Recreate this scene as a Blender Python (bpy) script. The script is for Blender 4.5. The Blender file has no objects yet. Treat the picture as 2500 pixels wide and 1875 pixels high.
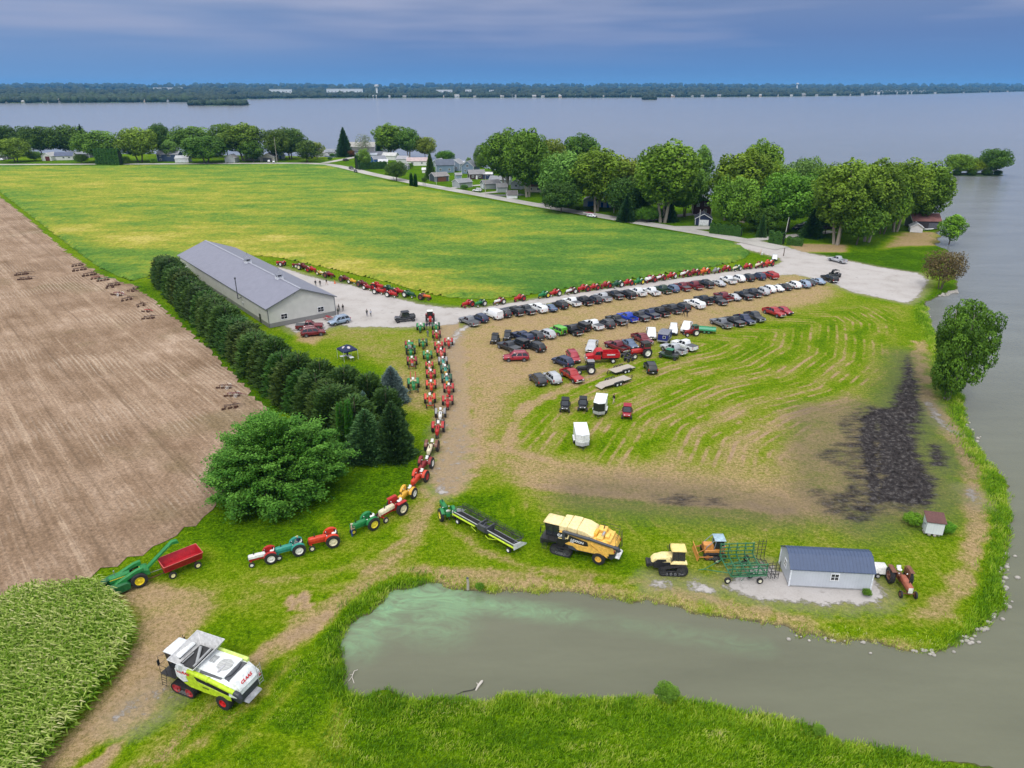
import bpy,bmesh,math,random
import numpy as np
from mathutils import Vector,Matrix
R = math.radians
PI = math.pi
SC = bpy.context.scene
COL = SC.collection
rnd = random.Random(7)
HAZE_D = 0.00005
CAM_H = 50.0
FPX = 1736.0
PITCH = 22.793
cam_d = bpy.data.cameras.new('camera')
cam = bpy.data.objects.new('camera',cam_d)
COL.objects.link(cam)
cam_d.sensor_width = 36.0
cam_d.lens = 36.0 * FPX / 2500.0
cam_d.clip_start = 0.5
cam_d.clip_end = 40000
cam.location = (0,0,CAM_H)
cam.rotation_euler = (R(90 - PITCH),0,0)
SC.camera = cam
SC.view_settings.view_transform = 'Standard'
SC.view_settings.look = 'None'
SC.view_settings.exposure = 0.12
SC.view_settings.gamma = 1.0
SC.cycles.max_bounces = 5
SC.cycles.diffuse_bounces = 2
SC.cycles.glossy_bounces = 2
SC.cycles.transmission_bounces = 2
SC.cycles.volume_bounces = 0
SC.cycles.transparent_max_bounces = 4
SC.cycles.caustics_reflective = False
SC.cycles.caustics_refractive = False
def nn(nt,typ,props=None,**inp):
 n = nt.nodes.new(typ)
 for k,v in (props or {}).items():
  setattr(n,k,v)
 for k,v in inp.items():
  key = int(k[1:]) if k[0] == 'i' and k[1:].isdigit() else k.replace('_',' ')
  s = n.inputs[key]
  if isinstance(v,bpy.types.NodeSocket):
   nt.links.new(v,s)
  else:
   s.default_value = v
 return n
def c4(c):
 return (c[0],c[1],c[2],1.0)
def ramp(nt,fac,stops):
 n = nt.nodes.new('ShaderNodeValToRGB')
 e = n.color_ramp.elements
 while len(e) < len(stops):
  e.new(0.5)
 for i,(p,c) in enumerate(stops):
  e[i].position = p
  e[i].color = c4(c)
 nt.links.new(fac,n.inputs[0])
 return n.outputs[0]
def mix(nt,fac,a,b,blend='MIX'):
 n = nt.nodes.new('ShaderNodeMix')
 n.data_type = 'RGBA'
 n.blend_type = blend
 for s,v in ((n.inputs[0],fac),(n.inputs[6],a),(n.inputs[7],b)):
  if isinstance(v,bpy.types.NodeSocket):
   nt.links.new(v,s)
  else:
   s.default_value = c4(v) if isinstance(v,(tuple,list)) else v
 return n.outputs[2]
def mth(nt,op,a,b=0.0,c=0.0,clamp=False):
 n = nt.nodes.new('ShaderNodeMath')
 n.operation = op
 n.use_clamp = clamp
 for s,v in zip(n.inputs,(a,b,c)):
  if isinstance(v,bpy.types.NodeSocket):
   nt.links.new(v,s)
  else:
   s.default_value = v
 return n.outputs[0]
def mapr(nt,v,a,b,c=0.0,d=1.0,smooth=False):
 n = nn(nt,'ShaderNodeMapRange',{'interpolation_type': 'SMOOTHSTEP' if smooth else 'LINEAR'},i0=v,i1=a,i2=b,i3=c,i4=d)
 return n.outputs[0]
world = bpy.data.worlds.new('World')
SC.world = world
world.use_nodes = True
wt = world.node_tree
wt.nodes.clear()
SUN_EL,SUN_AZ = 52.0,-160.0
sky = nn(wt,'ShaderNodeTexSky',{'sky_type': 'NISHITA','sun_disc': False,'sun_elevation': R(SUN_EL),'sun_rotation': R(SUN_AZ)})
tc = nn(wt,'ShaderNodeTexCoord')
sep = nn(wt,'ShaderNodeSeparateXYZ',i0=tc.outputs['Generated'])
el = sep.outputs[2]
mp = nn(wt,'ShaderNodeMapping',i0=tc.outputs['Generated'],Scale=(1.6,1.0,17.0),Location=(0.35,0.0,0.2))
cn = nn(wt,'ShaderNodeTexNoise',i0=mp.outputs[0],Scale=1.5,Detail=3.0,Roughness=0.5)
up = mapr(wt,el,0.015,0.085,0.0,1.0,True)
cl = mth(wt,'ADD',mth(wt,'MULTIPLY',mth(wt,'SUBTRACT',cn.outputs[0],0.5),4.2),mapr(wt,el,0.0,0.10,-0.15,0.75))
cl = mth(wt,'MULTIPLY',mth(wt,'MAXIMUM',mth(wt,'MINIMUM',cl,1.0),0.0),up)
low = ramp(wt,mapr(wt,el,-0.01,0.10),[(0.0,(0.135,0.290,0.555)),(0.25,(0.110,0.243,0.505)),(0.6,(0.122,0.215,0.440)),(1.0,(0.170,0.243,0.430))])
sepx = mapr(wt,sep.outputs[0],-0.6,0.0,1.0,0.0,True)
low = mix(wt,mth(wt,'MULTIPLY',sepx,0.45),low,(0.20,0.33,0.56))
lowc = mix(wt,mth(wt,'MULTIPLY',cl,0.85),low,(0.34,0.38,0.54))
deckn = nn(wt,'ShaderNodeTexNoise',i0=tc.outputs['Generated'],Scale=2.2,Detail=4.0)
deck = ramp(wt,mapr(wt,el,0.1,1.0),[(0.0,(0.42,0.48,0.66)),(0.2,(0.66,0.71,0.86)),(0.5,(1.25,1.27,1.34)),(1.0,(2.3,2.28,2.25))])
south = mapr(wt,sep.outputs[1],.3,-.8,.74,1.15)
deck = nn(wt,'ShaderNodeVectorMath',{'operation': 'SCALE'},i0=deck,i3=south).outputs[0]
deck = mix(wt,0.22,deck,deckn.outputs[0],'OVERLAY')
skyc = nn(wt,'ShaderNodeVectorMath',{'operation': 'SCALE'},i0=sky.outputs[0])
skyc.inputs[3].default_value = 0.10
deck = mix(wt,0.12,deck,skyc.outputs[0])
allc = mix(wt,mapr(wt,el,0.10,0.22,0,1,True),lowc,deck)
bg = nn(wt,'ShaderNodeBackground',i0=allc,Strength=1.0)
wo = nn(wt,'ShaderNodeOutputWorld',i0=bg.outputs[0])
sun_d = bpy.data.lights.new('sun','SUN')
sun_d.energy = 1.5
sun_d.angle = R(10)
sun_d.color = (1.0,0.96,0.9)
sun = bpy.data.objects.new('sun',sun_d)
COL.objects.link(sun)
_sd = Vector((math.sin(R(SUN_AZ)) * math.cos(R(SUN_EL)),math.cos(R(SUN_AZ)) * math.cos(R(SUN_EL)),math.sin(R(SUN_EL))))
sun.rotation_euler = _sd.to_track_quat('Z','Y').to_euler()
sun.location = (0,0,200)
_th = R(PITCH)
_s,_c = math.sin(_th),math.cos(_th)
def G(u,v,z=0.0):
 x = (u - 1250.0) / FPX
 y = (v - 937.5) / FPX
 d = _s + y * _c
 t = (CAM_H - z) / d
 return (x * t,(_c - y * _s) * t)
def D(u,v,z=0.0):
 return G(u * 1.1302,v * 1.1302,z)
class Crop:
 def __init__(s,x0,y0,w,W=2212.0):
  s.x0,s.y0,s.k = x0,y0,w / W
 def __call__(s,px,py,z=0.0):
  return G(s.x0 + px * s.k,s.y0 + py * s.k,z)
 def head(s,px,py,dx,dy,z=0.8):
  a = s(px - dx * .5,py - dy * .5,z)
  b = s(px + dx * .5,py + dy * .5,z)
  return math.atan2(b[1] - a[1],b[0] - a[0])
MATS = {}
def M(name,col=(.5,.5,.5),rough=.55,metal=0.0,var=.12,scale=2.0,obj=False,spec=.5,bump=0.0,coat=0.0,stretch=None,emit=None):
 if name in MATS:
  return MATS[name]
 m = bpy.data.materials.new(name)
 m.use_nodes = True
 nt = m.node_tree
 b = nt.nodes['Principled BSDF']
 t = nn(nt,'ShaderNodeTexCoord')
 vec = t.outputs['Object']
 if stretch:
  vec = nn(nt,'ShaderNodeMapping',i0=vec,Scale=stretch).outputs[0]
 n = nn(nt,'ShaderNodeTexNoise',i0=vec,Scale=scale,Detail=5.0,Roughness=.6)
 if obj:
  oi = nn(nt,'ShaderNodeObjectInfo')
  base = oi.outputs['Color']
 else:
  base = c4(col)
 f = mapr(nt,n.outputs[0],.3,.7,1 - var,1 + var)
 sc = nn(nt,'ShaderNodeVectorMath',{'operation': 'SCALE'})
 if isinstance(base,tuple):
  sc.inputs[0].default_value = base[:3]
 else:
  nt.links.new(base,sc.inputs[0])
 nt.links.new(f,sc.inputs[3])
 nt.links.new(sc.outputs[0],b.inputs['Base Color'])
 b.inputs['Roughness'].default_value = rough
 b.inputs['Metallic'].default_value = metal
 b.inputs['Specular IOR Level'].default_value = spec
 b.inputs['Coat Weight'].default_value = coat
 b.inputs['Coat Roughness'].default_value = 0.08
 if bump:
  bn = nn(nt,'ShaderNodeBump',Strength=bump,Distance=.1,Height=n.outputs[0])
  nt.links.new(bn.outputs[0],b.inputs['Normal'])
 MATS[name] = m
 return m
def leaf_mat(name,a,b_,rough=.6,spec=.25,tr=.25):
 if name in MATS:
  return MATS[name]
 m = bpy.data.materials.new(name)
 m.use_nodes = True
 nt = m.node_tree
 b = nt.nodes['Principled BSDF']
 at = nn(nt,'ShaderNodeAttribute',{'attribute_name': 'tint'})
 oi = nn(nt,'ShaderNodeObjectInfo')
 col = mix(nt,at.outputs['Fac'],a,b_)
 col = mix(nt,1.0,col,oi.outputs['Color'],'MULTIPLY')
 nt.links.new(col,b.inputs['Base Color'])
 b.inputs['Roughness'].default_value = rough
 b.inputs['Specular IOR Level'].default_value = spec
 if tr:
  tl = nn(nt,'ShaderNodeBsdfTranslucent',i0=col)
  ms = nn(nt,'ShaderNodeMixShader',i0=tr,i1=b.outputs[0],i2=tl.outputs[0])
  nt.links.new(ms.outputs[0],nt.nodes['Material Output'].inputs[0])
 MATS[name] = m
 return m
paint = M('car_paint',obj=True,rough=.32,var=.06,coat=.5,scale=1.5)
mach = M('machine_paint',obj=True,rough=.5,var=.26,scale=3.5,coat=.05)
flat = M('flat_paint',obj=True,rough=.75,var=.14,scale=2.0,spec=.3)
glass = M('dark_glass',(.02,.025,.03),rough=.06,var=.1,spec=.7,coat=.3)
rubber = M('rubber',(.018,.018,.02),rough=.75,var=.3,scale=6)
blackm = M('black_metal',(.02,.02,.022),rough=.5,var=.3)
darkgrey = M('dark_grey_metal',(.07,.075,.085),rough=.5,var=.2)
grey = M('grey_metal',(.3,.31,.32),rough=.45,var=.15)
chrome = M('chrome',(.6,.6,.62),rough=.25,metal=.8,var=.1)
lampm = M('lamp_glass',(.75,.76,.78),rough=.1,var=.05)
redlamp = M('red_lamp',(.35,.01,.01),rough=.2,var=.1)
platem = M('number_plate',(.7,.72,.75),rough=.4,var=.05)
rust = M('rusty_steel',(.075,.035,.022),rough=.8,var=.5,scale=6,bump=.3)
wood = M('weathered_wood',(.38,.34,.29),rough=.8,var=.2,scale=3,stretch=(1,12,1))
bark = M('bark',(.13,.10,.075),rough=.9,var=.35,scale=4,bump=.5,stretch=(3,3,.6))
palebark = M('pale_bark',(.30,.26,.21),rough=.9,var=.3,scale=4,bump=.4,stretch=(3,3,.6))
skin = M('skin',(.5,.28,.19),rough=.6,var=.05)
class MB:
 def __init__(s):
  s.v,s.f,s.m = [],[],[]
 def add(s,vs,fs,mi=0):
  o = len(s.v)
  s.v.extend([tuple(p) for p in vs])
  for f in fs:
   s.f.append(tuple(o + i for i in f))
   s.m.append(mi)
  return s
 def fr(s,b,t,mi=0):
  """frustum: b and t are (x0,x1,y0,y1,z) rectangles"""
  x0,x1,y0,y1,z0 = b
  X0,X1,Y0,Y1,z1 = t
  return s.add([(x0,y0,z0),(x1,y0,z0),(x1,y1,z0),(x0,y1,z0),(X0,Y0,z1),(X1,Y0,z1),(X1,Y1,z1),(X0,Y1,z1)],
 [(3,2,1,0),(4,5,6,7),(0,1,5,4),(1,2,6,5),(2,3,7,6),(3,0,4,7)],mi)
 def box(s,x0,x1,y0,y1,z0,z1,mi=0):
  return s.fr((x0,x1,y0,y1,z0),(x0,x1,y0,y1,z1),mi)
 def prism(s,prof,y0,y1,mi=0,ins=0.0):
  """profile [(x,z)] counter-clockwise seen from -y, extruded along y"""
  n = len(prof)
  vs = [(x,y0,z) for x,z in prof] + [(x,y1,z) for x,z in prof]
  fs = [tuple(range(n)),tuple(range(2 * n - 1,n - 1,-1))]
  fs += [(i,i + n,(i + 1) % n + n,(i + 1) % n) for i in range(n)]
  return s.add(vs,fs,mi)
 def cyl(s,p,q,r0,r1=None,n=10,mi=0,caps=True):
  r1 = r0 if r1 is None else r1
  p,q = Vector(p),Vector(q)
  d = (q - p)
  if d.length < 1e-6:
   return s
  d.normalize()
  a = d.orthogonal().normalized()
  b = d.cross(a)
  vs = []
  for c,r in ((p,r0),(q,r1)):
   for i in range(n):
    t = 2 * PI * i / n
    vs.append(c + (a * math.cos(t) + b * math.sin(t)) * r)
  fs = [(i,(i + 1) % n,(i + 1) % n + n,i + n) for i in range(n)]
  if caps:
   fs += [tuple(range(n - 1,-1,-1)),tuple(range(n,2 * n))]
  return s.add(vs,fs,mi)
 def tube(s,pts,r,n=6,mi=0):
  rs = r if isinstance(r,(list,tuple)) else [r] * len(pts)
  P = [Vector(p) for p in pts]
  vs,fs = [],[]
  a = None
  for i,p in enumerate(P):
   d = (P[min(i + 1,len(P) - 1)] - P[max(i - 1,0)]).normalized()
   if a is None:
    a = d.orthogonal().normalized()
   a = (a - d * a.dot(d))
   a = a.normalized() if a.length > 1e-5 else d.orthogonal().normalized()
   b = d.cross(a)
   for k in range(n):
    t = 2 * PI * k / n
    vs.append(p + (a * math.cos(t) + b * math.sin(t)) * rs[i])
  for i in range(len(P) - 1):
   for k in range(n):
    fs.append((i * n + k,i * n + (k + 1) % n,(i + 1) * n + (k + 1) % n,(i + 1) * n + k))
  fs.append(tuple(range(n - 1,-1,-1)))
  e = (len(P) - 1) * n
  fs.append(tuple(range(e,e + n)))
  return s.add(vs,fs,mi)
 def lathe(s,prof,c=(0,0,0),n=16,mi=0):
  """profile [(r, y)] turned about the y axis through c"""
  vs,fs = [],[]
  k = len(prof)
  for i in range(n):
   t = 2 * PI * i / n
   for r,y in prof:
    vs.append((c[0] + r * math.cos(t),c[1] + y,c[2] + r * math.sin(t)))
  for i in range(n):
   j = (i + 1) % n
   for q in range(k - 1):
    fs.append((i * k + q,j * k + q,j * k + q + 1,i * k + q + 1))
  return s.add(vs,fs,mi)
 def loft(s,rings,mi=0,caps=True):
  n = len(rings[0])
  vs = [p for r in rings for p in r]
  fs = []
  for i in range(len(rings) - 1):
   for k in range(n):
    fs.append((i * n + k,i * n + (k + 1) % n,(i + 1) * n + (k + 1) % n,(i + 1) * n + k))
  if caps:
   fs.append(tuple(range(n - 1,-1,-1)))
   e = (len(rings) - 1) * n
   fs.append(tuple(range(e,e + n)))
  return s.add(vs,fs,mi)
 def ell(s,c,r,n=10,m=6,mi=0):
  rings = []
  vs = [(c[0],c[1],c[2] - r[2])]
  for j in range(1,m):
   p = -PI / 2 + PI * j / m
   for i in range(n):
    t = 2 * PI * i / n
    vs.append((c[0] + r[0] * math.cos(p) * math.cos(t),c[1] + r[1] * math.cos(p) * math.sin(t),c[2] + r[2] * math.sin(p)))
  vs.append((c[0],c[1],c[2] + r[2]))
  fs = [(0,1 + (i + 1) % n,1 + i) for i in range(n)]
  for j in range(m - 2):
   for i in range(n):
    a = 1 + j * n
    fs.append((a + i,a + (i + 1) % n,a + n + (i + 1) % n,a + n + i))
  t = len(vs) - 1
  a = 1 + (m - 2) * n
  fs += [(a + i,a + (i + 1) % n,t) for i in range(n)]
  return s.add(vs,fs,mi)
 def panel(s,a,b,c,d,ins=.08,off=.006,mi=0,ins2=None):
  """a quad laid just proud of the quad abcd (ccw seen from outside), inset"""
  ins2 = ins if ins2 is None else ins2
  a,b,c,d = map(Vector,(a,b,c,d))
  n = (b - a).cross(d - a)
  n.normalize()
  def at(u,v):
   return (a * (1 - u) + b * u) * (1 - v) + (d * (1 - u) + c * u) * v + n * off
  q = [at(ins,ins2),at(1 - ins,ins2),at(1 - ins,1 - ins2),at(ins,1 - ins2)]
  back = [p - n * (off + .02) for p in q]
  return s.add(q + back,[(0,1,2,3),(0,4,5,1),(1,5,6,2),(2,6,7,3),(3,7,4,0)],mi)
 def build(s,name,mats,parent=None,bevel=0.0,smooth=40,color=None,seg=1,fix=True):
  me = bpy.data.meshes.new(name)
  me.from_pydata(s.v,[],s.f)
  mats = mats if isinstance(mats,(list,tuple)) else [mats]
  for m in mats:
   me.materials.append(m)
  me.polygons.foreach_set('material_index',s.m)
  if bevel or fix:
   bm = bmesh.new()
   bm.from_mesh(me)
   if fix:
    bmesh.ops.recalc_face_normals(bm,faces=bm.faces[:])
   if bevel:
    es = [e for e in bm.edges if len(e.link_faces) == 2 and e.calc_face_angle(0) > R(28)]
    bmesh.ops.bevel(bm,geom=es,offset=bevel,segments=seg,affect='EDGES',clamp_overlap=True,profile=.5)
   bm.to_mesh(me)
   bm.free()
  if smooth:
   me.polygons.foreach_set('use_smooth',[True] * len(me.polygons))
   me.set_sharp_from_angle(angle=R(smooth))
  o = bpy.data.objects.new(name,me)
  COL.objects.link(o)
  if parent:
   o.parent = parent
  if color:
   o.color = c4(color)
  return o
def thing(name,label,cat,loc=(0,0,0),rz=0.0,group=None,sc=1.0):
 o = bpy.data.objects.new(name,None)
 o.empty_display_size = .3
 COL.objects.link(o)
 o.location = (loc[0],loc[1],loc[2] if len(loc) > 2 else 0.0)
 o.rotation_euler = (0,0,rz)
 o.scale = (sc,sc,sc) if not isinstance(sc,(tuple,list)) else sc
 tag(o,label,cat,group)
 return o
def tag(o,label=None,cat=None,group=None,kind=None):
 for k,v in (('label',label),('category',cat),('group',group),('kind',kind)):
  if v:
   o[k] = v
 return o
CH = {}
def kids(o):
 return CH.get(o.name) or [c for c in COL.objects if c.parent == o]
def reg(root):
 """remember a finished thing's children so that copying needs no search"""
 allo = list(COL.objects)
 byp = {}
 for c in allo[-600:]:
  if c.parent:
   byp.setdefault(c.parent.name,[]).append(c)
 def rec(o):
  CH[o.name] = byp.get(o.name,[])
  for c in CH[o.name]:
   rec(c)
 rec(root)
 return root
class Proto:
 def __init__(s,root):
  s.root = reg(root)
  s.used = False
 def place(s,loc,rz,label,cat=None,group=None,colors=None,sc=1.0,name=None):
  colors = colors or {}
  def col(o):
   b = o.name.split('.')[0]
   if b in colors:
    o.color = c4(colors[b])
   elif '*' in colors and o.get('main'):
    o.color = c4(colors['*'])
  if not s.used:
   s.used = True
   r = s.root
   def walk(o):
    for c in CH[o.name]:
     col(c)
     walk(c)
   walk(r)
  else:
   r = s.root.copy()
   COL.objects.link(r)
   def dup(src,dst):
    for c in CH[src.name]:
     n = c.copy()
     COL.objects.link(n)
     n.parent = dst
     col(n)
     dup(c,n)
   dup(s.root,r)
  r.location = (loc[0],loc[1],loc[2] if len(loc) > 2 else 0.0)
  r.rotation_euler = (0,0,rz)
  r.scale = (sc,sc,sc) if not isinstance(sc,(tuple,list)) else sc
  r['label'] = label
  if cat:
   r['category'] = cat
  if group:
   r['group'] = group
  return r
def npmesh(name,verts,quads,mat,attrs=None,parent=None,smooth=False,tri=False,color=None):
 """fast mesh from arrays; attrs: {name: per-vertex floats}"""
 k = 3 if tri else 4
 me = bpy.data.meshes.new(name)
 nv,nf = len(verts),len(quads)
 me.vertices.add(nv)
 me.vertices.foreach_set('co',np.asarray(verts,dtype=np.float32).ravel())
 me.loops.add(nf * k)
 me.loops.foreach_set('vertex_index',np.asarray(quads,dtype=np.int32).ravel())
 me.polygons.add(nf)
 me.polygons.foreach_set('loop_start',np.arange(0,nf * k,k,dtype=np.int32))
 if smooth:
  me.polygons.foreach_set('use_smooth',np.ones(nf,dtype=bool))
 me.update(calc_edges=True)
 for an,av in (attrs or {}).items():
  a = me.attributes.new(an,'FLOAT','POINT')
  a.data.foreach_set('value',np.asarray(av,dtype=np.float32))
 me.materials.append(mat)
 me.validate()
 o = bpy.data.objects.new(name,me)
 COL.objects.link(o)
 if parent:
  o.parent = parent
 if color:
  o.color = c4(color)
 return o
# ================================================= TERRAIN
WZ = -0.6
def poly_world(pts,fn=D,z=0.0):
 return np.array([fn(u,v,z) for u,v in pts])
def seg_dist(P,A,B):
 AB = B - A
 L = (AB ** 2).sum() + 1e-9
 t = np.clip(((P - A) @ AB) / L,0,1)
 return np.hypot(*(P - (A + t[:,None] * AB)).T)
def path_dist(P,pts):
 d = np.full(len(P),1e9)
 for i in range(len(pts) - 1):
  d = np.minimum(d,seg_dist(P,pts[i],pts[i + 1]))
 return d
def sdf(P,poly):
 """signed distance, positive inside"""
 n = len(poly)
 d = np.full(len(P),1e9)
 ins = np.zeros(len(P),bool)
 for i in range(n):
  a,b = poly[i],poly[(i + 1) % n]
  d = np.minimum(d,seg_dist(P,a,b))
  c = (a[1] > P[:,1]) != (b[1] > P[:,1])
  with np.errstate(divide='ignore',invalid='ignore'):
   xi = (b[0] - a[0]) * (P[:,1] - a[1]) / (b[1] - a[1] + 1e-12) + a[0]
  ins ^= c & (P[:,0] < xi)
 return np.where(ins,d,-d)
def sstep(x,a,b):
 t = np.clip((x - a) / (b - a),0,1)
 return t * t * (3 - 2 * t)
_rs = np.random.RandomState(3)
_perm = _rs.rand(256,256)
def vnoise(x,y):
 xi,yi = np.floor(x).astype(int),np.floor(y).astype(int)
 fx,fy = x - xi,y - yi
 fx,fy = fx * fx * (3 - 2 * fx),fy * fy * (3 - 2 * fy)
 g = lambda i,j: _perm[i & 255,j & 255]
 return (g(xi,yi) * (1 - fx) + g(xi + 1,yi) * fx) * (1 - fy) + (g(xi,yi + 1) * (1 - fx) + g(xi + 1,yi + 1) * fx) * fy
def fbm(x,y,o=4):
 r,a,t = 0,1.0,0
 for i in range(o):
  r = r + a * vnoise(x * 2 ** i + 17 * i,y * 2 ** i + 31 * i)
  t += a
  a *= .5
 return r / t
def axis(lo,hi,step,far,g=1.09,smax=400):
 a = list(np.arange(lo,hi,step))
 s,x = step,a[-1]
 while x < far[1]:
  s = min(s * g,smax)
  x += s
  a.append(x)
 s,x = step,a[0]
 b = []
 while x > far[0]:
  s = min(s * g,smax)
  x -= s
  b.append(x)
 return np.array(b[::-1] + a)
LAND_N = [(-700,331),(0,331),(350,333),(620,338),(800,342),(880,345),(960,352),(1015,356),(1060,366),(1150,382),(1300,398),
 (1450,414),(1600,428),(1750,442),(1900,456),(2000,466),(2024,480),(2034,501),(2031,530),(2052,545),(2063,560),(2069,590),
 (2066,612),(2070,626),(2030,640),(2004,652),(2002,672),(2005,692),(2030,740),(2055,800),(2080,850),(2086,888),
 (2091,926),(2110,960),(2135,991),(2160,1025),(2179,1060),(2184,1148),(2172,1200),(2163,1258),(2167,1305),(2136,1362),
 (2075,1388),(2013,1406),(1952,1402),(1900,1392),(1850,1395),(1776,1375),(1714,1373),(1679,1355),(1591,1342),(1503,1323),
 (1371,1301),(1241,1282),(1174,1284),(1110,1279),(1053,1275),(983,1270),(940,1261),(901,1264),(875,1272),(846,1281),(810,1301),
 (791,1325),(758,1340),(745,1365),(740,1386),(737,1420),(738,1447),(749,1474),(779,1498),(840,1503),(961,1503),
 (1059,1509),(1110,1497),(1235,1499),(1330,1508),(1401,1507),(1455,1500),(1520,1520),(1591,1538),(1650,1552),(1723,1565),(1793,1589),
 (1850,1598),(1899,1604),(1987,1635),(2110,1657),(2240,1700),(2500,1900),(1100,2600),(-600,2600),(-3000,1500),(-3000,331)]
land = poly_world(LAND_N,D,WZ)
xs = axis(-75,92,.62,(-9000,9000))
ys = axis(36,150,.62,(-60,9000),1.013)
GX,GY = np.meshgrid(xs,ys)
P = np.stack([GX.ravel(),GY.ravel()],1)
sd_land = np.full(len(P),-1e3)
near = (P[:,1] < 900) & (np.abs(P[:,0]) < 900)
sd_land[near] = sdf(P[near],land)
sd_land[(P[:,0] < -500) & (P[:,1] < 600)] = 50
nz = (fbm(P[:,0] * .35,P[:,1] * .35,4) - .5) * 2.6 + (fbm(P[:,0] * 1.3,P[:,1] * 1.3,2) - .5) * .9
e = sd_land + nz * np.exp(-np.abs(sd_land) / 5)
Z = np.clip(WZ + e * .55,-2.4,0.0)
Z -= fbm(P[:,0] * .12,P[:,1] * .12,3) * .12 * (sd_land > 1.5)
dry = np.full(len(P),.26)
dry += (fbm(P[:,0] * .05 + 9,P[:,1] * .05,3) - .5) * .25
def put(v,w,k=1.0):
 global dry
 dry = dry * (1 - w * k) + v * w * k
def area(pts,v,soft=4,k=1.0,fn=D):
 d = sdf(P[near],poly_world(pts,fn))
 w = np.zeros(len(P))
 w[near] = sstep(d,-soft,soft)
 put(v,w,k)
def stroke(pts,v,width,soft=1.5,k=1.0,fn=D,rag=0.6):
 q = poly_world(pts,fn)
 d = path_dist(P[near],q)
 d = d + (fbm(P[near][:,0] * .8,P[near][:,1] * .8,3) - .5) * 2 * rag * width
 w = np.zeros(len(P))
 w[near] = 1 - sstep(d,width * .5 - soft * .4,width * .5 + soft)
 put(v,w,k)
area([(-200,345),(1000,345),(1600,430),(2040,490),(2060,570),(1980,590),(1700,540),(1400,495),(900,400),(700,357),(-200,362)],.12,3)
area([(975,720),(1050,685),(1300,640),(1600,600),(1720,590),(1800,618),(1815,640),(1720,672),(1620,700),(1480,728),(1400,750),(1330,770),
 (1230,800),(1150,835),(1112,865),(1095,900),(1075,960),(1060,1010),(1010,1045),(988,1000),(985,880)],.77,5)
area([(1110,860),(1250,800),(1400,745),(1600,700),(1820,650),(1960,660),(1930,740),(1880,870),(1600,960),(1500,960),(1300,960),(1120,960)],.52,5)
area([(1500,740),(1600,700),(1830,650),(1930,690),(1900,760),(1700,800),(1560,800)],.40,5,.8)
area([(1060,1000),(1100,955),(1300,980),(1480,960),(1560,880),(1700,850),(1860,860),(1960,960),(2030,1060),(1960,1120),(1800,1132),
 (1500,1112),(1300,1092),(1150,1072),(1080,1050)],.66,6)
area([(1100,1005),(1300,1020),(1600,1030),(1780,1060),(1800,1120),(1400,1085),(1150,1050)],.84,4,.7)
area([(1600,780),(1850,770),(1880,850),(1700,870),(1600,880)],.5,6,.7)
area([(1000,1050),(1100,1060),(1300,1110),(1500,1125),(1700,1130),(1900,1120),(1950,1180),(1600,1180),(1350,1165),(1100,1130)],.45,3,.9)
area([(980,850),(1000,760),(1012,900),(1010,1010),(990,990)],.35,2,.9)
area([(755,985),(880,980),(930,1000),(900,1060),(830,1130),(700,1180),(540,1190),(450,1180),(400,1160),(520,1060),(600,960)],.09,3)
area([(645,735),(730,705),(900,712),(960,720),(960,850),(870,900),(830,800),(740,740)],.54,3)
area([(640,710),(700,715),(680,745),(640,735)],.86,1.5)
area([(850,780),(960,860),(930,900),(850,870)],.66,2.5,.8)
area([(300,610),(420,700),(520,800),(620,890),(560,900),(480,800),(380,690),(285,612)],.06,1.5)
area([(1730,545),(1960,545),(2040,560),(1985,590),(1900,578),(1800,558)],.03,2)
area([(1700,525),(1830,528),(1830,545),(1720,545)],.9,1.5,.9)
area([(1950,500),(2030,500),(2035,530),(1950,532),(1900,540)],.85,2,.9)
area([(1560,530),(1640,545),(1700,562),(1690,578),(1580,590),(1600,560)],.18,2)
area([(600,585),(720,600),(860,640),(1000,665),(1200,640),(1600,585),(1600,600),(1100,662),(950,665),(700,610)],.1,1)
area([(300,1340),(230,1270),(330,1255),(470,1270),(480,1310),(420,1370),(370,1440),(340,1540),(230,1590),(120,1660),(40,1720),(80,1640),(200,1520),(290,1400)],.84,1.6,.95)
area([(400,1250),(560,1230),(650,1250),(600,1330),(480,1340),(440,1300)],.42,3,.8)
stroke([(330,1360),(310,1480),(220,1570),(110,1670)],.86,2.6,1.2,.8)
stroke([(990,1020),(940,1090),(880,1170),(790,1260),(690,1340),(600,1395),(550,1430)],.80,2.3,1.2,.95)
stroke([(1000,1050),(930,1140),(850,1210),(760,1280),(650,1335)],.66,1.6,1.0,.8)
stroke([(700,1120),(760,1180),(850,1120),(900,1060)],.5,1.5,1.5,.6)
stroke([(440,1180),(480,1230),(560,1235),(640,1220),(760,1180),(860,1120)],.40,1.2,1.0,.7)
stroke([(560,1430),(480,1500),(380,1570),(300,1650),(250,1720)],.55,1.5,1.0,.8)
stroke([(200,1660),(235,1630)],.95,1.6,.6,1)
stroke([(345,1640),(380,1600),(410,1570)],.8,.5,.5,1)
stroke([(560,1425),(700,1330)],.95,1.0,.8,.9)
stroke([(627,1290),(632,1310)],.95,.8,.4,1)
stroke([(656,1285),(660,1305)],.95,.8,.4,1)
stroke([(800,1245),(830,1230),(880,1225),(960,1235),(1080,1235),(1160,1250)],.78,1.0,1.0,.8)
stroke([(690,1400),(700,1450),(705,1500),(720,1560),(740,1610),(760,1660)],.72,.8,.7,.95,rag=1.0)
stroke([(670,1480),(715,1510),(740,1560)],.9,.4,.4,.8,rag=1.4)
stroke([(640,1500),(690,1580)],.5,1.8,1.5,.7)
area([(760,1500),(1000,1512),(1400,1520),(1700,1575),(2100,1665),(1900,1900),(700,1900)],.13,1.5)
area([(590,1425),(700,1400),(735,1500),(700,1580),(560,1640),(430,1660),(480,1560)],.14,2)
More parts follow.
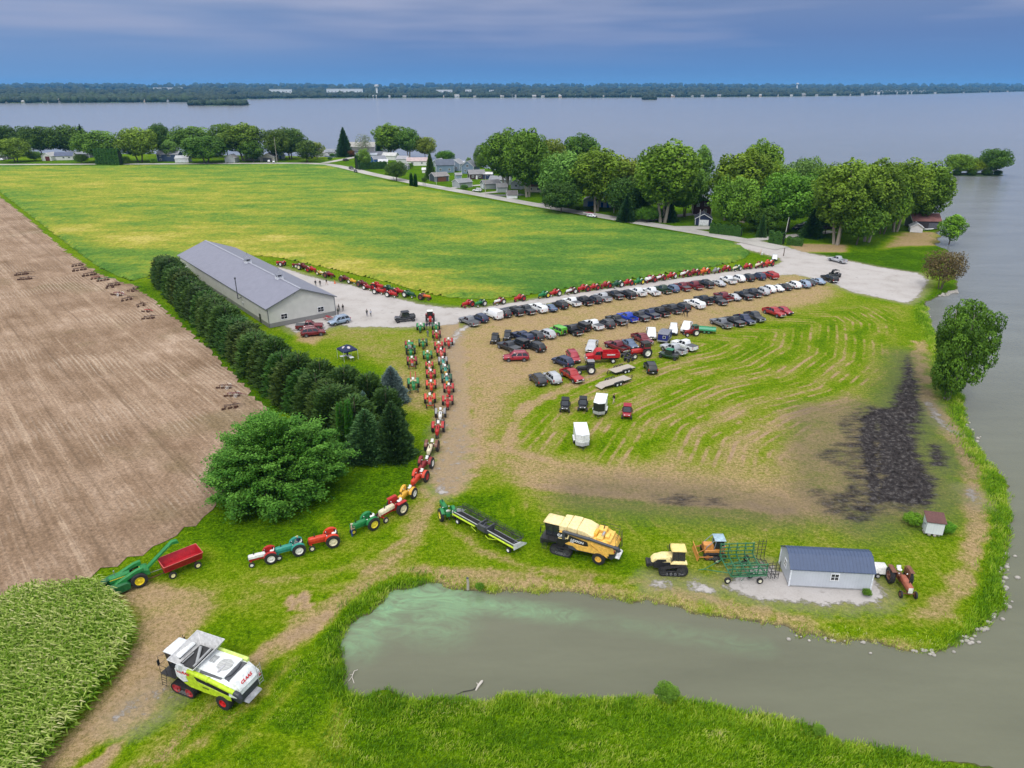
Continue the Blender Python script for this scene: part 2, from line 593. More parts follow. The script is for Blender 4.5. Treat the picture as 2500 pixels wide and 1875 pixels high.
for pp,vv,ww in (([(640,1420),(540,1520),(420,1610),(330,1670)],.62,.7),([(600,1400),(500,1500),(380,1590),(280,1665)],.60,.6),([(640,1480),(560,1560),(470,1660)],.5,.6),([(460,1560),(620,1600),(760,1700)],.42,.5),
 ([(880,1180),(800,1215),(700,1240),(560,1255)],.55,.8),([(900,1200),(820,1240),(700,1275)],.52,.6),([(500,1300),(620,1280),(740,1230),(860,1150)],.46,.8),([(860,1150),(905,1080),(935,1010)],.58,.7),
 ([(1010,1075),(1100,1150),(1230,1215)],.58,.6),([(960,1130),(1040,1190),(1160,1230),(1300,1262)],.66,.7),([(990,800),(1030,900),(1040,1000)],.85,.5),([(1010,780),(1060,900),(1070,1010)],.7,.5),
 ([(1150,1045),(1400,1075),(1700,1105)],.9,1.2),([(1130,1062),(1400,1090),(1650,1112)],.45,.8),([(1060,960),(1200,1000),(1420,1040)],.82,1.0),([(1300,800),(1240,830),(1130,880),(1090,960)],.8,1.6)):
 stroke(pp,vv,ww,.8,.85,rag=.9)
stroke([(1740,1580),(1830,1600)],.75,.8,.7,.7,rag=1.0)
area([(840,1255),(940,1240),(930,1262),(860,1275),(800,1300),(750,1340),(735,1420),(735,1500),(700,1480),(690,1380),(760,1300)],.04,.8)
stroke([(960,1248),(1100,1258),(1240,1268),(1400,1285),(1500,1305),(1600,1325),(1700,1352),(1790,1368),(1860,1385),(1960,1390)],.74,1.5,1.2,.85,rag=.9)
stroke([(1180,1230),(1300,1240),(1400,1262),(1500,1285),(1620,1315),(1760,1338),(1900,1345),(2010,1320),(2060,1290)],.8,.7,.7,.85,rag=1.0)
stroke([(1800,1330),(1950,1350),(2050,1320),(2100,1250)],.25,2.5,2,.6)
area([(2080,860),(2100,940),(2160,1030),(2185,1150),(2165,1270),(2130,1370),(2040,1400),(2090,1340),(2130,1250),(2140,1100),(2090,980),(2060,900)],.07,1.0)
area([(2000,640),(2060,600),(2075,615),(2030,645),(2010,690),(1985,700),(1975,670)],.06,1.2)
stroke([(1990,740),(1985,800),(2000,860),(2050,920),(2090,985),(2110,1060),(2110,1140),(2090,1200),(2075,1260),(2010,1330)],.82,1.6,1.6,.85,rag=1.0)
area([(1560,1150),(1900,1180),(1960,1150),(2050,1180),(2060,1260),(1990,1330),(1850,1330),(1500,1280),(1200,1220),(1150,1190),(1350,1160)],.47,3,.75)
area([(1100,1060),(1170,1150),(1160,1190),(1080,1160),(960,1110),(930,1150),(960,1070)],.13,2,.9)
area([(1180,1180),(1330,1180),(1380,1230),(1300,1225),(1180,1210)],.12,2,.9)
grav = np.full(len(P),-30.0)
def gpoly(pts,fn=D):
 global grav
 g = np.full(len(P),-30.0)
 g[near] = sdf(P[near],poly_world(pts,fn))
 grav = np.maximum(grav,g)
def gpath(pts,w,fn=D,cap=99):
 global grav
 g = np.full(len(P),-30.0)
 g[near] = np.minimum(w / 2 - path_dist(P[near],poly_world(pts,fn)),cap)
 grav = np.maximum(grav,g)
gpoly([(600,575),(655,592),(700,605),(760,616),(815,632),(850,642),(900,655),(960,664),(1040,664),(1100,654),(1220,637),(1400,610),
 (1560,588),(1670,574),(1690,566),(1682,556),(1640,545),(1580,530),(1620,516),(1680,528),(1740,545),(1800,556),(1900,577),(1985,590),(2005,605),
 (1985,640),(1960,655),(1900,642),(1840,630),(1800,612),(1720,592),(1640,597),(1500,616),(1300,640),(1180,655),(1080,676),(1000,690),
 (985,700),(880,707),(830,706),(760,706),(735,700),(700,712),(640,718),(600,690)])
gpath([(965,690),(977,760),(980,850),(978,930),(970,985),(962,1030)],1.9,cap=-.7)
gpath([(974,920),(972,990),(962,1035)],4.0,cap=-.5)
for _p in ([(968,700),(984,780),(986,860),(984,940),(976,1000),(960,1040)],):
 stroke(_p,.92,4.2,1.4,.9)
gpath([(1040,690),(990,715),(975,745)],1.2)
gpoly([(1640,1215),(1690,1235),(1890,1250),(1915,1290),(1890,1305),(1780,1305),(1700,1300),(1620,1290),(1560,1262)])
for a,b in (((1415,1257),(1440,1258)),((1500,1262),(1530,1275)),((950,1055),(958,1062))):
 gpath([a,b],1.2)
gpath([(345,1505),(320,1525),(290,1542)],2.5,cap=-.4)
gpath([(2005,870),(2030,910),(2065,935)],.9)
gpath([(2095,1060),(2110,1085)],.8)
mud = np.full(len(P),-30.0)
C5 = Crop(1900,680,600,1310)
def mpoly(pts,fn=C5,cap=99):
 global mud
 g = np.full(len(P),-30.0)
 g[near] = sdf(P[near],poly_world(pts,fn))
 mud = np.maximum(mud,np.minimum(g,cap))
mpoly([(470,685),(560,690),(640,680),(700,760),(735,860),(765,1000),(840,1090),(835,1170),(800,1210),(650,1225),(560,1200),(500,1160),(540,1050),(510,900),(520,780)])
mpoly([(650,560),(740,560),(760,700),(740,860),(600,720),(600,690)])
mpoly([(690,410),(720,480),(745,560),(745,660),(720,720),(640,690),(655,600),(668,500),(680,450)])
mpoly([(810,880),(870,890),(880,1000),(820,1000)])
mpoly([(500,690),(540,690),(560,1220),(470,1180),(460,1050),(420,850),(430,740)])
mpoly([(340,770),(430,700),(520,690),(560,1200),(470,1275),(370,1265),(290,1210),(400,1120),(370,1010),(230,950),(300,900),(390,860)],cap=-.15)
mpoly([(200,720),(520,690),(560,1200),(300,1180),(210,1000)],cap=-1.9)
mpoly([(200,1130),(330,1150),(500,1200),(560,1240),(420,1290),(300,1250),(220,1190)],cap=.2)
C6 = Crop(1100,900,1200)
mpoly([(930,580),(1060,574),(1230,598),(1240,606),(1060,600),(940,592)],C6,cap=-.3)
mpoly([(600,550),(900,560),(1240,590),(1500,640),(1240,625),(900,600),(600,580)],C6,cap=-1.6)
wet = sstep(mud,-1.0,1.5)
rid = np.abs(((P[:,1] + .25 * P[:,0] + 1.4 * fbm(P[:,0] * .2,P[:,1] * .2,3)) * .62) % 1.0 - .5)
Z += wet * ((rid - .2) * 1.0 + (fbm(P[:,0] * 1.2,P[:,1] * 1.2,3) - .5) * .5)
mow = np.zeros(len(P))
mow[near] = path_dist(P[near],poly_world([(1560,655),(1850,665),(1905,700),(1915,790),(1840,860),(1700,900),(1600,960),(1560,1100)]))
mown = np.zeros(len(P))
mown[near] = sstep(sdf(P[near],poly_world([(1115,870),(1250,805),(1400,755),(1600,705),(1820,655),(1950,665),(1940,740),(1880,870),(1790,905),(1700,1000),(1500,1010),(1300,1000),(1120,970)])),-3,5)
mown[near] = np.maximum(mown[near],.55 * sstep(sdf(P[near],poly_world([(1000,1060),(1300,1105),(1700,1135),(1850,1130),(1700,1175),(1350,1160),(1100,1120)])),-2,3))
nx,ny = len(xs),len(ys)
idx = np.arange(nx * ny).reshape(ny,nx)
quads = np.stack([idx[:-1,:-1].ravel(),idx[:-1,1:].ravel(),idx[1:,1:].ravel(),idx[1:,:-1].ravel()],1)
def ground_material():
 m = bpy.data.materials.new('grassland')
 m.use_nodes = True
 nt = m.node_tree
 b = nt.nodes['Principled BSDF']
 g = nn(nt,'ShaderNodeNewGeometry')
 pos = g.outputs['Position']
 A = lambda n: nn(nt,'ShaderNodeAttribute',{'attribute_name': n}).outputs['Fac']
 N = lambda sc,de=4.0,ro=.6,v=pos,di=0.0: nn(nt,'ShaderNodeTexNoise',i0=v,Scale=sc,Detail=de,Roughness=ro,Distortion=di).outputs[0]
 big,mid,fine,tiny = N(.10),N(.55,6,.65),N(2.4,5,.7),N(9.0,3,.7)
 mw = A('mow')
 st = mth(nt,'SINE',mth(nt,'ADD',mth(nt,'MULTIPLY',mw,3.6),mth(nt,'MULTIPLY',N(.022,2),10.0)))
 st = mapr(nt,st,.1,1.0,0,1,True)
 stn = mth(nt,'MULTIPLY',st,mapr(nt,N(.16,6,.7),.44,.58,0,1))
 d = A('dry')
 midw = A('mown')
 d2 = mth(nt,'ADD',d,mth(nt,'MULTIPLY',mth(nt,'MULTIPLY',mth(nt,'SUBTRACT',stn,.28),midw),.34))
 sw_ = mth(nt,'SINE',mth(nt,'ADD',mth(nt,'MULTIPLY',mw,.95),mth(nt,'MULTIPLY',N(.04,3),14.0)))
 d2 = mth(nt,'ADD',d2,mth(nt,'MULTIPLY',mth(nt,'MULTIPLY',sw_,midw),.11))
 d2 = mth(nt,'ADD',d2,mth(nt,'MULTIPLY',mth(nt,'SUBTRACT',big,.5),.42))
 d2 = mth(nt,'ADD',d2,mth(nt,'MULTIPLY',mth(nt,'SUBTRACT',mid,.5),.50))
 d2 = mth(nt,'ADD',d2,mth(nt,'MULTIPLY',mth(nt,'SUBTRACT',fine,.5),.62))
 d2 = mth(nt,'ADD',d2,mth(nt,'MULTIPLY',mth(nt,'SUBTRACT',tiny,.5),.40))
 col = ramp(nt,d2,[(0.0,(.034,.095,.001)),(.18,(.085,.175,.001)),(.34,(.135,.220,.003)),(.50,(.205,.240,.024)),(.64,(.290,.245,.085)),
 (.80,(.375,.270,.140)),(1.0,(.330,.235,.150))])
 dk = mapr(nt,fine,.25,.75,.55,1.40)
 col = nn(nt,'ShaderNodeVectorMath',{'operation': 'SCALE'},i0=col,i3=dk).outputs[0]
 dk2 = mapr(nt,tiny,.3,.7,.62,1.36)
 col = nn(nt,'ShaderNodeVectorMath',{'operation': 'SCALE'},i0=col,i3=dk2).outputs[0]
 gn = mth(nt,'MULTIPLY',mth(nt,'SUBTRACT',N(.7,8,.75),.5),5.0)
 gw = mapr(nt,mth(nt,'ADD',A('gravel'),gn),-.25,.35,0,1)
 gcol = ramp(nt,mth(nt,'ADD',mth(nt,'MULTIPLY',N(.25,5),.6),mth(nt,'MULTIPLY',N(6.0,4,.8),.4)),
 [(0.3,(.27,.245,.225)),(.46,(.40,.375,.36)),(.7,(.46,.44,.43))])
 gcol = mix(nt,mapr(nt,N(.5,9,.8),.56,.64,0,.5),gcol,(.17,.155,.135))
 col = mix(nt,mth(nt,'MULTIPLY',mapr(nt,mth(nt,'ADD',A('gravel'),gn),-2.4,.2,0,1),.55),col,(.33,.27,.19))
 col = mix(nt,gw,col,gcol)
 mn = mth(nt,'MULTIPLY',mth(nt,'SUBTRACT',nn(nt,'ShaderNodeTexNoise',i0=nn(nt,'ShaderNodeMapping',i0=pos,Scale=(.35,1.0,1),Rotation=(0,0,R(14))).outputs[0],Scale=.8,Detail=9.0,Roughness=.72).outputs[0],.5),6.0)
 ms = mth(nt,'ADD',A('mud'),mn)
 halo = mth(nt,'MULTIPLY',mapr(nt,ms,-8.0,.5,0,1,True),.62)
 col = mix(nt,halo,col,(.10,.09,.068))
 mw_ = mapr(nt,ms,-.8,.6,0,1)
 mcol = ramp(nt,N(1.5,6,.7),[(.35,(.018,.016,.016)),(.52,(.045,.040,.040)),(.66,(.12,.112,.108))])
 col = mix(nt,mw_,col,mcol)
 sx = nn(nt,'ShaderNodeSeparateXYZ',i0=pos)
 bank = mapr(nt,mth(nt,'ADD',sx.outputs[2],mth(nt,'MULTIPLY',mth(nt,'SUBTRACT',fine,.5),.5)),-.62,-.36,1,0)
 col = mix(nt,bank,col,(.10,.085,.055))
 nt.links.new(col,b.inputs['Base Color'])
 b.inputs['Roughness'].default_value = .95
 b.inputs['Specular IOR Level'].default_value = .03
 hh = mth(nt,'ADD',mth(nt,'MULTIPLY',fine,1.0),mth(nt,'MULTIPLY',tiny,.5))
 hh = mth(nt,'MULTIPLY',hh,mapr(nt,gw,0,1,1,.25))
 bp = nn(nt,'ShaderNodeBump',Strength=.75,Distance=.35,Height=hh)
 nt.links.new(bp.outputs[0],b.inputs['Normal'])
 return m
verts = np.stack([P[:,0],P[:,1],Z],1)
ground = npmesh('ground',verts,quads,ground_material(),{'dry': np.clip(dry,0,1),'gravel': np.clip(grav,-12,12),'mud': np.clip(mud,-14,14),'mow': mow,'mown': mown},smooth=True)
tag(ground,kind='structure')
print('ground verts',nx * ny)
def zone_mat(name,build,rough=.95):
 m = bpy.data.materials.new(name)
 m.use_nodes = True
 nt = m.node_tree
 b = nt.nodes['Principled BSDF']
 b.inputs['Roughness'].default_value = rough
 b.inputs['Specular IOR Level'].default_value = .15
 pos = nn(nt,'ShaderNodeNewGeometry').outputs['Position']
 N = lambda sc,de=4.0,ro=.6,v=pos: nn(nt,'ShaderNodeTexNoise',i0=v,Scale=sc,Detail=de,Roughness=ro).outputs[0]
 col,h,st,dist = build(nt,pos,N)
 nt.links.new(col,b.inputs['Base Color'])
 if h is not None:
  bp = nn(nt,'ShaderNodeBump',Strength=st,Distance=dist,Height=h)
  nt.links.new(bp.outputs[0],b.inputs['Normal'])
 return m
def sheet(name,poly,z,mat,step,attrs_fn=None,zfn=None,rag=0.0,soft=0.0):
 """a gridded sheet covering a polygon, its rim vertices pulled to the outline"""
 lo,hi = poly.min(0),poly.max(0)
 ax = np.arange(lo[0] - step,hi[0] + step * 2,step)
 ay = np.arange(lo[1] - step,hi[1] + step * 2,step)
 gx,gy = np.meshgrid(ax,ay)
 p = np.stack([gx.ravel(),gy.ravel()],1)
 s = sdf(p,poly)
 if rag:
  s = s + (fbm(p[:,0] / (rag * 3),p[:,1] / (rag * 3),3) - .5) * 2 * rag
 i = np.arange(len(p)).reshape(len(ay),len(ax))
 q = np.stack([i[:-1,:-1].ravel(),i[:-1,1:].ravel(),i[1:,1:].ravel(),i[1:,:-1].ravel()],1)
 keep = (s[q] > -step * .75).sum(1) == 4
 keep &= (s[q] > 0).any(1)
 q = q[keep]
 S = s.reshape(len(ay),len(ax))
 gyv,gxv = np.gradient(S,step)
 gg = np.stack([gxv.ravel(),gyv.ravel()],1)
 gg /= (np.linalg.norm(gg,axis=1)[:,None] + 1e-6)
 out = s < 0
 p[out] = p[out] - gg[out] * s[out][:,None]
 used = np.unique(q)
 mp_ = -np.ones(len(p),int)
 mp_[used] = np.arange(len(used))
 p2,s2 = p[used],np.maximum(s[used],0)
 zz = np.full(len(p2),z) if zfn is None else zfn(p2,s2)
 o = npmesh(name,np.column_stack([p2,zz]),mp_[q],mat,attrs_fn(p2,s2) if attrs_fn else None,smooth=True)
 return o
stub_poly = poly_world([(-900,300),(-300,345),(0,424),(60,470),(135,534),(215,590),(292,618),(330,645),(420,722),(500,805),(575,878),(590,905),(560,960),(520,1040),(480,1085),
 (440,1120),(380,1160),(300,1205),(200,1245),(100,1278),(0,1300),(-400,1380),(-1500,1500)])
hdir = math.atan2(.784,-.62)
def stub(nt,pos,N):
 rot = nn(nt,'ShaderNodeMapping',i0=pos,Rotation=(0,0,-R(131.5)))
 x = nn(nt,'ShaderNodeSeparateXYZ',i0=rot.outputs[0])
 wob = mth(nt,'MULTIPLY',N(.06,3),6.0)
 row = mth(nt,'SINE',mth(nt,'MULTIPLY',mth(nt,'ADD',x.outputs[1],mth(nt,'MULTIPLY',wob,.25)),2 * PI / .78))
 stv = nn(nt,'ShaderNodeMapping',i0=rot.outputs[0],Scale=(.14,1.0,1.0)).outputs[0]
 streak = nn(nt,'ShaderNodeTexNoise',i0=stv,Scale=.55,Detail=9.0,Roughness=.7).outputs[0]
 rowm = mth(nt,'MULTIPLY',mapr(nt,row,.1,.9,0,1),mapr(nt,N(.05,5),.49,.6,0,1))
 rowm = mth(nt,'MULTIPLY',rowm,mapr(nt,N(1.5,5,.7),.35,.6,0,1))
 f = mth(nt,'ADD',mth(nt,'MULTIPLY',N(.06,8,.7),.62),mth(nt,'MULTIPLY',streak,.38))
 col = ramp(nt,f,[(.36,(.155,.100,.060)),(.46,(.225,.152,.098)),(.55,(.300,.212,.146)),(.64,(.42,.315,.235))])
 trk = nn(nt,'ShaderNodeTexNoise',i0=nn(nt,'ShaderNodeMapping',i0=rot.outputs[0],Scale=(.012,1.0,1.0)).outputs[0],Scale=.5,Detail=4.0,Roughness=.75).outputs[0]
 col = mix(nt,mth(nt,'MULTIPLY',mapr(nt,trk,.56,.64,0,.6),mapr(nt,N(.3,5),.35,.6,.2,1)),col,(.47,.36,.26))
 col = mix(nt,mapr(nt,trk,.44,.36,0,.5),col,(.13,.088,.055))
 grn = mapr(nt,N(.035,3),.56,.66,0,.55)
 col = mix(nt,grn,col,(.125,.10,.042))
 fine = N(2.2,7,.85)
 col = nn(nt,'ShaderNodeVectorMath',{'operation': 'SCALE'},i0=col,i3=mapr(nt,fine,.3,.7,.35,1.65)).outputs[0]
 col = mix(nt,mth(nt,'MULTIPLY',rowm,.6),col,(.50,.41,.32))
 h = mth(nt,'ADD',mth(nt,'MULTIPLY',fine,.7),mth(nt,'MULTIPLY',row,.15))
 return col,h,.6,.25
o = sheet('harvested_field',stub_poly,.03,zone_mat('stubble_soil',stub),2.0,rag=.8)
tag(o,kind='structure')
soy_poly = poly_world([(-900,290),(-400,352),(0,361),(200,360),(450,358),(640,356),(700,357),(740,366),(800,383),(900,406),(1000,424),(1100,442),(1200,459),(1300,477),
 (1400,494),(1500,510),(1580,524),(1606,535),(1622,545),(1612,556),(1590,566),(1540,577),(1480,586),(1400,598),(1300,613),(1200,627),(1130,640),(1060,646),
 (980,644),(930,636),(880,622),(820,606),(760,592),(700,578),(640,565),(600,556),(520,550),(420,562),(345,590),(282,608),(215,580),(150,532),(60,462),(-10,408),(-300,330)])
def soy(nt,pos,N):
 ye = nn(nt,'ShaderNodeAttribute',{'attribute_name': 'yellow'}).outputs['Fac']
 stv = nn(nt,'ShaderNodeMapping',i0=pos,Scale=(.45,1,1),Rotation=(0,0,R(14))).outputs[0]
 a = nn(nt,'ShaderNodeTexNoise',i0=stv,Scale=.09,Detail=10.0,Roughness=.62).outputs[0]
 b_ = N(.5,6,.75)
 f = mth(nt,'ADD',ye,mth(nt,'ADD',mth(nt,'MULTIPLY',mth(nt,'SUBTRACT',a,.5),1.7),mth(nt,'MULTIPLY',mth(nt,'SUBTRACT',b_,.5),1.25)))
 col = ramp(nt,f,[(.05,(.065,.170,.022)),(.35,(.135,.240,.028)),(.58,(.240,.290,.028)),(.80,(.345,.335,.045)),(1.0,(.46,.40,.095))])
 col = nn(nt,'ShaderNodeVectorMath',{'operation': 'SCALE'},i0=col,i3=mapr(nt,N(1.1,6,.85),.3,.7,.5,1.5)).outputs[0]
 return col,N(1.2,6,.8),.8,.8
def soy_attr(p,s):
 y = np.full(len(p),.30)
 for pts,w,v in (([(0,385),(250,400),(500,440)],60,.62),([(150,500),(300,520),(450,530),(700,570),(900,620)],16,.80),([(450,500),(620,530)],14,.72),
 ([(100,440),(300,440),(600,450)],22,.5),([(880,410),(1000,470),(1150,500)],14,.50),([(960,515),(1060,520)],9,.62),([(650,410),(900,440)],22,.46),
 ([(1150,600),(1250,590),(1400,580)],14,.12),([(1100,560),(1400,520)],20,.18),([(920,632),(1080,640)],6,.6)):
  d = path_dist(p,poly_world(pts))
  w_ = np.exp(-(d / w) ** 2)
  y = y * (1 - w_) + v * w_
 edge = np.exp(-(s / 3.0) ** 2) * .1
 return {'yellow': y - edge}
def soy_z(p,s):
 n = _rs.rand(len(p))
 return .02 + sstep(s,.0,1.3) * (.62 + .3 * n + .35 * (fbm(p[:,0] * .25,p[:,1] * .25,2) - .5))
o = sheet('soybean_crop',soy_poly,0,zone_mat('soybean_leaves',soy),1.15,soy_attr,soy_z,rag=.2)
tag(o,kind='stuff',label='low ripening soybean crop, yellow and green patches')
def water_mat():
 m = bpy.data.materials.new('lake_water')
 m.use_nodes = True
 nt = m.node_tree
 b = nt.nodes['Principled BSDF']
 g = nn(nt,'ShaderNodeNewGeometry')
 pos = g.outputs['Position']
 N = lambda sc,de=4.0,ro=.6,v=pos,di=0.0: nn(nt,'ShaderNodeTexNoise',i0=v,Scale=sc,Detail=de,Roughness=ro,Distortion=di).outputs[0]
 sx = nn(nt,'ShaderNodeSeparateXYZ',i0=pos)
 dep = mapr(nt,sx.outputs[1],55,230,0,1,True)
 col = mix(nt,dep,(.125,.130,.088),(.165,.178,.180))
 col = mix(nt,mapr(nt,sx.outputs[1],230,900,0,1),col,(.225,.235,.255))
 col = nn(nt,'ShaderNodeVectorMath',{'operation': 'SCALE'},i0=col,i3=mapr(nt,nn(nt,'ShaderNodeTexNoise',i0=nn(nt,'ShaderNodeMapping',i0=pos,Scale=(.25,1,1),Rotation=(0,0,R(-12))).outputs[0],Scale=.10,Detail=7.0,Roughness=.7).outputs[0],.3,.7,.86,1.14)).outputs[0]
 al = nn(nt,'ShaderNodeAttribute',{'attribute_name': 'algae'}).outputs['Fac']
 sw = nn(nt,'ShaderNodeTexNoise',i0=nn(nt,'ShaderNodeMapping',i0=pos,Scale=(.8,1.4,1),Rotation=(0,0,R(35))).outputs[0],Scale=.30,Detail=7.0,Roughness=.6,Distortion=2.2).outputs[0]
 af = mth(nt,'MULTIPLY',mapr(nt,al,.05,.9,0,1),mapr(nt,sw,.36,.66,.25,1))
 sw2 = N(.9,6,.6,di=2.5)
 col = mix(nt,mth(nt,'MULTIPLY',af,.85),col,(.20,.37,.19))
 col = mix(nt,mth(nt,'MULTIPLY',af,mapr(nt,sw2,.56,.64,0,.55)),col,(.12,.22,.14))
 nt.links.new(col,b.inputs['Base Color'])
 b.inputs['Roughness'].default_value = .16
 b.inputs['Specular IOR Level'].default_value = .5
 b.inputs['IOR'].default_value = 1.33
 wv = nn(nt,'ShaderNodeMapping',i0=pos,Scale=(1.0,.6,1),Rotation=(0,0,R(25))).outputs[0]
 w1 = nn(nt,'ShaderNodeTexNoise',i0=wv,Scale=1.6,Detail=5.0,Roughness=.65).outputs[0]
 st = mapr(nt,sx.outputs[0],20,110,.16,.6)
 bp = nn(nt,'ShaderNodeBump',Strength=st,Distance=.2,Height=w1)
 nt.links.new(bp.outputs[0],b.inputs['Normal'])
 return m
wx = axis(-22,60,1.2,(-14000,14000),1.12,900)
wy = axis(38,66,1.0,(-80,16000),1.09,900)
gx,gy = np.meshgrid(wx,wy)
wp = np.stack([gx.ravel(),gy.ravel()],1)
alg = np.zeros(len(wp))
nr = (np.abs(wp[:,0]) < 120) & (wp[:,1] < 120)
for pts,w,v in (([(800,1335),(860,1300),(930,1285),(985,1300)],2.7,1.0),([(770,1390),(800,1345)],2.4,.7),([(985,1290),(1040,1305),(1120,1315),(1230,1330)],1.3,.75),
 ([(900,1340),(960,1350)],3.0,.55),([(1230,1330),(1500,1375),(1650,1400)],1.5,.25)):
 d = path_dist(wp[nr],poly_world(pts,D,WZ))
 alg[nr] = np.maximum(alg[nr],v * np.exp(-(d / w) ** 2))
ii = np.arange(len(wp)).reshape(len(wy),len(wx))
wq = np.stack([ii[:-1,:-1].ravel(),ii[:-1,1:].ravel(),ii[1:,1:].ravel(),ii[1:,:-1].ravel()],1)
water = npmesh('water',np.column_stack([wp,np.full(len(wp),WZ)]),wq,water_mat(),{'algae': alg},smooth=True)
tag(water,kind='structure')
def ribbon(name,pts,w,z,mat,fn=D,jit=.0):
 q = poly_world(pts,fn)
 out = [q[0]]
 for a,b in zip(q[:-1],q[1:]):
  n = max(1,int(np.hypot(*(b - a)) / 6))
  for k in range(1,n + 1):
   out.append(a + (b - a) * k / n)
 q = np.array(out)
 for _ in range(6):
  q[1:-1] = (q[:-2] + 2 * q[1:-1] + q[2:]) / 4
 t = np.gradient(q,axis=0)
 t /= np.linalg.norm(t,axis=1)[:,None] + 1e-9
 nr_ = np.stack([-t[:,1],t[:,0]],1)
 jl = 1 + (_rs.rand(len(q)) - .5) * jit
 L,Rr = q + nr_ * (w / 2 * jl)[:,None],q - nr_ * (w / 2 * jl)[:,None]
 v = np.column_stack([np.concatenate([L,Rr]),np.full(2 * len(q),z)])
 n = len(q)
 f = [(i,n + i,n + i + 1,i + 1) for i in range(n - 1)]
 o = npmesh(name,v,f,mat)
 tag(o,kind='structure')
 return o
def roadm(nt,pos,N):
 col = ramp(nt,mth(nt,'ADD',mth(nt,'MULTIPLY',N(.08,4),.5),mth(nt,'MULTIPLY',N(2.0,5,.7),.5)),[(.38,(.30,.285,.265)),(.5,(.40,.385,.36)),(.64,(.48,.465,.44))])
 cr = nn(nt,'ShaderNodeTexNoise',i0=pos,Scale=.035,Detail=2.0).outputs[0]
 col = mix(nt,mapr(nt,cr,.62,.66,0,.35),col,(.15,.15,.155))
 return col,None,0,0
def asph(nt,pos,N):
 return ramp(nt,N(.6,5),[(.3,(.10,.105,.11)),(.7,(.17,.17,.175))]),None,0,0
roadmat = zone_mat('worn_concrete',roadm,.85)
asphalt = zone_mat('asphalt',asph,.9)
ribbon('road',[(-900,351),(-300,356),(0,355.5),(350,354),(600,352.5),(690,352.5),(735,359),(800,375.5),(900,396),(1000,414),(1100,432),(1200,450),(1300,467),(1400,484),(1500,500),
 (1600,517),(1690,537)],7.5,.05,roadmat)
ribbon('side_road',[(700,352),(740,345),(775,337),(830,330)],6,.045,roadmat)
ribbon('driveway',[(965,408),(1000,401),(1050,399)],4,.045,roadmat,jit=.2)
ribbon('driveway',[(1040,418),(1055,414),(1098,412)],4.5,.045,roadmat,jit=.2)
ribbon('driveway',[(1045,421),(1090,425),(1130,420)],6,.048,asphalt,jit=.2)
ribbon('driveway',[(1160,442),(1190,437),(1225,433)],5,.045,asphalt,jit=.2)
ribbon('driveway',[(1385,477),(1430,470),(1500,462)],5,.045,asphalt,jit=.2)
ribbon('driveway',[(1460,492),(1500,497),(1540,492)],7,.045,roadmat,jit=.2)
ribbon('driveway',[(1610,520),(1680,512),(1760,505),(1800,500)],4.5,.047,roadmat,jit=.2)
# ================================================= ROAD VEHICLES
def ring(x,zb,zt,w,k=.93,r=.13):
 return [(x,-w * .9,zb),(x,w * .9,zb),(x,w,zb + r),(x,w,zt - r),(x,w * k,zt),(x,-w * k,zt),(x,-w,zt - r),(x,-w,zb + r)]
def wheel(parent,x,y,r,w,rimr=.62,mats=None,n=18,rimcol=(.55,.56,.58),lug=False,name='wheel',deep=.05):
 """tyre with its rim as a sub-part; y is the centre of the tyre"""
 s = 1 if y > 0 else -1
 t = MB()
 ir = r * rimr
 t.lathe([(ir,-w / 2),(r * .93,-w / 2),(r,-w * .34),(r,w * .34),(r * .93,w / 2),(ir,w / 2)],(x,y,r),n)
 if lug:
  m = 22
  for i in range(m):
   a = 2 * PI * i / m
   for sd in (-1,1):
    a2 = a + (PI / m if sd > 0 else 0)
    p = (x + math.cos(a2) * (r + .005),y + sd * w * .04,r + math.sin(a2) * (r + .005))
    q = (x + math.cos(a2 + .16) * (r - .03),y + sd * w * .49,r + math.sin(a2 + .16) * (r - .03))
    t.cyl(p,q,.035 * r / .7,n=4)
 o = t.build(name,rubber,parent)
 k = MB()
 f = w / 2
 k.lathe([(ir,s * -f * .9),(ir,s * (f - .01)),(ir * .9,s * (f - .01)),(ir * .8,s * (f - deep)),(ir * .3,s * (f - deep * .8)),(ir * .25,s * (f + .01)),(0.001,s * (f + .01))],(x,y,r),n)
 m = k.build('rim',mach,o,color=rimcol)
 return o
def body_panel_windows(root,b,t,split=None,wind=.07):
 """b,t : (x0,x1,w,z) belt and roof rectangles of the greenhouse"""
 bx0,bx1,bw,bz = b
 tx0,tx1,tw,tz = t
 MB().panel((bx1,bw,bz),(bx1,-bw,bz),(tx1,-tw,tz),(tx1,tw,tz),.06,.008,ins2=.1).build('windshield',glass,root,smooth=0,fix=False)
 MB().panel((bx0,-bw,bz),(bx0,bw,bz),(tx0,tw,tz),(tx0,-tw,tz),.07,.008,ins2=.14).build('rear_window',glass,root,smooth=0,fix=False)
 n = split or 2
 for s in (-1,1):
  m = MB()
  for i in range(n):
   f0,f1 = i / n,(i + 1) / n
   A = (bx0 + (bx1 - bx0) * f0,s * bw,bz)
   B = (bx0 + (bx1 - bx0) * f1,s * bw,bz)
   Cc = (tx0 + (tx1 - tx0) * f1,s * tw,tz)
   Dd = (tx0 + (tx1 - tx0) * f0,s * tw,tz)
   if s > 0:
    m.panel(B,A,Dd,Cc,.06,.008,ins2=.12)
   else:
    m.panel(A,B,Cc,Dd,.06,.008,ins2=.12)
  m.build('side_window',glass,root,smooth=0,fix=False)
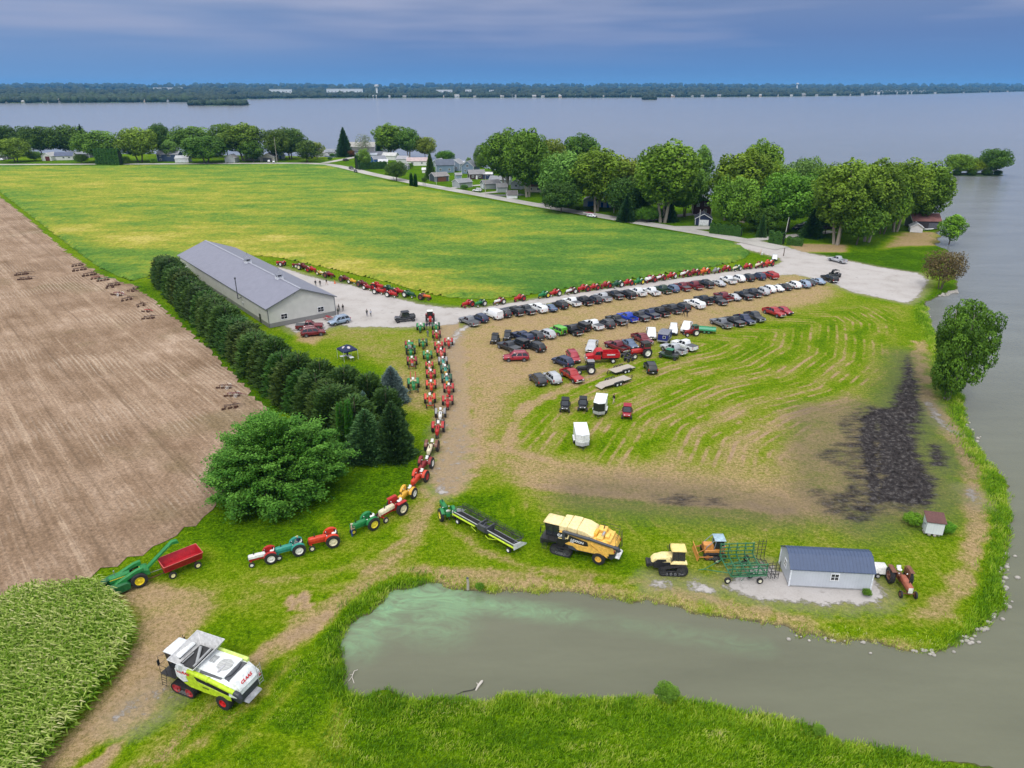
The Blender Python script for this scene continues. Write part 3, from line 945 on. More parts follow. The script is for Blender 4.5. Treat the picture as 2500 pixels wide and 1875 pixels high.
def lights(root,xf,xr,w,zf,zr,tall=False,grille=True,bump=(.45,.62),bmat=None):
 for s in (-1,1):
  MB().box(xf - .10,xf + .015,s * w * .62 - .16,s * w * .62 + .16,zf - .09,zf + .09).build('headlight',lampm,root,bevel=.02)
  h = .22 if tall else .1
  MB().box(xr - .012,xr + .08,s * w * .88 - .09,s * w * .88 + .09,zr - h,zr + h).build('taillight',redlamp,root,bevel=.015)
  MB().box(xf * .28,xf * .28 + .16,s * (w + .02),s * (w + .22),1.02 * (zf / .75),1.02 * (zf / .75) + .15).build('mirror',blackm,root,bevel=.02)
 if grille:
  MB().box(xf - .04,xf + .02,-w * .42,w * .42,zf - .22,zf + .08).build('grille',blackm,root,bevel=.02)
 for x0,x1,nm in ((xf - .05,xf + .09,'bumper'),(xr - .10,xr + .05,'bumper')):
  MB().box(x0,x1,-w * .93,w * .93,bump[0],bump[1]).build(nm,bmat or blackm,root,bevel=.03)
 MB().box(xr - .115,xr - .10,-.16,.16,bump[0] + .03,bump[0] + .17).build('license_plate',platem,root,smooth=0)
def wheels4(root,xf,xr,w,r,tw=.24,rimcol=(.5,.51,.53)):
 for x in (xf,xr):
  for s in (-1,1):
   MB().cyl((x,s * (w - .20),r + .02),(x,s * (w + .004),r + .02),r + .075,n=18).build('wheel_arch',blackm,root)
   wheel(root,x,s * (w - tw / 2 + .03),r,tw,rimr=.64,rimcol=rimcol)
def make_pickup(cover=None,long=0.0):
 L = 2.95 + long
 w = .99
 root = thing('pickup_truck','x','pickup truck')
 r = .41
 m = MB()
 m.loft([ring(-.95,.42,1.16,w),ring(.85,.42,1.17,w),ring(1.25,.42,1.16,w * .99),ring(2.55,.42,1.08,w * .97),ring(L - .05,.46,1.0,w * .93,r=.16),ring(L,.5,.92,w * .88,r=.16)])
 b,t = (-.98,1.12,.93,1.13),(-.72,.42,.76,1.86)
 m.fr((b[0],b[1],-b[2],b[2],b[3]),(t[0],t[1],-t[2],t[2],t[3]))
 m.box(-L,-.95,-w,w,.42,.80)
 for s in (-1,1):
  m.box(-L,-.95,s * w - (.09 if s > 0 else 0),s * w + (.09 if s < 0 else 0),.80,1.16)
 m.box(-L,-L + .08,-w + .09,w - .09,.80,1.15)
 m.box(-1.03,-.95,-w + .09,w - .09,.80,1.16)
 m.build('body',paint,root,bevel=.035)
 MB().box(-L + .09,-1.04,-w + .10,w - .10,.80,.815).build('bed_liner',blackm,root)
 MB().fr((t[0] - .02,t[1] + .05,-t[2] - .02,t[2] + .02,t[3] - .01),(t[0] + .08,t[1] - .10,-t[2] + .06,t[2] - .06,t[3] + .055)).build('roof',paint,root,bevel=.02)
 if cover == 'tonneau':
  MB().box(-L + .03,-1.0,-w + .04,w - .04,1.165,1.20).build('tonneau_cover',darkgrey,root,bevel=.02)
 if cover == 'topper':
  q = root
  o = MB().fr((-L + .02,-.99,-w + .03,w - .03,1.165),(-L + .30,-.98,-w + .22,w - .22,1.80)).build('topper',paint,q,bevel=.05)
  for s in (-1,1):
   A,B,Cc,Dd = (-L + .02,s * (w - .03),1.165),(-.99,s * (w - .03),1.165),(-.98,s * (w - .22),1.8),(-L + .3,s * (w - .22),1.8)
   pm = MB()
   (pm.panel(B,A,Dd,Cc,.08,.006,ins2=.25) if s > 0 else pm.panel(A,B,Cc,Dd,.08,.006,ins2=.25))
   pm.build('topper_window',glass,o,smooth=0,fix=False)
  MB().panel((-L + .02,-w + .03,1.165),(-L + .02,w - .03,1.165),(-L + .3,w - .22,1.8),(-L + .3,-w + .22,1.8),.1,.006,ins2=.2).build('topper_window',glass,o,smooth=0,fix=False)
 body_panel_windows(root,b,t,2)
 lights(root,L,-L,w,.86,.93,tall=True,bump=(.46,.64),bmat=chrome)
 wheels4(root,1.95 + long * .6,-1.85 - long * .5,w,r,.27)
 return Proto(root)
def make_suv(L=2.4,w=.96,H=1.75,sedan=False,boxy=False,rack=False,van=False):
 nm = 'sedan' if sedan else 'cargo_van' if van else 'suv'
 root = thing(nm,'x','car')
 r = .34 if not boxy else .4
 belt = .92 if sedan else 1.05
 zb = .28 if not boxy else .42
 m = MB()
 if van:
  m.loft([ring(-L,.45,1.2,w * .97),ring(-L + .1,.38,1.25,w),ring(1.7,.38,1.25,w),ring(2.3,.40,1.18,w * .96),ring(L - .05,.42,1.05,w * .92),ring(L,.5,.95,w * .86)])
  b,t = (-L + .02,1.85,w - .03,1.2),(-L + .10,.95,w - .20,H)
 elif sedan:
  m.loft([ring(-L,.42,.82,w * .84),ring(-L + .12,.32,.92,w * .93),ring(-1.5,zb,.97,w),ring(.7,zb,.95,w),ring(1.6,zb,.88,w * .98),ring(L - .12,.32,.74,w * .9,r=.12),ring(L,.4,.64,w * .8,r=.08)])
  b,t = (-1.75,1.12,w * .92,belt - .02),(-.98,.28,w * .70,H)
 elif boxy:
  m.loft([ring(-L,zb,1.12,w * .97),ring(.95,zb,1.12,w * .97),ring(1.0,zb,1.10,w * .9),ring(L - .05,zb + .1,1.04,w * .82),ring(L,zb + .12,1.0,w * .8)])
  b,t = (-L + .02,.95,w * .92,1.10),(-L + .06,.70,w * .86,H)
 else:
  m.loft([ring(-L,.5,1.0,w * .9),ring(-L + .1,.36,1.06,w * .96),ring(-1.3,zb + .05,1.08,w),ring(.8,zb + .05,1.06,w),ring(1.3,zb + .05,1.02,w * .98),ring(L - .15,.4,.88,w * .92),ring(L,.48,.76,w * .82,r=.1)])
  b,t = (-L + .08,1.28,w * .94,belt - .01),(-L + .62,.45,w * .74,H)
 m.fr((b[0],b[1],-b[2],b[2],b[3]),(t[0],t[1],-t[2],t[2],t[3]))
 if boxy:
  for x in (1.45,-1.45):
   for s in (-1,1):
    m.box(x - .5,x + .5,s * w * .80 - .14,s * w * .80 + .24 * (s > 0) + .14 * (s < 0) - (.10 if s < 0 else 0),.82,.90)
 m.build('body',paint,root,bevel=.05)
 MB().fr((t[0] - .02,t[1] + .04,-t[2] - .015,t[2] + .015,t[3] - .01),(t[0] + .10,t[1] - .12,-t[2] + .07,t[2] - .07,t[3] + .05)).build('roof',paint,root,bevel=.02)
 if rack:
  for s in (-1,1):
   MB().tube([(t[0] + .1,s * (t[2] - .04),t[3] + .03),(t[0] + .2,s * (t[2] - .04),t[3] + .11),(t[1] - .25,s * (t[2] - .04),t[3] + .11),(t[1] - .15,s * (t[2] - .04),t[3] + .03)],.025).build('roof_rail',chrome,root)
 if van:
  bt = MB().panel((b[1],b[2],b[3]),(b[1],-b[2],b[3]),(t[1],-t[2],t[3]),(t[1],t[2],t[3]),.07,.008,ins2=.1).build('windshield',glass,root,smooth=0,fix=False)
  MB().panel((b[0],-b[2],b[3]),(b[0],-.03,b[3]),(t[0],-.03,t[3]),(t[0],-t[2],t[3]),.2,.008,ins2=.2).panel((b[0],.03,b[3]),(b[0],b[2],b[3]),(t[0],t[2],t[3]),(t[0],.03,t[3]),.2,.008,ins2=.2).build('rear_window',glass,root,smooth=0,fix=False)
  for s in (-1,1):
   A,B,Cc,Dd = (.85,s * b[2],b[3]),(1.8,s * b[2],b[3]),(.98,s * t[2],t[3]),(.55,s * t[2],t[3])
   pm = MB()
   (pm.panel(B,A,Dd,Cc,.1,.008) if s > 0 else pm.panel(A,B,Cc,Dd,.1,.008))
   pm.build('side_window',glass,root,smooth=0,fix=False)
 else:
  body_panel_windows(root,b,t,3 if not sedan else 2)
 if boxy:
  sp = MB().lathe([(.2,-.11),(.36,-.11),(.38,0),(.36,.11),(.2,.11)],(0,0,0),16)
  sp.v = [(-L - .02 - y - .11,x,z + 1.05) for x,y,z in sp.v]
  sp.build('spare_wheel',rubber,root)
 lights(root,L,-L,w,.72 if not boxy else .85,.86 if sedan else .98,tall=not sedan,bump=(.40,.56) if not boxy else (.5,.64),bmat=chrome if van else None)
 wheels4(root,L * .60,-L * .60,w * (1.0 if not boxy else 1.04),r + (.03 if van else 0),.22)
 return Proto(root)
def make_utv(crew=False,closed=False,bed=True):
 root = thing('utility_vehicle','x','utility vehicle')
 L,w = (1.9 if crew else 1.5),.74
 m = MB()
 m.loft([ring(-L,.55,.9,w * .9,r=.06),ring(-.2,.35,.75,w,r=.06),ring(.6,.35,.78,w,r=.06),ring(L - .3,.5,.98,w * .85,r=.1),ring(L,.55,.82,w * .7,r=.08)])
 m.build('body',paint,root,bevel=.03)
 MB().box(-L + .02,-.75,-w * .9,w * .9,.88,.93).box(-L + .02,-L + .07,-w * .9,w * .9,.93,1.15).box(-L + .02,-.75,-w * .9,-w * .9 + .05,.93,1.12).box(-L + .02,-.75,w * .9 - .05,w * .9,.93,1.12).build('cargo_bed',darkgrey,root)
 cg = MB()
 for s in (-1,1):
  cg.tube([(.85,s * w * .88,.8),(.45,s * w * .8,1.75),(-.7,s * w * .8,1.8),(-.8,s * w * .88,.85)],.035)
  if crew or closed:
   cg.tube([(-.1,s * w * .85,.75),(-.1,s * w * .8,1.78)],.035)
 for x,z in ((.45,1.75),(-.7,1.8)):
  cg.tube([(x,-w * .8,z),(x,w * .8,z)],.035)
 cg.build('roll_cage',blackm,root)
 MB().fr((-.85,.6,-w * .9,w * .9,1.80),(-.75,.45,-w * .78,w * .78,1.87)).build('roof',mach,root,bevel=.03,color=(.05,.055,.065))
 MB().box(-.55,-.05,-w * .8,w * .8,.72,.92).box(-.62,-.5,-w * .8,w * .8,.9,1.35).build('seat',blackm,root,bevel=.04)
 MB().panel((.84,w * .84,.9),(.84,-w * .84,.9),(.5,-w * .77,1.7),(.5,w * .77,1.7),.03,.0).build('windshield',glass,root,smooth=0,fix=False)
 if closed:
  for s in (-1,1):
   MB().box(-.75,.6,s * w * .86 - .01,s * w * .86 + .01,.8,1.72).build('side_window',glass,root)
 for s in (-1,1):
  MB().box(L - .12,L + .01,s * w * .5 - .1,s * w * .5 + .1,.78,.87).build('headlight',lampm,root,bevel=.02)
 for x in (L - .45,-L + .5):
  for s in (-1,1):
   wheel(root,x,s * (w - .02),.33,.26,rimr=.5,rimcol=(.06,.06,.065))
 return Proto(root)
PK = dict(pickup=make_pickup(),pickup_t=make_pickup('tonneau'),topper=make_pickup('topper'),longpick=make_pickup('topper',.25),
 suv=make_suv(),suvr=make_suv(rack=True,L=2.45),sedan=make_suv(2.42,.92,1.43,sedan=True),van=make_suv(2.85,1.02,2.12,van=True),
 jeep=make_suv(2.1,.93,1.85,boxy=True),utv=make_utv(),utvc=make_utv(crew=True,closed=True))
KN = dict(pickup='open pickup',pickup_t='covered pickup',topper='capped pickup',longpick='capped pickup',suv='SUV',suvr='railed SUV',sedan='sedan',van='cargo van',
 jeep='boxy off-roader',utv='utility vehicle',utvc='enclosed utility vehicle')
CAT = dict(pickup='pickup truck',pickup_t='pickup truck',topper='pickup truck',longpick='pickup truck',suv='SUV',suvr='SUV',sedan='car',van='van',jeep='off-roader',utv='utility vehicle',utvc='utility vehicle')
CC = {'white': (.74,.76,.78),'black': (.008,.009,.012),'dark grey': (.022,.025,.032),'grey': (.16,.17,.19),'silver': (.42,.44,.47),'navy': (.012,.022,.065),'blue': (.012,.05,.42),
 'steel blue': (.07,.115,.20),'maroon': (.15,.008,.018),'red': (.33,.010,.014),'green': (.10,.42,.03),'dark green': (.012,.04,.018),'light blue': (.25,.33,.45),'crimson': (.30,.010,.028)}
USED = {}
def uniq(lab):
 if lab in USED:
  print('DUP LABEL',lab)
 USED[lab] = 1
 return lab
CARS = []
def car(K,x,y,kind,colr,hd,label,group=None,sc=1.0,z=.75,extra=None):
 p = K(x,y,z)
 rz = K.head(x,y,*hd) if isinstance(hd,tuple) else hd
 c = CC[colr]
 cols = {'body': c,'roof': c,'topper': c}
 if extra:
  cols.update(extra)
 o = PK[kind].place((p[0],p[1]),rz,uniq(label),CAT[kind],group,cols,sc)
 CARS.append((o,kind,colr))
 return o
K2 = Crop(1100,600,500)
K3 = Crop(1560,600,540)
K4 = Crop(1180,740,580)
HR = (-125,-50)
def do_row(items,where,group):
 n = len(items)
 for i,(K,x,y,kind,colr,*rest) in enumerate(items):
  lab = rest[0] if rest and isinstance(rest[0],str) else None
  if lab is None:
   nbr = lambda j: items[j][4] + ' ' + CAT[items[j][3]].split()[0]
   a = colr + ' ' + KN[kind]
   if i == 0:
    lab = '%s first in the %s, beside %s' % (a,where,nbr(1))
   elif i == n - 1:
    lab = '%s last in the %s, beside %s' % (a,where,nbr(n - 2))
   else:
    lab = '%s between %s and %s, %s' % (a,nbr(i - 1),nbr(i + 1),where)
  car(K,x,y,kind,colr,HR,lab,group)
ROW1 = [(K2,200,812,'pickup_t','grey'),(K2,318,778,'suv','navy'),(K2,460,740,'van','white'),(K2,568,722,'suvr','dark grey'),(K2,688,702,'topper','black'),(K2,815,688,'pickup_t','dark grey'),
 (K2,938,668,'longpick','white'),(K2,1068,662,'sedan','steel blue'),(K2,1182,634,'suv','black'),(K2,1310,604,'pickup_t','white'),(K2,1437,592,'pickup','black'),(K2,1552,577,'suv','dark grey'),
 (K2,1645,553,'pickup_t','silver'),(K2,1772,528,'pickup_t','black'),(K2,1907,522,'topper','black'),(K2,2022,498,'pickup','white'),(K3,125,455,'pickup','white'),(K3,238,435,'pickup','dark green'),
 (K3,330,425,'suv','steel blue'),(K3,432,408,'pickup_t','maroon'),(K3,552,394,'pickup','maroon'),(K3,662,378,'topper','black'),(K3,797,368,'sedan','silver'),(K3,892,340,'pickup_t','white'),
 (K3,992,324,'suv','white'),(K3,1087,316,'suv','black'),(K3,1197,303,'suvr','navy'),(K3,1312,292,'topper','red')]
ROW1[14] += ('black pickup with bed cap beside white pickup, far row behind covered black pickup',)
ROW1[15] += ('white pickup with open black bed, one of two white pickups beside black bed cap',)
ROW1[16] += ('white pickup with white bed beside dark green pickup, row along gravel road',)
do_row(ROW1,'gravel road row','cars and trucks parked in the row along the gravel road')
ROW2 = [(K4,362,308,'topper','navy'),(K4,475,300,'suv','dark grey'),(K4,587,283,'suv','silver'),(K4,697,254,'jeep','green'),(K4,822,248,'pickup','black'),(K4,925,220,'jeep','black'),
 (K4,1022,198,'pickup_t','white'),(K4,1142,188,'suvr','dark grey'),(K4,1235,155,'pickup_t','black'),(K4,1342,129,'pickup','blue'),(K4,1452,119,'pickup_t','dark grey'),(K4,1547,98,'pickup_t','navy'),
 (K4,1640,78,'pickup','black','black open-bed pickup between navy covered pickup and grey pickup, middle row'),(K3,328,628,'pickup','dark grey'),(K3,432,607,'suv','black'),(K3,557,578,'longpick','white'),(K3,645,540,'pickup','black'),(K3,788,545,'pickup_t','dark grey'),
 (K3,842,505,'pickup','maroon'),(K3,942,505,'sedan','silver'),(K3,1047,492,'pickup_t','black'),(K3,1137,468,'pickup','dark grey'),(K3,1227,452,'suvr','silver'),(K3,1292,430,'suv','white'),
 (K3,1377,418,'sedan','white'),(K3,1457,403,'sedan','black'),(K3,1547,388,'suv','white'),(K3,1642,380,'suvr','light blue'),(K3,1697,358,'sedan','dark grey'),(K3,1792,348,'sedan','light blue'),
 (K3,1905,324,'topper','black')]
do_row(ROW2,'middle row','cars and trucks parked in the middle row of the meadow')
g3 = 'trucks parked in the short row on the meadow'
car(K3,822,770,'pickup','grey',HR,'grey pickup with open bed starting the short row below the middle row',g3)
car(K3,947,752,'pickup_t','black',HR,'black pickup with flat bed cover between grey pickup and navy pickup',g3)
car(K3,1055,735,'pickup','navy',(125,55),'navy pickup facing the meadow beside a covered black pickup',g3)
car(K3,1157,706,'pickup','dark grey',(125,55),'charcoal pickup facing the meadow, ending the short row',g3)
car(K3,1350,662,'pickup','red',(120,42),'bright red pickup standing alone with a crimson sedan behind it',g3)
car(K3,1452,642,'sedan','crimson',(110,42),'crimson sedan parked behind the bright red pickup at the meadow edge',g3)
car(K3,1987,138,'pickup','silver',(-110,-26),'silver crew-cab pickup on the gravel pad beside the bright lawn')
car(K3,1357,120,'jeep','white',(0,50),'small white off-roader on the grass corner behind the tractors',sc=.85)
car(K3,1958,284,'utv','black',(-110,-30),'black utility vehicle behind the last black pickup on the gravel',sc=1.1)
g4 = 'vehicles gathered in the meadow below the rows'
K = K4
car(K,110,335,'utv','black',(-30,60),'black roofed utility vehicle beside a grey covered pickup in the straw',g4,1.05)
car(K,227,308,'utv','dark grey',(-30,60),'black utility vehicle with white box in its bed, next to navy pickup',g4,1.05)
car(K,237,404,'pickup_t','dark grey',HR,'charcoal pickup with grey bed cover parked before the two utility vehicles',g4)
car(K,345,374,'jeep','black',HR,'black boxy off-roader between charcoal pickup and navy capped pickup',g4)
car(K,487,402,'suv','black',HR,'black SUV parked by itself below the navy capped pickup',g4)
car(K,305,497,'suvr','crimson',(-180,4),'crimson SUV standing side-on in the straw, alone',g4,1.03)
car(K,740,538,'suv','navy',HR,'dark blue SUV beside the crimson minivan near the dump truck',g4)
car(K,838,497,'suv','crimson',(60,75),'crimson minivan facing the camera between blue SUV and dump truck',g4)
car(K,1010,398,'pickup','silver',(-35,75),'silver pickup with black bed facing the camera behind the dump truck',g4)
car(K,1242,398,'pickup','maroon',HR,'maroon pickup with tail toward camera beside the red dump truck',g4)
car(K,1368,374,'sedan','steel blue',(90,60),'slate blue sedan between two maroon pickups',g4)
car(K,1480,332,'pickup','maroon',(100,52),'maroon pickup nosing toward the big red tractor',g4)
car(K,1565,278,'pickup','white',(10,80),'white pickup facing the camera beside the blue camper trailer',g4)
car(K,1770,243,'suv','white',(-5,80),'white SUV facing the camera behind the blue camper trailer',g4)
car(K,1892,218,'pickup','white',(-35,70),'white pickup facing the camera behind the small red tractor',g4)
car(K,1872,388,'pickup_t','white',(-135,-48),'white pickup with white bed cover beside a silver pickup',g4)
car(K,1772,424,'pickup','silver',(-135,-48),'silver pickup with open black bed in front of the green utility vehicle',g4)
car(K,1730,478,'utvc','dark green',(-60,-12),'green-roofed utility vehicle by the silver pickup',g4,1.05,extra={'roof': (.02,.18,.10)})
car(K,1557,592,'suv','black',(-40,-70),'black SUV parked alone on the grass near the trailers',g4)
car(K,507,704,'suv','dark grey',(-75,-65),'dark grey SUV at the edge of the green meadow',g4)
car(K,642,688,'suvr','silver',(-75,-60),'silver SUV between dark grey SUV and red pickup',g4)
car(K,825,670,'pickup','red',(110,70),'red pickup with chrome grille facing the camera',g4)
K5 = Crop(1340,920,240,1991)
car(K5,330,560,'utvc','black',(-12,100),'black enclosed utility vehicle, farthest from the enclosed trailer',g4,1.0)
car(K5,690,540,'utvc','black',(-8,100),'black enclosed utility vehicle right beside the white and black trailer',g4,1.0)
car(K5,1585,690,'utvc','crimson',(-8,100),'crimson-nosed utility vehicle with dark roof on open meadow',g4,1.02)
B = Crop(350,560,650)
car(B,1380,800,'pickup_t','maroon',(120,-6),'maroon pickup with black bed cover parked against the grey barn')
car(B,1410,852,'suvr','maroon',(100,-10),'maroon SUV on bare ground before the maroon pickup',sc=1.05)
car(B,1625,757,'suvr','light blue',(-110,25),'silver blue SUV by the picnic bench at the barn corner',sc=1.03)
car(B,2172,735,'utvc','dark grey',(-95,10),'dark crew utility vehicle on the gravel before the barn',sc=1.25)
R3 = Crop(800,360,500)
car(R3,255,222,'pickup','black',(60,22),'black pickup driving along the concrete road')
car(R3,302,255,'suv','dark grey',(60,35),'small dark SUV following on the concrete road',sc=.9)
car(R3,198,135,'suv','black',(60,-6),'black SUV parked on the side lane near the lake houses')
car(R3,1615,460,'suv','white',(-90,-4),'white SUV parked by the grey garages')
R4 = Crop(1150,280,600)
car(R4,1088,905,'sedan','white',(100,12),'white car beside the boat trailer at the road',sc=.9)
car(Crop(0,180,640),10,722,'sedan','white',(50,2),'white car behind the trees at the end of the far road')
car(Crop(1700,320,780),745,650,'suv','dark green',(-100,10),'dark SUV in the shade on the driveway under the trees')
car(Crop(1700,320,780),705,665,'suv','dark grey',(-100,14),'dark grey SUV at the head of the shaded driveway')
HW = Crop(600,180,640)
car(HW,195,738,'suv','white',(0,30),'white SUV in the open garage drive by the far road',sc=.9)
car(HW,235,742,'sedan','white',(0,30),'white car next to the SUV in the garage drive',sc=.9)
# ================================================= TRACTORS
def arc_strip(mb,cx,cz,r,a0,a1,y0,y1,th=.03,n=10,mi=0):
 """curved sheet (mudguard) around an axle"""
 vs,fs = [],[]
 for i in range(n + 1):
  a = a0 + (a1 - a0) * i / n
  for rr in (r,r + th):
   for y in (y0,y1):
    vs.append((cx + rr * math.cos(a),y,cz + rr * math.sin(a)))
 for i in range(n):
  o,p = i * 4,i * 4 + 4
  fs += [(o,o + 1,p + 1,p),(o + 2,p + 2,p + 3,o + 3),(o,p,p + 2,o + 2),(o + 1,o + 3,p + 3,p + 1)]
 fs += [(0,2,3,1),(n * 4,n * 4 + 1,n * 4 + 3,n * 4 + 2)]
 mb.add(vs,fs,mi)
def make_tractor(kind='wide',cab=False,canopy=False,flatfender=False,modern=False):
 """kind: wide or narrow front; x forward, rear axle at x=-.75"""
 root = thing('vintage_tractor' if not modern else 'cab_tractor','x','tractor')
 RR = .72 if not modern else .88
 ra = -.8
 fr = .33 if not modern else .5
 tw = .34 if not modern else .48
 ty = .78 if not modern else .88
 fx = 1.35 if not modern else 1.65
 hw = .27 if not modern else .38
 hz0,hz1 = (.86,1.30) if not modern else (.95,1.55)
 h = MB()
 n0 = fx + .22
 pr = lambda x,a,b,w_: [(x,-w_,a),(x,w_,a),(x,w_,b - .1),(x,w_ * .6,b),(x,-w_ * .6,b),(x,-w_,b - .1)]
 h.loft([pr(-.25,hz0,hz1 - .02,hw * .95),pr(.4,hz0,hz1,hw),pr(n0 - .1,hz0 - .02,hz1 - .03,hw * .95),pr(n0,hz0 - .05,hz1 - .1,hw * .8)])
 h.build('hood',mach,root,bevel=.02)
 MB().box(n0 - .02,n0 + .03,-hw * .72,hw * .72,hz0 - .22,hz1 - .12).build('grille',mach,root,bevel=.02,color=(.5,.5,.5))
 c = MB()
 c.fr((-.2,n0 - .12,-.17,.17,.55),(-.2,n0 - .1,-.2,.2,hz0 + .02))
 c.box(-1.15,-.15,-.22,.22,.48,.95)
 c.cyl((ra,-ty + .1,RR),(ra,ty - .1,RR),.13,n=10)
 c.box(-.15,.25,-.12,.12,.5,.7)
 c.box(n0 - .2,n0 - .02,-.16,.16,.45,hz0)
 c.build('chassis',mach,root,bevel=.02,color=(.3,.02,.02))
 for s in (-1,1):
  wheel(root,ra,s * ty,RR,tw,rimr=.60,rimcol=(.6,.6,.5),lug=True,n=22,name='rear_wheel',deep=.12)
  f = MB()
  if flatfender or modern:
   f.fr((ra - .55,ra + .62,s * ty - .2,s * ty + .2,RR * 2 + .03),(ra - .5,ra + .55,s * ty - .18,s * ty + .18,RR * 2 + .09))
   f.box(ra - .5,ra + .75,s * (ty - .26) - .015,s * (ty - .26) + .015,.9,RR * 2 + .04)
  else:
   arc_strip(f,ra,RR,RR + .06,.25,2.5,s * (ty - .28),s * (ty + .08))
   f.fr((ra - .35,ra + .6,s * (ty - .27) - .012,s * (ty - .27) + .012,.85),(ra - .3,ra + .4,s * (ty - .27) - .012,s * (ty - .27) + .012,RR * 2 + .02))
  f.build('fender',mach,root)
 ax = MB()
 fy = .62 if kind == 'wide' else .14
 if modern:
  fy = .82
 ax.cyl((fx,-fy + .08,fr + .12),(fx,fy - .08,fr + .12),.055,n=8)
 ax.cyl((fx,0,fr + .1),(fx,0,hz0),.09,n=8)
 for s in (-1,1):
  ax.cyl((fx,s * (fy - .12),fr),(fx,s * (fy - .12),fr + .28),.05,n=8)
 ax.build('front_axle',mach,root,color=(.3,.02,.02))
 for s in (-1,1):
  wheel(root,fx,s * fy,fr,.16 if not modern else .34,rimr=.58,rimcol=(.6,.6,.5),n=16,name='front_wheel',deep=.03,lug=modern)
 if not modern:
  MB().cyl((.95,.06,hz1 - .05),(.95,.06,hz1 + .42),.032,n=8).cyl((.95,.06,hz1 + .05),(.95,.06,hz1 + .3),.055,n=8).build('exhaust_pipe',blackm,root)
  st = MB()
  st.tube([(-.15,0,hz1 - .1),(-.42,0,hz1 + .12)],.02)
  st.add(*torus_vf((-.43,0,hz1 + .13),.19,.018,tilt=R(38)))
  st.build('steering_wheel',blackm,root)
  se = MB()
  se.loft([[(-1.02 + .21 * math.cos(a) * k,.23 * math.sin(a) * k,z) for a in [2 * PI * i / 12 for i in range(12)]] for k,z in ((.8,1.16),(1.0,1.24),(.85,1.28))])
  se.fr((-1.27,-1.19,-.2,.2,1.24),(-1.33,-1.27,-.19,.19,1.5))
  se.build('seat',mach,root,bevel=.02,color=(.6,.6,.58))
  for s in (-1,1):
   MB().ell((-.28,s * .36,hz1 + .02),(.05,.07,.07),8,5).build('headlight',lampm,root)
 if canopy:
  cv = MB()
  for s in (-1,1):
   for x in (-1.2,-.3):
    cv.tube([(x,s * .45,1.2),(x,s * .45,2.2)],.025)
  cv.build('canopy_frame',blackm,root)
  MB().fr((-1.5,0.0,-.6,.6,2.18),(-1.4,-.1,-.5,.5,2.27)).build('canopy',mach,root,bevel=.03)
 if cab or modern:
  x0,x1,w,z0,z1 = (-1.35,-.15,.55,1.1,2.35) if not modern else (-1.5,-.1,.75,1.2,2.6)
  MB().fr((x0,x1,-w,w,z0),(x0 + .05,x1 - .12,-w * .9,w * .9,z1)).build('cab_glass',glass,root)
  p = MB()
  for s in (-1,1):
   for x,X in ((x0,x0 + .05),(x1,x1 - .12)):
    p.tube([(x,s * w,z0),(X,s * w * .9,z1)],.045,n=4)
   p.box(x0,x1,s * w - .02,s * w + .02,z0 - .25,z0 + .08)
  p.build('cab_frame',mach,root)
  MB().fr((x0 - .1,x1 + .05,-w,w,z1),(x0,x1 - .05,-w * .85,w * .85,z1 + .13)).build('cab_roof',mach,root,bevel=.04,color=(.7,.7,.7))
  MB().cyl((.3,-.3,hz1 - .1),(.3,-.3,hz1 + .9),.05,n=8).build('exhaust_pipe',blackm,root)
  for s in (-1,1):
   MB().box(n0 - .06,n0 + .02,s * hw * .6 - .08,s * hw * .6 + .08,hz1 - .32,hz1 - .2).build('headlight',lampm,root)
 MB().tube([(-1.15,0,.5),(-1.55,0,.42)],.05,n=5).box(-1.62,-1.5,-.08,.08,.36,.44).build('drawbar',blackm,root)
 return Proto(root)
def torus_vf(c,R_,r,tilt=0.0,n=16,k=5):
 vs,fs = [],[]
 for i in range(n):
  a = 2 * PI * i / n
  for j in range(k):
   b = 2 * PI * j / k
   x,y,z = (R_ + r * math.cos(b)) * math.cos(a),(R_ + r * math.cos(b)) * math.sin(a),r * math.sin(b)
   vs.append((c[0] + x * math.cos(tilt) + z * math.sin(tilt),c[1] + y,c[2] + x * math.sin(tilt) + z * math.cos(tilt)))
 for i in range(n):
  for j in range(k):
   fs.append((i * k + j,((i + 1) % n) * k + j,((i + 1) % n) * k + (j + 1) % k,i * k + (j + 1) % k))
 return vs,fs
TP = dict(w=make_tractor('wide'),n=make_tractor('narrow'),wf=make_tractor('wide',flatfender=True),can=make_tractor('wide',canopy=True,flatfender=True),
 mod=make_tractor('wide',modern=True))
TC = {'red': (.40,.016,.014),'dark red': (.22,.012,.014),'maroon': (.13,.012,.014),'green': (.012,.19,.05),'dark green': (.01,.075,.035),'orange': (.62,.11,.012),'orange-red': (.55,.045,.015),'cream': (.66,.60,.42),
 'white': (.68,.68,.66),'yellow': (.66,.36,.03),'teal': (.03,.26,.20),'grey': (.25,.25,.26),'brown': (.16,.06,.03),'rusty': (.34,.10,.055),'salmon': (.55,.10,.08),'dark': (.02,.02,.022),'blue': (.01,.03,.12),'olive': (.16,.17,.05)}
RIM = {'white': (.72,.71,.66),'yellow': (.72,.60,.05),'red': (.40,.02,.02),'cream': (.70,.64,.45),'grey': (.4,.4,.4),'orange': (.5,.12,.03),'brown': (.18,.07,.04)}
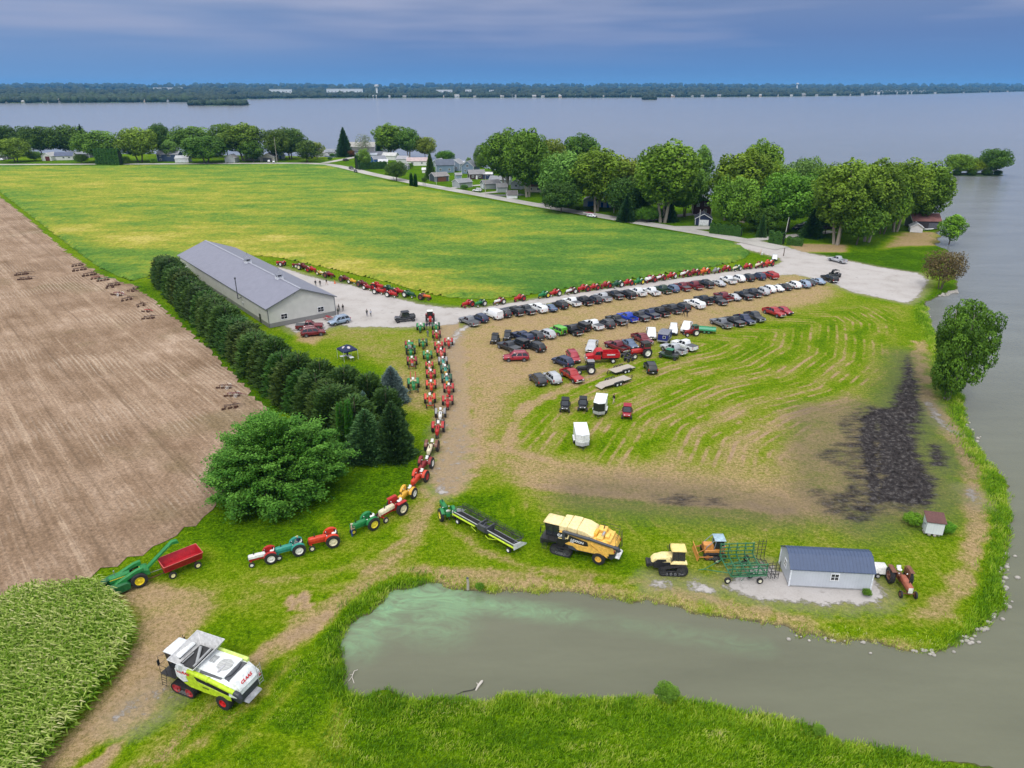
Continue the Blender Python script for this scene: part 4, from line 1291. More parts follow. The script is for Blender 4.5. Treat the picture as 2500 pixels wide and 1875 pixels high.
def tractor(Kx,x,y,kind,hood,body,rim,hd,label,group=None,sc=1.0,fend=None,grille=None,seat=None,rz=None):
 z = 1.0 * sc if kind != 'mod' else 1.2 * sc
 p = Kx(x,y,z)
 if rz is None:
  rz = Kx.head(x,y,*hd)
 f = TC[fend or body]
 cols = {'hood': TC[hood],'chassis': TC[body],'front_axle': TC[body],'fender': f,'rim': RIM[rim],'grille': TC[grille or hood],'seat': TC[seat or 'white'],'canopy': TC[fend or hood],'cab_frame': TC[body],'cab_roof': TC[seat or 'white']}
 return TP[kind].place((p[0],p[1]),rz,uniq(label),'tractor',group,cols,sc)
M1 = Crop(640,600,480)
gA = 'vintage tractors lined up along the soybean field'
tr = tractor
HD1 = (95,14)
tr(M1,205,188,'n','red','red','white',(-95,-14),'red tractor farthest back beside the barn roof, white front wheels',gA)
tr(M1,378,212,'n','dark red','dark red','white',(-80,-10),'small dark red tractor ahead of the taller maroon one near the barn',gA,.85)
tr(M1,462,226,'wf','maroon','maroon','cream',HD1,'tall maroon tractor with cream wheels and white seat, near the barn roof',gA,1.1)
tr(M1,556,256,'n','red','red','red',HD1,'red tractor following the tall maroon tractor with cream wheels',gA)
tr(M1,655,298,'w','cream','yellow','cream',HD1,'little cream and yellow garden tractor with white hood',gA,.75)
tr(M1,752,315,'w','dark red','maroon','brown',HD1,'maroon tractor next to the little cream garden tractor',gA)
tr(M1,930,360,'w','maroon','maroon','brown',HD1,'maroon tractor just before the little yellow tractor',gA)
tr(M1,1012,390,'w','yellow','yellow','white',HD1,'little bright yellow tractor with a cream mower deck',gA,.8)
tr(M1,1128,416,'w','maroon','maroon','brown',HD1,'maroon tractor behind the small red one with white seat',gA)
tr(M1,1185,456,'w','dark red','red','white',HD1,'small red tractor beside the lane with a pale seat',gA,.85)
tr(M1,1300,444,'wf','red','red','red',HD1,'tall bright red tractor in the second line behind two red ones',gA,1.15)
tr(M1,1312,498,'w','red','red','white',HD1,'bright red tractor with white seat in front of the tall red one',gA)
tr(M1,1432,476,'wf','dark green','dark green','red',HD1,'dark green tractor with red wheels among the red tractors',gA,1.05)
tr(M1,1455,531,'w','red','red','white',HD1,'bright red tractor in front of the dark green one',gA)
tr(M1,1532,503,'n','red','red','red',HD1,'red tractor with nose past the dark green one, near white-wheeled tractor',gA)
tr(M1,1652,532,'w','dark green','dark green','white',(105,18),'dark green tractor with big white wheels beside the orange one',gA,1.05)
tr(M1,1828,562,'w','orange','brown','brown',(105,12),'rusty orange tractor at the bend of the gravel road',gA)
g = gA
HD2 = (-85,20)
tr(K2,185,615,'w','red','red','red',HD2,'red tractor with black rear wheel, first on the roadside grass',g)
tr(K2,322,610,'w','green','dark green','white',HD2,'green tractor with white wheels touching the first red one',g,.95)
tr(K2,527,590,'w','white','dark red','white',HD2,'grey and red tractor with white wheels standing apart',g,.95)
tr(K2,742,555,'n','red','red','red',HD2,'red tractor standing alone with red wheels on the roadside grass',g)
tr(K2,1003,520,'n','green','green','yellow',HD2,'green tractor with yellow wheels in front of a red one',g)
tr(K2,1125,500,'n','red','red','white',HD2,'red tractor with white wheels beside the green and yellow one',g,1.05)
tr(K2,1300,478,'w','white','maroon','white',HD2,'maroon tractor with white nose and white wheels',g)
tr(K2,1430,450,'n','red','red','red',HD2,'large red tractor right behind the white-nosed one',g,1.1)
tr(K2,1545,438,'n','red','red','red',HD2,'red tractor between large red tractor and the exhaust-piped red one',g)
tr(K2,1672,416,'n','dark red','red','red',HD2,'dark red tractor in front of the green one with white wheels',g,1.05)
tr(K2,1797,404,'w','dark green','dark green','white',HD2,'dark green tractor with white wheels between two red ones',g,1.1)
tr(K2,1912,389,'n','red','red','red',HD2,'red tractor between dark green and yellow-wheeled green tractors',g)
tr(K2,2030,377,'n','green','green','yellow',HD2,'green tractor with yellow wheels between two red tractors',g)
tr(K2,2150,346,'n','white','dark red','red',HD2,'red tractor with white grille next to the yellow-wheeled green one',g,1.1)
tr(K3,113,326,'n','white','dark red','red',(-75,20),'red and white tractor, second behind the yellow-wheeled green tractor',g,1.1)
tr(K3,212,310,'n','white','dark red','red',(-75,20),'red and white tractor just ahead of the all-red one with white wheels',g,1.05)
tr(K3,322,292,'w','red','red','white',(-75,20),'all-red tractor with white wheels amid red and white tractors',g,1.05)
tr(K3,458,270,'w','white','dark red','red',(-75,20),'dark red and white tractor with small white front wheels',g,1.1)
tr(K3,553,258,'n','dark red','dark red','red',(-75,20),'dark red tractor right behind the orange tractor',g,1.1)
tr(K3,655,246,'w','orange','orange','red',(-75,20),'bright orange tractor between dark red and grey tractors',g,1.1)
tr(K3,770,241,'w','grey','grey','red',(-75,20),'small grey tractor behind the bright orange one',g,.9)
tr(K3,866,220,'n','dark red','red','red',(-75,20),'red tractor between the grey and the cream tractors',g,1.0)
tr(K3,975,215,'w','cream','dark green','white',(-75,20),'cream tractor with white wheels',g,1.0)
tr(K3,1082,198,'n','red','red','red',(-75,20),'red tractor between two cream-hooded tractors',g,1.0)
tr(K3,1202,183,'n','cream','dark red','red',(-75,20),'cream-hooded tractor with red body beside the orange-red one',g,1.1)
tr(K3,1295,166,'w','orange-red','orange-red','red',(-75,20),'orange-red tractor last in line at the grassy corner',g,1.15)
T = Crop(900,720,300,1214)
g = 'tractors packed on the lane beside the meadow'
DN = (4,60)
tr(T,607,222,'mod','red','dark red','grey',DN,'big red cab tractor with white roof heading the lane',g,.95)
tr(T,512,312,'n','green','green','yellow',(-10,60),'green tricycle tractor just below the big red cab tractor',g)
tr(T,665,305,'w','green','dark green','grey',(10,60),'green tractor close behind the small red one by the cab tractor',g)
tr(T,670,388,'w','red','dark red','grey',(6,60),'red wide-front tractor in front of the green one, near the top',g)
tr(T,790,462,'n','red','red','red',(4,60),'red tricycle tractor on the outer edge next to the straw',g)
tr(T,537,470,'n','green','dark green','cream',DN,'green tractor with brown seat piled with gear',g,1.0,seat='brown')
tr(T,693,500,'w','red','red','grey',(8,60),'red tractor with white seat ahead of the salmon one',g)
tr(T,716,566,'w','salmon','red','grey',(8,60),'salmon red tractor with pale hood before the teal tractors',g,1.0)
tr(T,735,652,'w','teal','grey','grey',(8,60),'teal tractor with white front behind two more teal ones',g,1.0,grille='white')
tr(T,757,732,'w','teal','dark green','grey',(6,60),'teal tractor with yellow grille, middle of three teal',g,1.0,grille='yellow')
tr(T,772,826,'w','teal','dark green','grey',(4,60),'teal tractor with yellow nose directly ahead of a red one',g,1.05,grille='yellow')
tr(T,792,922,'n','red','red','grey',(2,60),'red tractor with white seat below the three teal tractors',g,1.02)
tr(T,780,1045,'n','red','red','grey',(0,60),'deep red tractor above the white-hooded one on the gravel',g,1.05,seat='red')
tr(T,400,487,'w','grey','dark red','grey',DN,'grey and red tractor behind the green canopy tractor',g,.95)
tr(T,415,548,'can','green','green','grey',DN,'green tractor with green sun canopy',g,1.05)
tr(T,428,652,'w','red','dark red','grey',DN,'red wide-front tractor below the green canopy tractor',g,1.08,grille='grey')
tr(T,442,872,'w','green','green','grey',(6,60),'bright green tractor with red loader arms by the blue spruce',g,1.15)
tr(T,582,592,'n','green','green','grey',(2,60),'green tricycle tractor ahead of the column of red tractors',g,1.02)
tr(T,600,695,'w','salmon','red','grey',(2,60),'red tractor with pale nose heading the column of red tractors',g,.85,grille='white')
tr(T,615,780,'w','red','red','grey',DN,'bright red tractor between a pale-nosed red and an orange-red one',g)
tr(T,617,888,'n','orange-red','orange-red','grey',DN,'orange-red tricycle tractor above the orange wide-front one',g,1.02)
tr(T,606,1025,'w','orange-red','orange-red','grey',DN,'orange-red wide-front tractor with silver grille in the straw',g,1.08,grille='grey')
tr(T,708,1170,'w','white','grey','grey',(-4,60),'white-hooded tractor on the gravel lane',g,1.0)
g = 'tractors strung along the track to the corn'
tr(T,682,1310,'n','red','red','grey',(-10,60),'long red tractor with white-backed hood on the gravel lane',g,1.1)
tr(T,612,1498,'n','cream','brown','brown',(-25,60),'cream tractor with brown wheels on the gravel lane',g,1.12)
L_ = Crop(840,1040,300,1659)
tr(L_,1078,505,'w','dark red','dark red','white',(-40,55),'dark red tractor with white rear wheel rims following the cream one',g,1.08)
tr(L_,995,682,'n','orange-red','orange-red','red',(-48,52),'scarlet tricycle tractor ahead of the dark red one',g,1.08)
tr(L_,825,905,'w','yellow','yellow','white',(-46,42),'yellow tractor with fat black rear tyres',g,1.02,grille='yellow')
tr(L_,640,1092,'wf','cream','red','cream',(-95,52),'cream-hooded tractor with red body and large cream wheels',g,1.22)
tr(L_,262,1290,'n','green','green','yellow',(-95,40),'bright green tractor with large yellow wheels beside a man',g,1.12)
N_ = Crop(240,1180,660)
tr(N_,1845,440,'w','orange-red','orange-red','cream',(-100,22),'orange-red tractor behind the teal tractor and its driver',g,1.12)
TEAL = tr(N_,1568,516,'w','teal','teal','white',(-95,25),'teal tractor with white wheels carrying a driver',g,1.05)
tr(N_,1345,582,'w','white','red','white',(-95,22),'red and white tractor nearest the farm wagon',g,.98)
H_ = Crop(1060,1200,480)
tr(H_,125,185,'n','green','green','yellow',(-45,-75),'green tractor with yellow wheels hitched to the grain header',None,1.1)
tr(K4,1470,438,'mod','red','dark red','white',(-100,12),'large red cab tractor with white wheels beside the black quad bikes',None,1.12,seat='dark')
tr(K4,962,598,'mod','dark','dark','white',(-90,3),'black loader tractor with white wheels behind the red pickup',None,.92,seat='grey')
tr(K4,1942,258,'mod','dark red','red','white',(-90,8),'small red cab tractor hitched to the green wagon',None,.85,seat='dark green')
Q_ = Crop(1540,1240,800)
tr(Q_,1842,478,'wf','rusty','brown','brown',(60,95),'faded orange tractor backed up to the blue-roofed shed',None,1.2,grille='white')
def make_plough(n=3,wheels=True,L=2.6):
 root = thing('plough','x','farm implement')
 m = MB()
 m.tube([(-L / 2,-.3,.55),(L * .2,.15,.6),(L / 2,.2,.5)],.05)
 m.tube([(-L / 2,.35,.55),(L * .3,.45,.55),(L / 2,.2,.5)],.05)
 m.tube([(L / 2,.2,.5),(L / 2 + .7,.2,.4)],.045)
 for i in range(n):
  x = -L / 2 + L * .75 * i / max(n - 1,1)
  m.tube([(x,-.3 + .6 * i / n,.55),(x,.3,.55)],.04)
 m.build('beam_frame',mach,root,color=(.06,.025,.02))
 for i in range(n):
  x = -L / 2 + L * .75 * i / max(n - 1,1)
  y = -.3 + .5 * i / n
  q = MB()
  q.tube([(x,y,.58),(x + .12,y,.35),(x + .05,y,.12)],.05)
  q.loft([[(x + .25,y - .02,.0),(x + .25,y + .02,.0),(x + .2,y + .05,.25)],[(x - .15,y - .25,.02),(x - .15,y - .2,.02),(x - .1,y - .2,.38)],[(x - .45,y - .42,.1),(x - .45,y - .38,.1),(x - .42,y - .38,.45)]])
  q.build('ploughshare',rust,root)
 m = MB()
 m.tube([(.2,.2,.6),(-.1,.2,1.15)],.03).tube([(.5,-.1,.6),(.3,-.1,1.05)],.03)
 m.build('lever',rust,root)
 if wheels:
  for x,y,r in ((.3,.62,.38),(-L / 2 + .1,.5,.22),(.35,-.5,.34)):
   w = MB()
   w.lathe([(r * .88,-.04),(r,-.04),(r,.04),(r * .88,.04),(r * .88,-.04)],(x,y,r),16)
   for k in range(6):
    a = PI * k / 3
    w.cyl((x,y,r),(x + math.cos(a) * r * .9,y,r + math.sin(a) * r * .9),.018,n=4)
   w.build('wheel',mach,root,color=(.10,.04,.03))
 return Proto(root)
PL = [make_plough(3),make_plough(4,L=3.2),make_plough(2,L=1.8)]
F_ = Crop(0,580,700)
gi = 'old ploughs laid out in the harvested field'
RU,DR = (.05,.022,.018),(.18,.012,.02)
for i,(x,y,k,c,hd,lab,s) in enumerate([
 (185,275,1,RU,(80,-8),'rusty plough behind the one with a side wheel, farthest left pair',1.15),(212,312,1,RU,(90,-5),'rusty plough with a side wheel, front of the farthest pair',1.15),
 (612,207,1,RU,(75,-10),'dark rusty plough at the head of the long line by the crop',1.1),(630,242,1,RU,(75,-10),'heavy dark plough, second in the long line by the crop',1.3),
 (708,280,1,(.07,.03,.02),(75,-10),'wide rusty plough in the middle of the long line',1.3),(748,306,0,DR,(75,-10),'red painted plough touching the green one',1.0),
 (810,320,1,(.02,.12,.06),(75,-10),'green painted plough at the end of the long line',1.1),(892,358,1,RU,(80,-10),'long rusty plough below the green one',1.15),
 (855,376,2,RU,(70,-10),'short rusty plough half behind the long one',1.1),(1022,405,2,RU,(70,10),'small black plough near the grass strip',1.0),
 (1050,381,2,(.06,.06,.05),(60,-10),'small plough lying at the edge of the grass strip',.8),(918,437,0,(.14,.01,.03),(70,15),'maroon plough with white wheel',1.3),
 (990,470,0,RU,(80,-14),'brown plough below the maroon one',1.1),(1092,516,2,RU,(70,-16),'rusty two-bottom plough above the bright red one',1.1),
 (1140,562,2,(.35,.012,.015),(70,10),'bright red little plough in the line near the hedge',1.0),(1160,612,0,RU,(75,-5),'rusty plough, nearest of the line along the hedge',1.05),
 (1747,1147,0,(.09,.03,.02),(90,8),'rusty brown plough above the one with white wheels, near the big tree',1.0),
 (1812,1208,0,(.13,.02,.035),(90,6),'dark red plough with white wheels near the big tree',1.0),(1795,1298,0,RU,(90,-10),'rusty plough nearest the big leafy tree',1.0)]):
 p = F_(x,y,.4)
 cols = {'beam_frame': c}
 if 'white wheel' in lab:
  cols['wheel'] = (.6,.58,.55)
 PL[k].place((p[0],p[1]),F_.head(x,y,*hd,.4),uniq(lab),'farm implement',gi,cols,s)
# ================================================= LARGE FARM MACHINES
def text_part(name,s,size,mtx,mat_,parent,color=None,bold=.012,sx=1.0,shear=.2):
 cu = bpy.data.curves.new(name,'FONT')
 cu.body = s
 cu.size = size
 cu.extrude = .004
 cu.offset = bold
 cu.shear = shear
 cu.align_x = 'CENTER'
 cu.align_y = 'CENTER'
 t = bpy.data.objects.new(name + '_tmp',cu)
 COL.objects.link(t)
 dg = bpy.context.evaluated_depsgraph_get()
 me = bpy.data.meshes.new_from_object(t.evaluated_get(dg))
 bpy.data.objects.remove(t)
 bpy.data.curves.remove(cu)
 me.materials.clear()
 me.materials.append(mat_)
 me.transform(mtx @ Matrix.Diagonal((sx,1,1,1)))
 o = bpy.data.objects.new(name,me)
 COL.objects.link(o)
 o.parent = parent
 if color:
  o.color = c4(color)
 return o
def left_face(x,y,z,tilt=0.0):
 """text plane on the left side of a machine: reads from the front of the machine towards its rear"""
 return Matrix.Translation((x,y,z)) @ Matrix.Rotation(PI,4,'Z') @ Matrix.Rotation(R(90),4,'X') @ Matrix.Rotation(tilt,4,'Z')
def track_unit(root,x,y,L,H_,w,name='track',rimcol=(.3,.02,.02),drive=None):
 """rubber crawler: belt loop with lugs, big end wheels and small rollers"""
 r = H_ * .42
 pts = []
 rf,rb = r,(drive or r)
 for i in range(13):
  a = -PI / 2 + PI * i / 12
  pts.append((x + L / 2 - rf + rf * math.cos(a),rf + rf * math.sin(a)))
 for i in range(13):
  a = PI / 2 + PI * i / 12
  pts.append((x - L / 2 + rb + rb * math.cos(a),rb + rb * math.sin(a)))
 n = len(pts)
 cx,cz = sum(p[0] for p in pts) / n,sum(p[1] for p in pts) / n
 m = MB()
 vs,fs = [],[]
 for (px,pz) in pts:
  d = Vector((px - cx,pz - cz))
  d.normalize()
  for k,yy in ((0,-w / 2),(0,w / 2),(.06,w / 2),(.06,-w / 2)):
   vs.append((px - d.x * k,y + yy,pz - d.y * k))
 for i in range(n):
  j = (i + 1) % n
  for k in range(4):
   fs.append((i * 4 + k,j * 4 + k,j * 4 + (k + 1) % 4,i * 4 + (k + 1) % 4))
 m.add(vs,fs)
 tot = 0
 seg = [math.dist(pts[i],pts[(i + 1) % n]) for i in range(n)]
 step,acc = .16,0
 for i in range(n):
  a,b = Vector(pts[i]),Vector(pts[(i + 1) % n])
  L_s = seg[i]
  t = (-acc) % step
  while t < L_s:
   p = a.lerp(b,t / L_s)
   d = (b - a).normalized()
   nr = Vector((d.y,-d.x))
   q = p + nr * .03
   for s in (-1,1):
    m.cyl((q.x,y,q.y),(q.x + d.x * .07,y + s * w * .5,q.y + d.y * .07),.032,n=4)
   t += step
  acc += L_s
 o = m.build(name,rubber,root,smooth=30)
 s = 1 if y > 0 else -1
 for cxx,rr in ((x + L / 2 - rf,rf - .07),(x - L / 2 + rb,rb - .07)):
  k = MB()
  k.lathe([(rr * .98,-w * .42),(rr * .98,w * .42 * 1),(rr * .8,w * .42),(rr * .7,w * .30),(rr * .35,w * .30),(rr * .3,w * .44),(.001,w * .44)] if s > 0 else
 [(rr * .98,w * .42),(rr * .98,-w * .42),(rr * .8,-w * .42),(rr * .7,-w * .30),(rr * .35,-w * .30),(rr * .3,-w * .44),(.001,-w * .44)],(cxx,y,(rf if cxx > x else rb)),18)
  k.build('track_wheel',mach,o,color=rimcol)
 for f in (-.28,-.09,.1,.29):
  MB().lathe([(.17,-w * .4),(.17,w * .4),(.05,w * .4)] if s > 0 else [(.17,w * .4),(.17,-w * .4),(.05,-w * .4)],(x + f * (L - r * 2) * 1.1,y,.23),12).build('roller',mach,o,color=(.14,.14,.15))
 MB().box(x - L * .28,x + L * .28,y - w * .25,y + w * .25,.35,H_ * .55).build('track_frame',blackm,o,bevel=.03)
 return o
def ladder(root,pts0,pts1,n,name='ladder',rail=True,mat_=None,r=.025):
 """two stiles between matching end points with n rungs"""
 m = MB()
 a0,b0 = Vector(pts0[0]),Vector(pts0[1])
 a1,b1 = Vector(pts1[0]),Vector(pts1[1])
 m.cyl(a0,b0,r,n=5)
 m.cyl(a1,b1,r,n=5)
 for i in range(n):
  t = (i + .5) / n
  m.cyl(a0.lerp(b0,t),a1.lerp(b1,t),r * .9,n=5)
 return m.build(name,mat_ or blackm,root)
LIME = (.45,.62,.02)
WHT = (.70,.73,.74)
CATY = (.80,.47,.09)
CATP = (.82,.66,.33)
def combine(label,loc,rz,st):
 A = st == 'lime'
 root = thing('combine_harvester',uniq(label),'combine harvester',loc,rz)
 body,roofc = (WHT,WHT) if A else (CATY,CATP)
 dkb = (.055,.065,.08)
 c = MB()
 c.prism([(2.5,.95),(2.5,1.8),(-3.3,1.8),(-4.2,1.5),(-3.6,.95),(-.2,.8)],-1.15,1.15)
 c.cyl((2.0,-1.5,.75),(2.0,1.5,.75),.18,n=10)
 c.cyl((-2.7,-1.5,.75),(-2.7,1.5,.75),.13,n=10)
 c.box(-.4,.9,-1.4,1.4,.95,1.5)
 c.build('chassis',mach,root,bevel=.04,color=dkb)
 h = MB()
 h.prism([(2.05,1.75),(2.05,3.05),(-3.15,3.05),(-4.35,2.35),(-4.5,1.75),(-3.2,1.5),(1.0,1.5)],-1.48,1.48)
 h.build('body',mach,root,bevel=.06,color=body)
 for s in (-1,1):
  y0,y1 = (1.48,1.55) if s > 0 else (-1.55,-1.48)
  if A:
   MB().prism([(1.55,1.40),(.95,1.70),(1.15,2.15),(.75,2.75),(.30,2.68),(-.05,2.10),(-3.7,1.72),(-3.75,1.28),(-1.0,1.12),(.8,1.15)],y0,y1).build('side_panel',mach,root,bevel=.02,color=LIME)
   MB().prism([(2.3,1.85),(2.35,2.75),(.82,2.78),(1.22,2.15),(1.0,1.72),(1.6,1.45)],y0,y1 - .015 * s).build('front_panel',mach,root,bevel=.02,color=WHT)
   v = MB()
   v.prism([(.18,2.62),(-.05,2.18),(-3.5,1.80),(-3.6,2.45),(-.6,2.75)],y0,y0 + .05)
   for i in range(4):
    v.cyl((-.1,y1,2.28 + i * .1),(-3.4,y1,1.93 + i * .13),.022,n=4)
   v.build('vent_panel',blackm,root)
  else:
   MB().prism([(2.2,1.05),(2.25,3.0),(1.35,3.0),(1.0,2.92),(-1.35,2.55),(-1.5,2.05),(-1.1,1.95),(.8,2.05),(1.25,1.72),(1.5,1.15)],y0,y1 - .01 * s).build('side_panel',mach,root,bevel=.02,color=(.012,.012,.014))
   MB().prism([(1.55,2.35),(1.5,2.48),(1.05,2.5),(.9,2.95),(.78,2.95),(.92,2.38)],y1 - .02 * s,y1 + .01 * s).prism([(2.1,2.2),(2.1,2.3),(1.3,2.35),(1.2,2.25)],y1 - .02 * s,y1 + .01 * s).build('stripe',mach,root,color=CATP)
   MB().prism([(.9,1.95),(-1.3,1.88),(-1.6,2.0),(-1.5,2.6),(-3.9,2.28),(-3.9,1.35),(-.2,1.2)],y0,y1 - .025 * s).build('side_panel',mach,root,bevel=.02,color=CATY)
   MB().prism([(-1.9,2.25),(-1.75,2.4),(-3.6,1.2),(-3.8,1.15),(-3.7,1.35)],y1 - .025 * s,y1 + .03 * s).build('brace',mach,root,color=CATY)
 gl = MB()
 gl.fr((2.25,3.75,-.85,.85,1.85),(2.2,3.95,-.88,.88,3.4))
 gl.build('cab_glass',glass,root,bevel=.04)
 cf = MB()
 for s in (-1,1):
  for x,X in ((3.75,3.97),(2.25,2.22),(3.0,3.0)):
   cf.tube([(x,s * .87,1.85),(X,s * .90,3.4)],.045,n=5)
 cf.box(2.2,3.8,-.9,.9,1.70,1.86)
 cf.build('cab_frame',blackm,root)
 MB().fr((2.1,4.25,-.98,.98,3.4),(2.2,4.0,-.88,.88,3.66)).build('cab_roof',mach,root,bevel=.07,color=roofc)
 for s in (-1,1):
  MB().tube([(3.9,s * .95,3.35),(4.3,s * 1.45,3.3),(4.3,s * 1.5,2.5)],.022).box(4.26,4.31,s * 1.5 - .12,s * 1.5 + .12,2.35,2.95).build('mirror',blackm,root)
  MB().box(3.95,4.12,s * .82 - .08,s * .82 + .08,3.42,3.55).build('warning_lamp',redlamp,root,bevel=.02)
 MB().prism([(2.4,1.0),(2.4,1.85),(4.3,1.15),(4.5,.55),(4.2,.45)],-.75,.75).box(4.2,4.55,-.95,.95,.45,1.25).build('feeder_house',mach,root,bevel=.04,color=dkb if A else (.03,.03,.03))
 p = MB()
 p.box(2.3,4.0,.9,1.75,1.72,1.78)
 for x in (2.5,3.2,3.95):
  p.cyl((x,1.74,1.78),(x,1.74,2.7),.02,n=5)
 p.tube([(2.5,1.74,2.7),(3.95,1.74,2.7),(3.95,1.1,2.7)],.02)
 p.tube([(2.5,1.74,2.25),(3.95,1.74,2.25)],.016)
 p.build('platform',blackm,root)
 ladder(root,((3.45,1.85,.45),(3.3,1.72,1.75)),((3.95,1.85,.45),(3.95,1.72,1.75)),5)
 for s in (-1,1):
  track_unit(root,1.75,s * 1.42,2.55,1.25,.68,rimcol=(.35,.03,.04) if A else (.05,.05,.055))
  wheel(root,-2.75,s * 1.35,.74,.62,rimr=.52,rimcol=(.55,.012,.015) if A else (.75,.45,.08),lug=True,n=26,deep=.16,name='rear_wheel')
 if A:
  MB().box(.25,2.0,-1.25,1.25,3.05,3.12).build('tank_floor',blackm,root)
  t = MB()
  lo = [(2.0,1.3,3.05),(.2,1.3,3.05),(.2,-1.3,3.05),(2.0,-1.3,3.05)]
  hi = [(2.75,1.75,3.75),(-.15,1.75,3.62),(-.5,-1.8,4.15),(2.7,-1.8,4.1)]
  for i in range(4):
   j = (i + 1) % 4
   a,b,c_,d = Vector(lo[i]),Vector(lo[j]),Vector(hi[j]),Vector(hi[i])
   n_ = (b - a).cross(d - a).normalized() * .03
   q = [a,b,c_,d] + [v + n_ for v in (a,b,c_,d)]
   t.add(q,[(0,1,2,3),(7,6,5,4),(0,4,5,1),(1,5,6,2),(2,6,7,3),(3,7,4,0)])
  t.build('grain_tank',mach,root,color=(.50,.50,.50),smooth=0)
  fr_ = MB()
  for i in range(4):
   fr_.cyl(hi[i],hi[(i + 1) % 4],.028,n=5)
   fr_.cyl(lo[i],hi[i],.025,n=5)
  fr_.build('tank_rim',mach,root,color=(.6,.6,.6))
  MB().cyl((1.6,-.9,3.3),(.5,.7,3.25),.14,n=10).cyl((.5,-1.1,3.4),(.5,1.1,3.2),.10,n=8).cyl((1.75,-.2,3.2),(1.75,1.1,3.2),.06,n=6).build('tank_auger',grey,root)
  MB().box(-2.9,.1,-1.25,1.15,3.04,3.28).build('engine_cover',mach,root,bevel=.05,color=WHT)
  sc_ = MB()
  sc_.lathe([(.001,.0),(.66,0),(.68,.05),(.001,.05)],(0,0,0),28)
  sc_.v = [(x - 2.0,z - .05,y + 3.285) for x,y,z in sc_.v]
  sc_.build('cooling_screen',mach,root,color=(.42,.43,.42))
  gb = MB()
  for i in range(5):
   y = -.5 + i * .23
   gb.box(-2.65,-1.35,y - .01,y + .01,3.335,3.35)
  gb.box(-2.1,-1.95,.0,.9,3.345,3.38)
  gb.build('screen_bars',chrome,root)
  vt = MB()
  for i in range(7):
   vt.box(-.35 - i * .09,-.31 - i * .09,-.65,.15,3.275,3.29)
  vt.build('vent_slots',darkgrey,root)
  MB().box(-3.3,.15,-1.62,-1.25,2.85,3.28).build('shoulder_panel',mach,root,bevel=.06,color=(.52,.66,.16))
  MB().tube([(-2.9,-.9,3.1),(-3.1,-.3,3.2),(-3.1,.6,3.15),(-2.6,1.15,3.05),(-.4,1.22,3.1)],.14,n=8).box(-3.4,-2.95,-1.1,1.1,2.6,3.1).build('engine_pipe',darkgrey,root)
  MB().fr((-4.5,-3.25,-1.2,1.2,2.2),(-3.95,-3.35,-1.05,1.05,3.05)).build('rear_hood',mach,root,bevel=.06,color=WHT)
  text_part('lettering','CLAAS',.42,left_face(1.42,1.565,2.60,R(-2)),mach,root,(.62,.01,.015),bold=.018,sx=1.15)
  text_part('lettering','LEXION',.20,left_face(-1.0,1.565,1.72,R(-3)),mach,root,(.02,.02,.02),bold=.008)
  nrm = Vector((-.85,0,.55)).normalized()
  mt = Matrix.Translation((-4.24,0,2.66)) @ Matrix.Rotation(R(-90),4,'Z') @ Matrix.Rotation(R(58),4,'X')
  text_part('lettering','CLAAS',.36,mt,mach,root,(.62,.01,.015),bold=.015,sx=1.2)
  aug,augz = LIME,2.98
 else:
  MB().prism([(2.15,3.05),(2.1,3.72),(1.2,3.80),(1.15,3.05)],-1.3,1.3).build('tank_cover',mach,root,bevel=.07,color=CATP)
  MB().prism([(1.13,3.05),(1.15,3.82),(.0,3.82),(-.05,3.05)],-1.33,1.33).build('tank_cover',mach,root,bevel=.07,color=CATP)
  MB().prism([(-.07,3.05),(-.03,3.80),(-.9,3.74),(-1.9,3.35),(-1.95,3.05)],-1.3,1.3).build('tank_cover',mach,root,bevel=.07,color=CATP)
  MB().box(-3.0,-2.0,-1.2,-.2,3.05,3.45).box(-3.9,-3.0,-1.2,1.0,2.75,3.05).box(-3.0,-2.3,.1,1.3,3.0,3.3).box(-3.6,-3.1,-.2,.7,3.0,3.35).build('engine_cover',mach,root,bevel=.05,color=(.80,.50,.11))
  MB().cyl((-2.0,-.2,3.3),(-2.0,.8,3.3),.22,n=14).build('air_filter',mach,root,color=(.8,.45,.06))
  MB().cyl((-2.9,.1,3.42),(-2.9,.8,3.42),.16,n=12).build('silencer',chrome,root)
  MB().cyl((-2.6,-.6,3.3),(-2.75,-.6,4.0),.06,n=8).build('exhaust_pipe',blackm,root)
  rl = MB()
  for z in (3.35,3.75):
   rl.tube([(-2.0,-1.42,z),(-4.3,-1.42,z - .1),(-4.45,-.6,z - .15),(-4.45,.9,z - .2)],.022)
  for x,y in ((-2.1,-1.42),(-3.2,-1.42),(-4.3,-1.42),(-4.45,0),(-4.45,.9)):
   rl.cyl((x,y,2.6),(x,y,3.65),.02,n=5)
  rl.build('guard_rail',blackm,root)
  text_part('lettering','CAT',.46,left_face(1.75,1.56,2.62),mach,root,(.75,.76,.78),bold=.03,shear=0)
  text_part('lettering','LEXION',.40,left_face(-.15,1.56,2.35,R(-4)),mach,root,(.75,.76,.78),bold=.015,sx=1.1)
  text_part('lettering','570R',.20,left_face(.45,1.56,2.12,R(-3)),mach,root,(.75,.76,.78),bold=.01)
  aug,augz = (.05,.055,.065),3.15
 au = MB()
 y = 1.62
 au.cyl((.72 if A else 1.45,y - .1,augz + .08),(-1.6,y,augz - .02),.225 if A else .19,n=16)
 au.cyl((-1.55,y,augz),(-4.6,y + .1,augz - .28),.205 if A else .17,n=16)
 if not A:
  au.cyl((1.45,y - .1,augz + .12),(1.45,y - .1,augz - .9),.2,n=14)
 au.cyl((-1.5,y,augz),(-1.65,y,augz - .01),.25 if A else .21,n=16)
 au.build('unloading_auger',mach,root,color=aug)
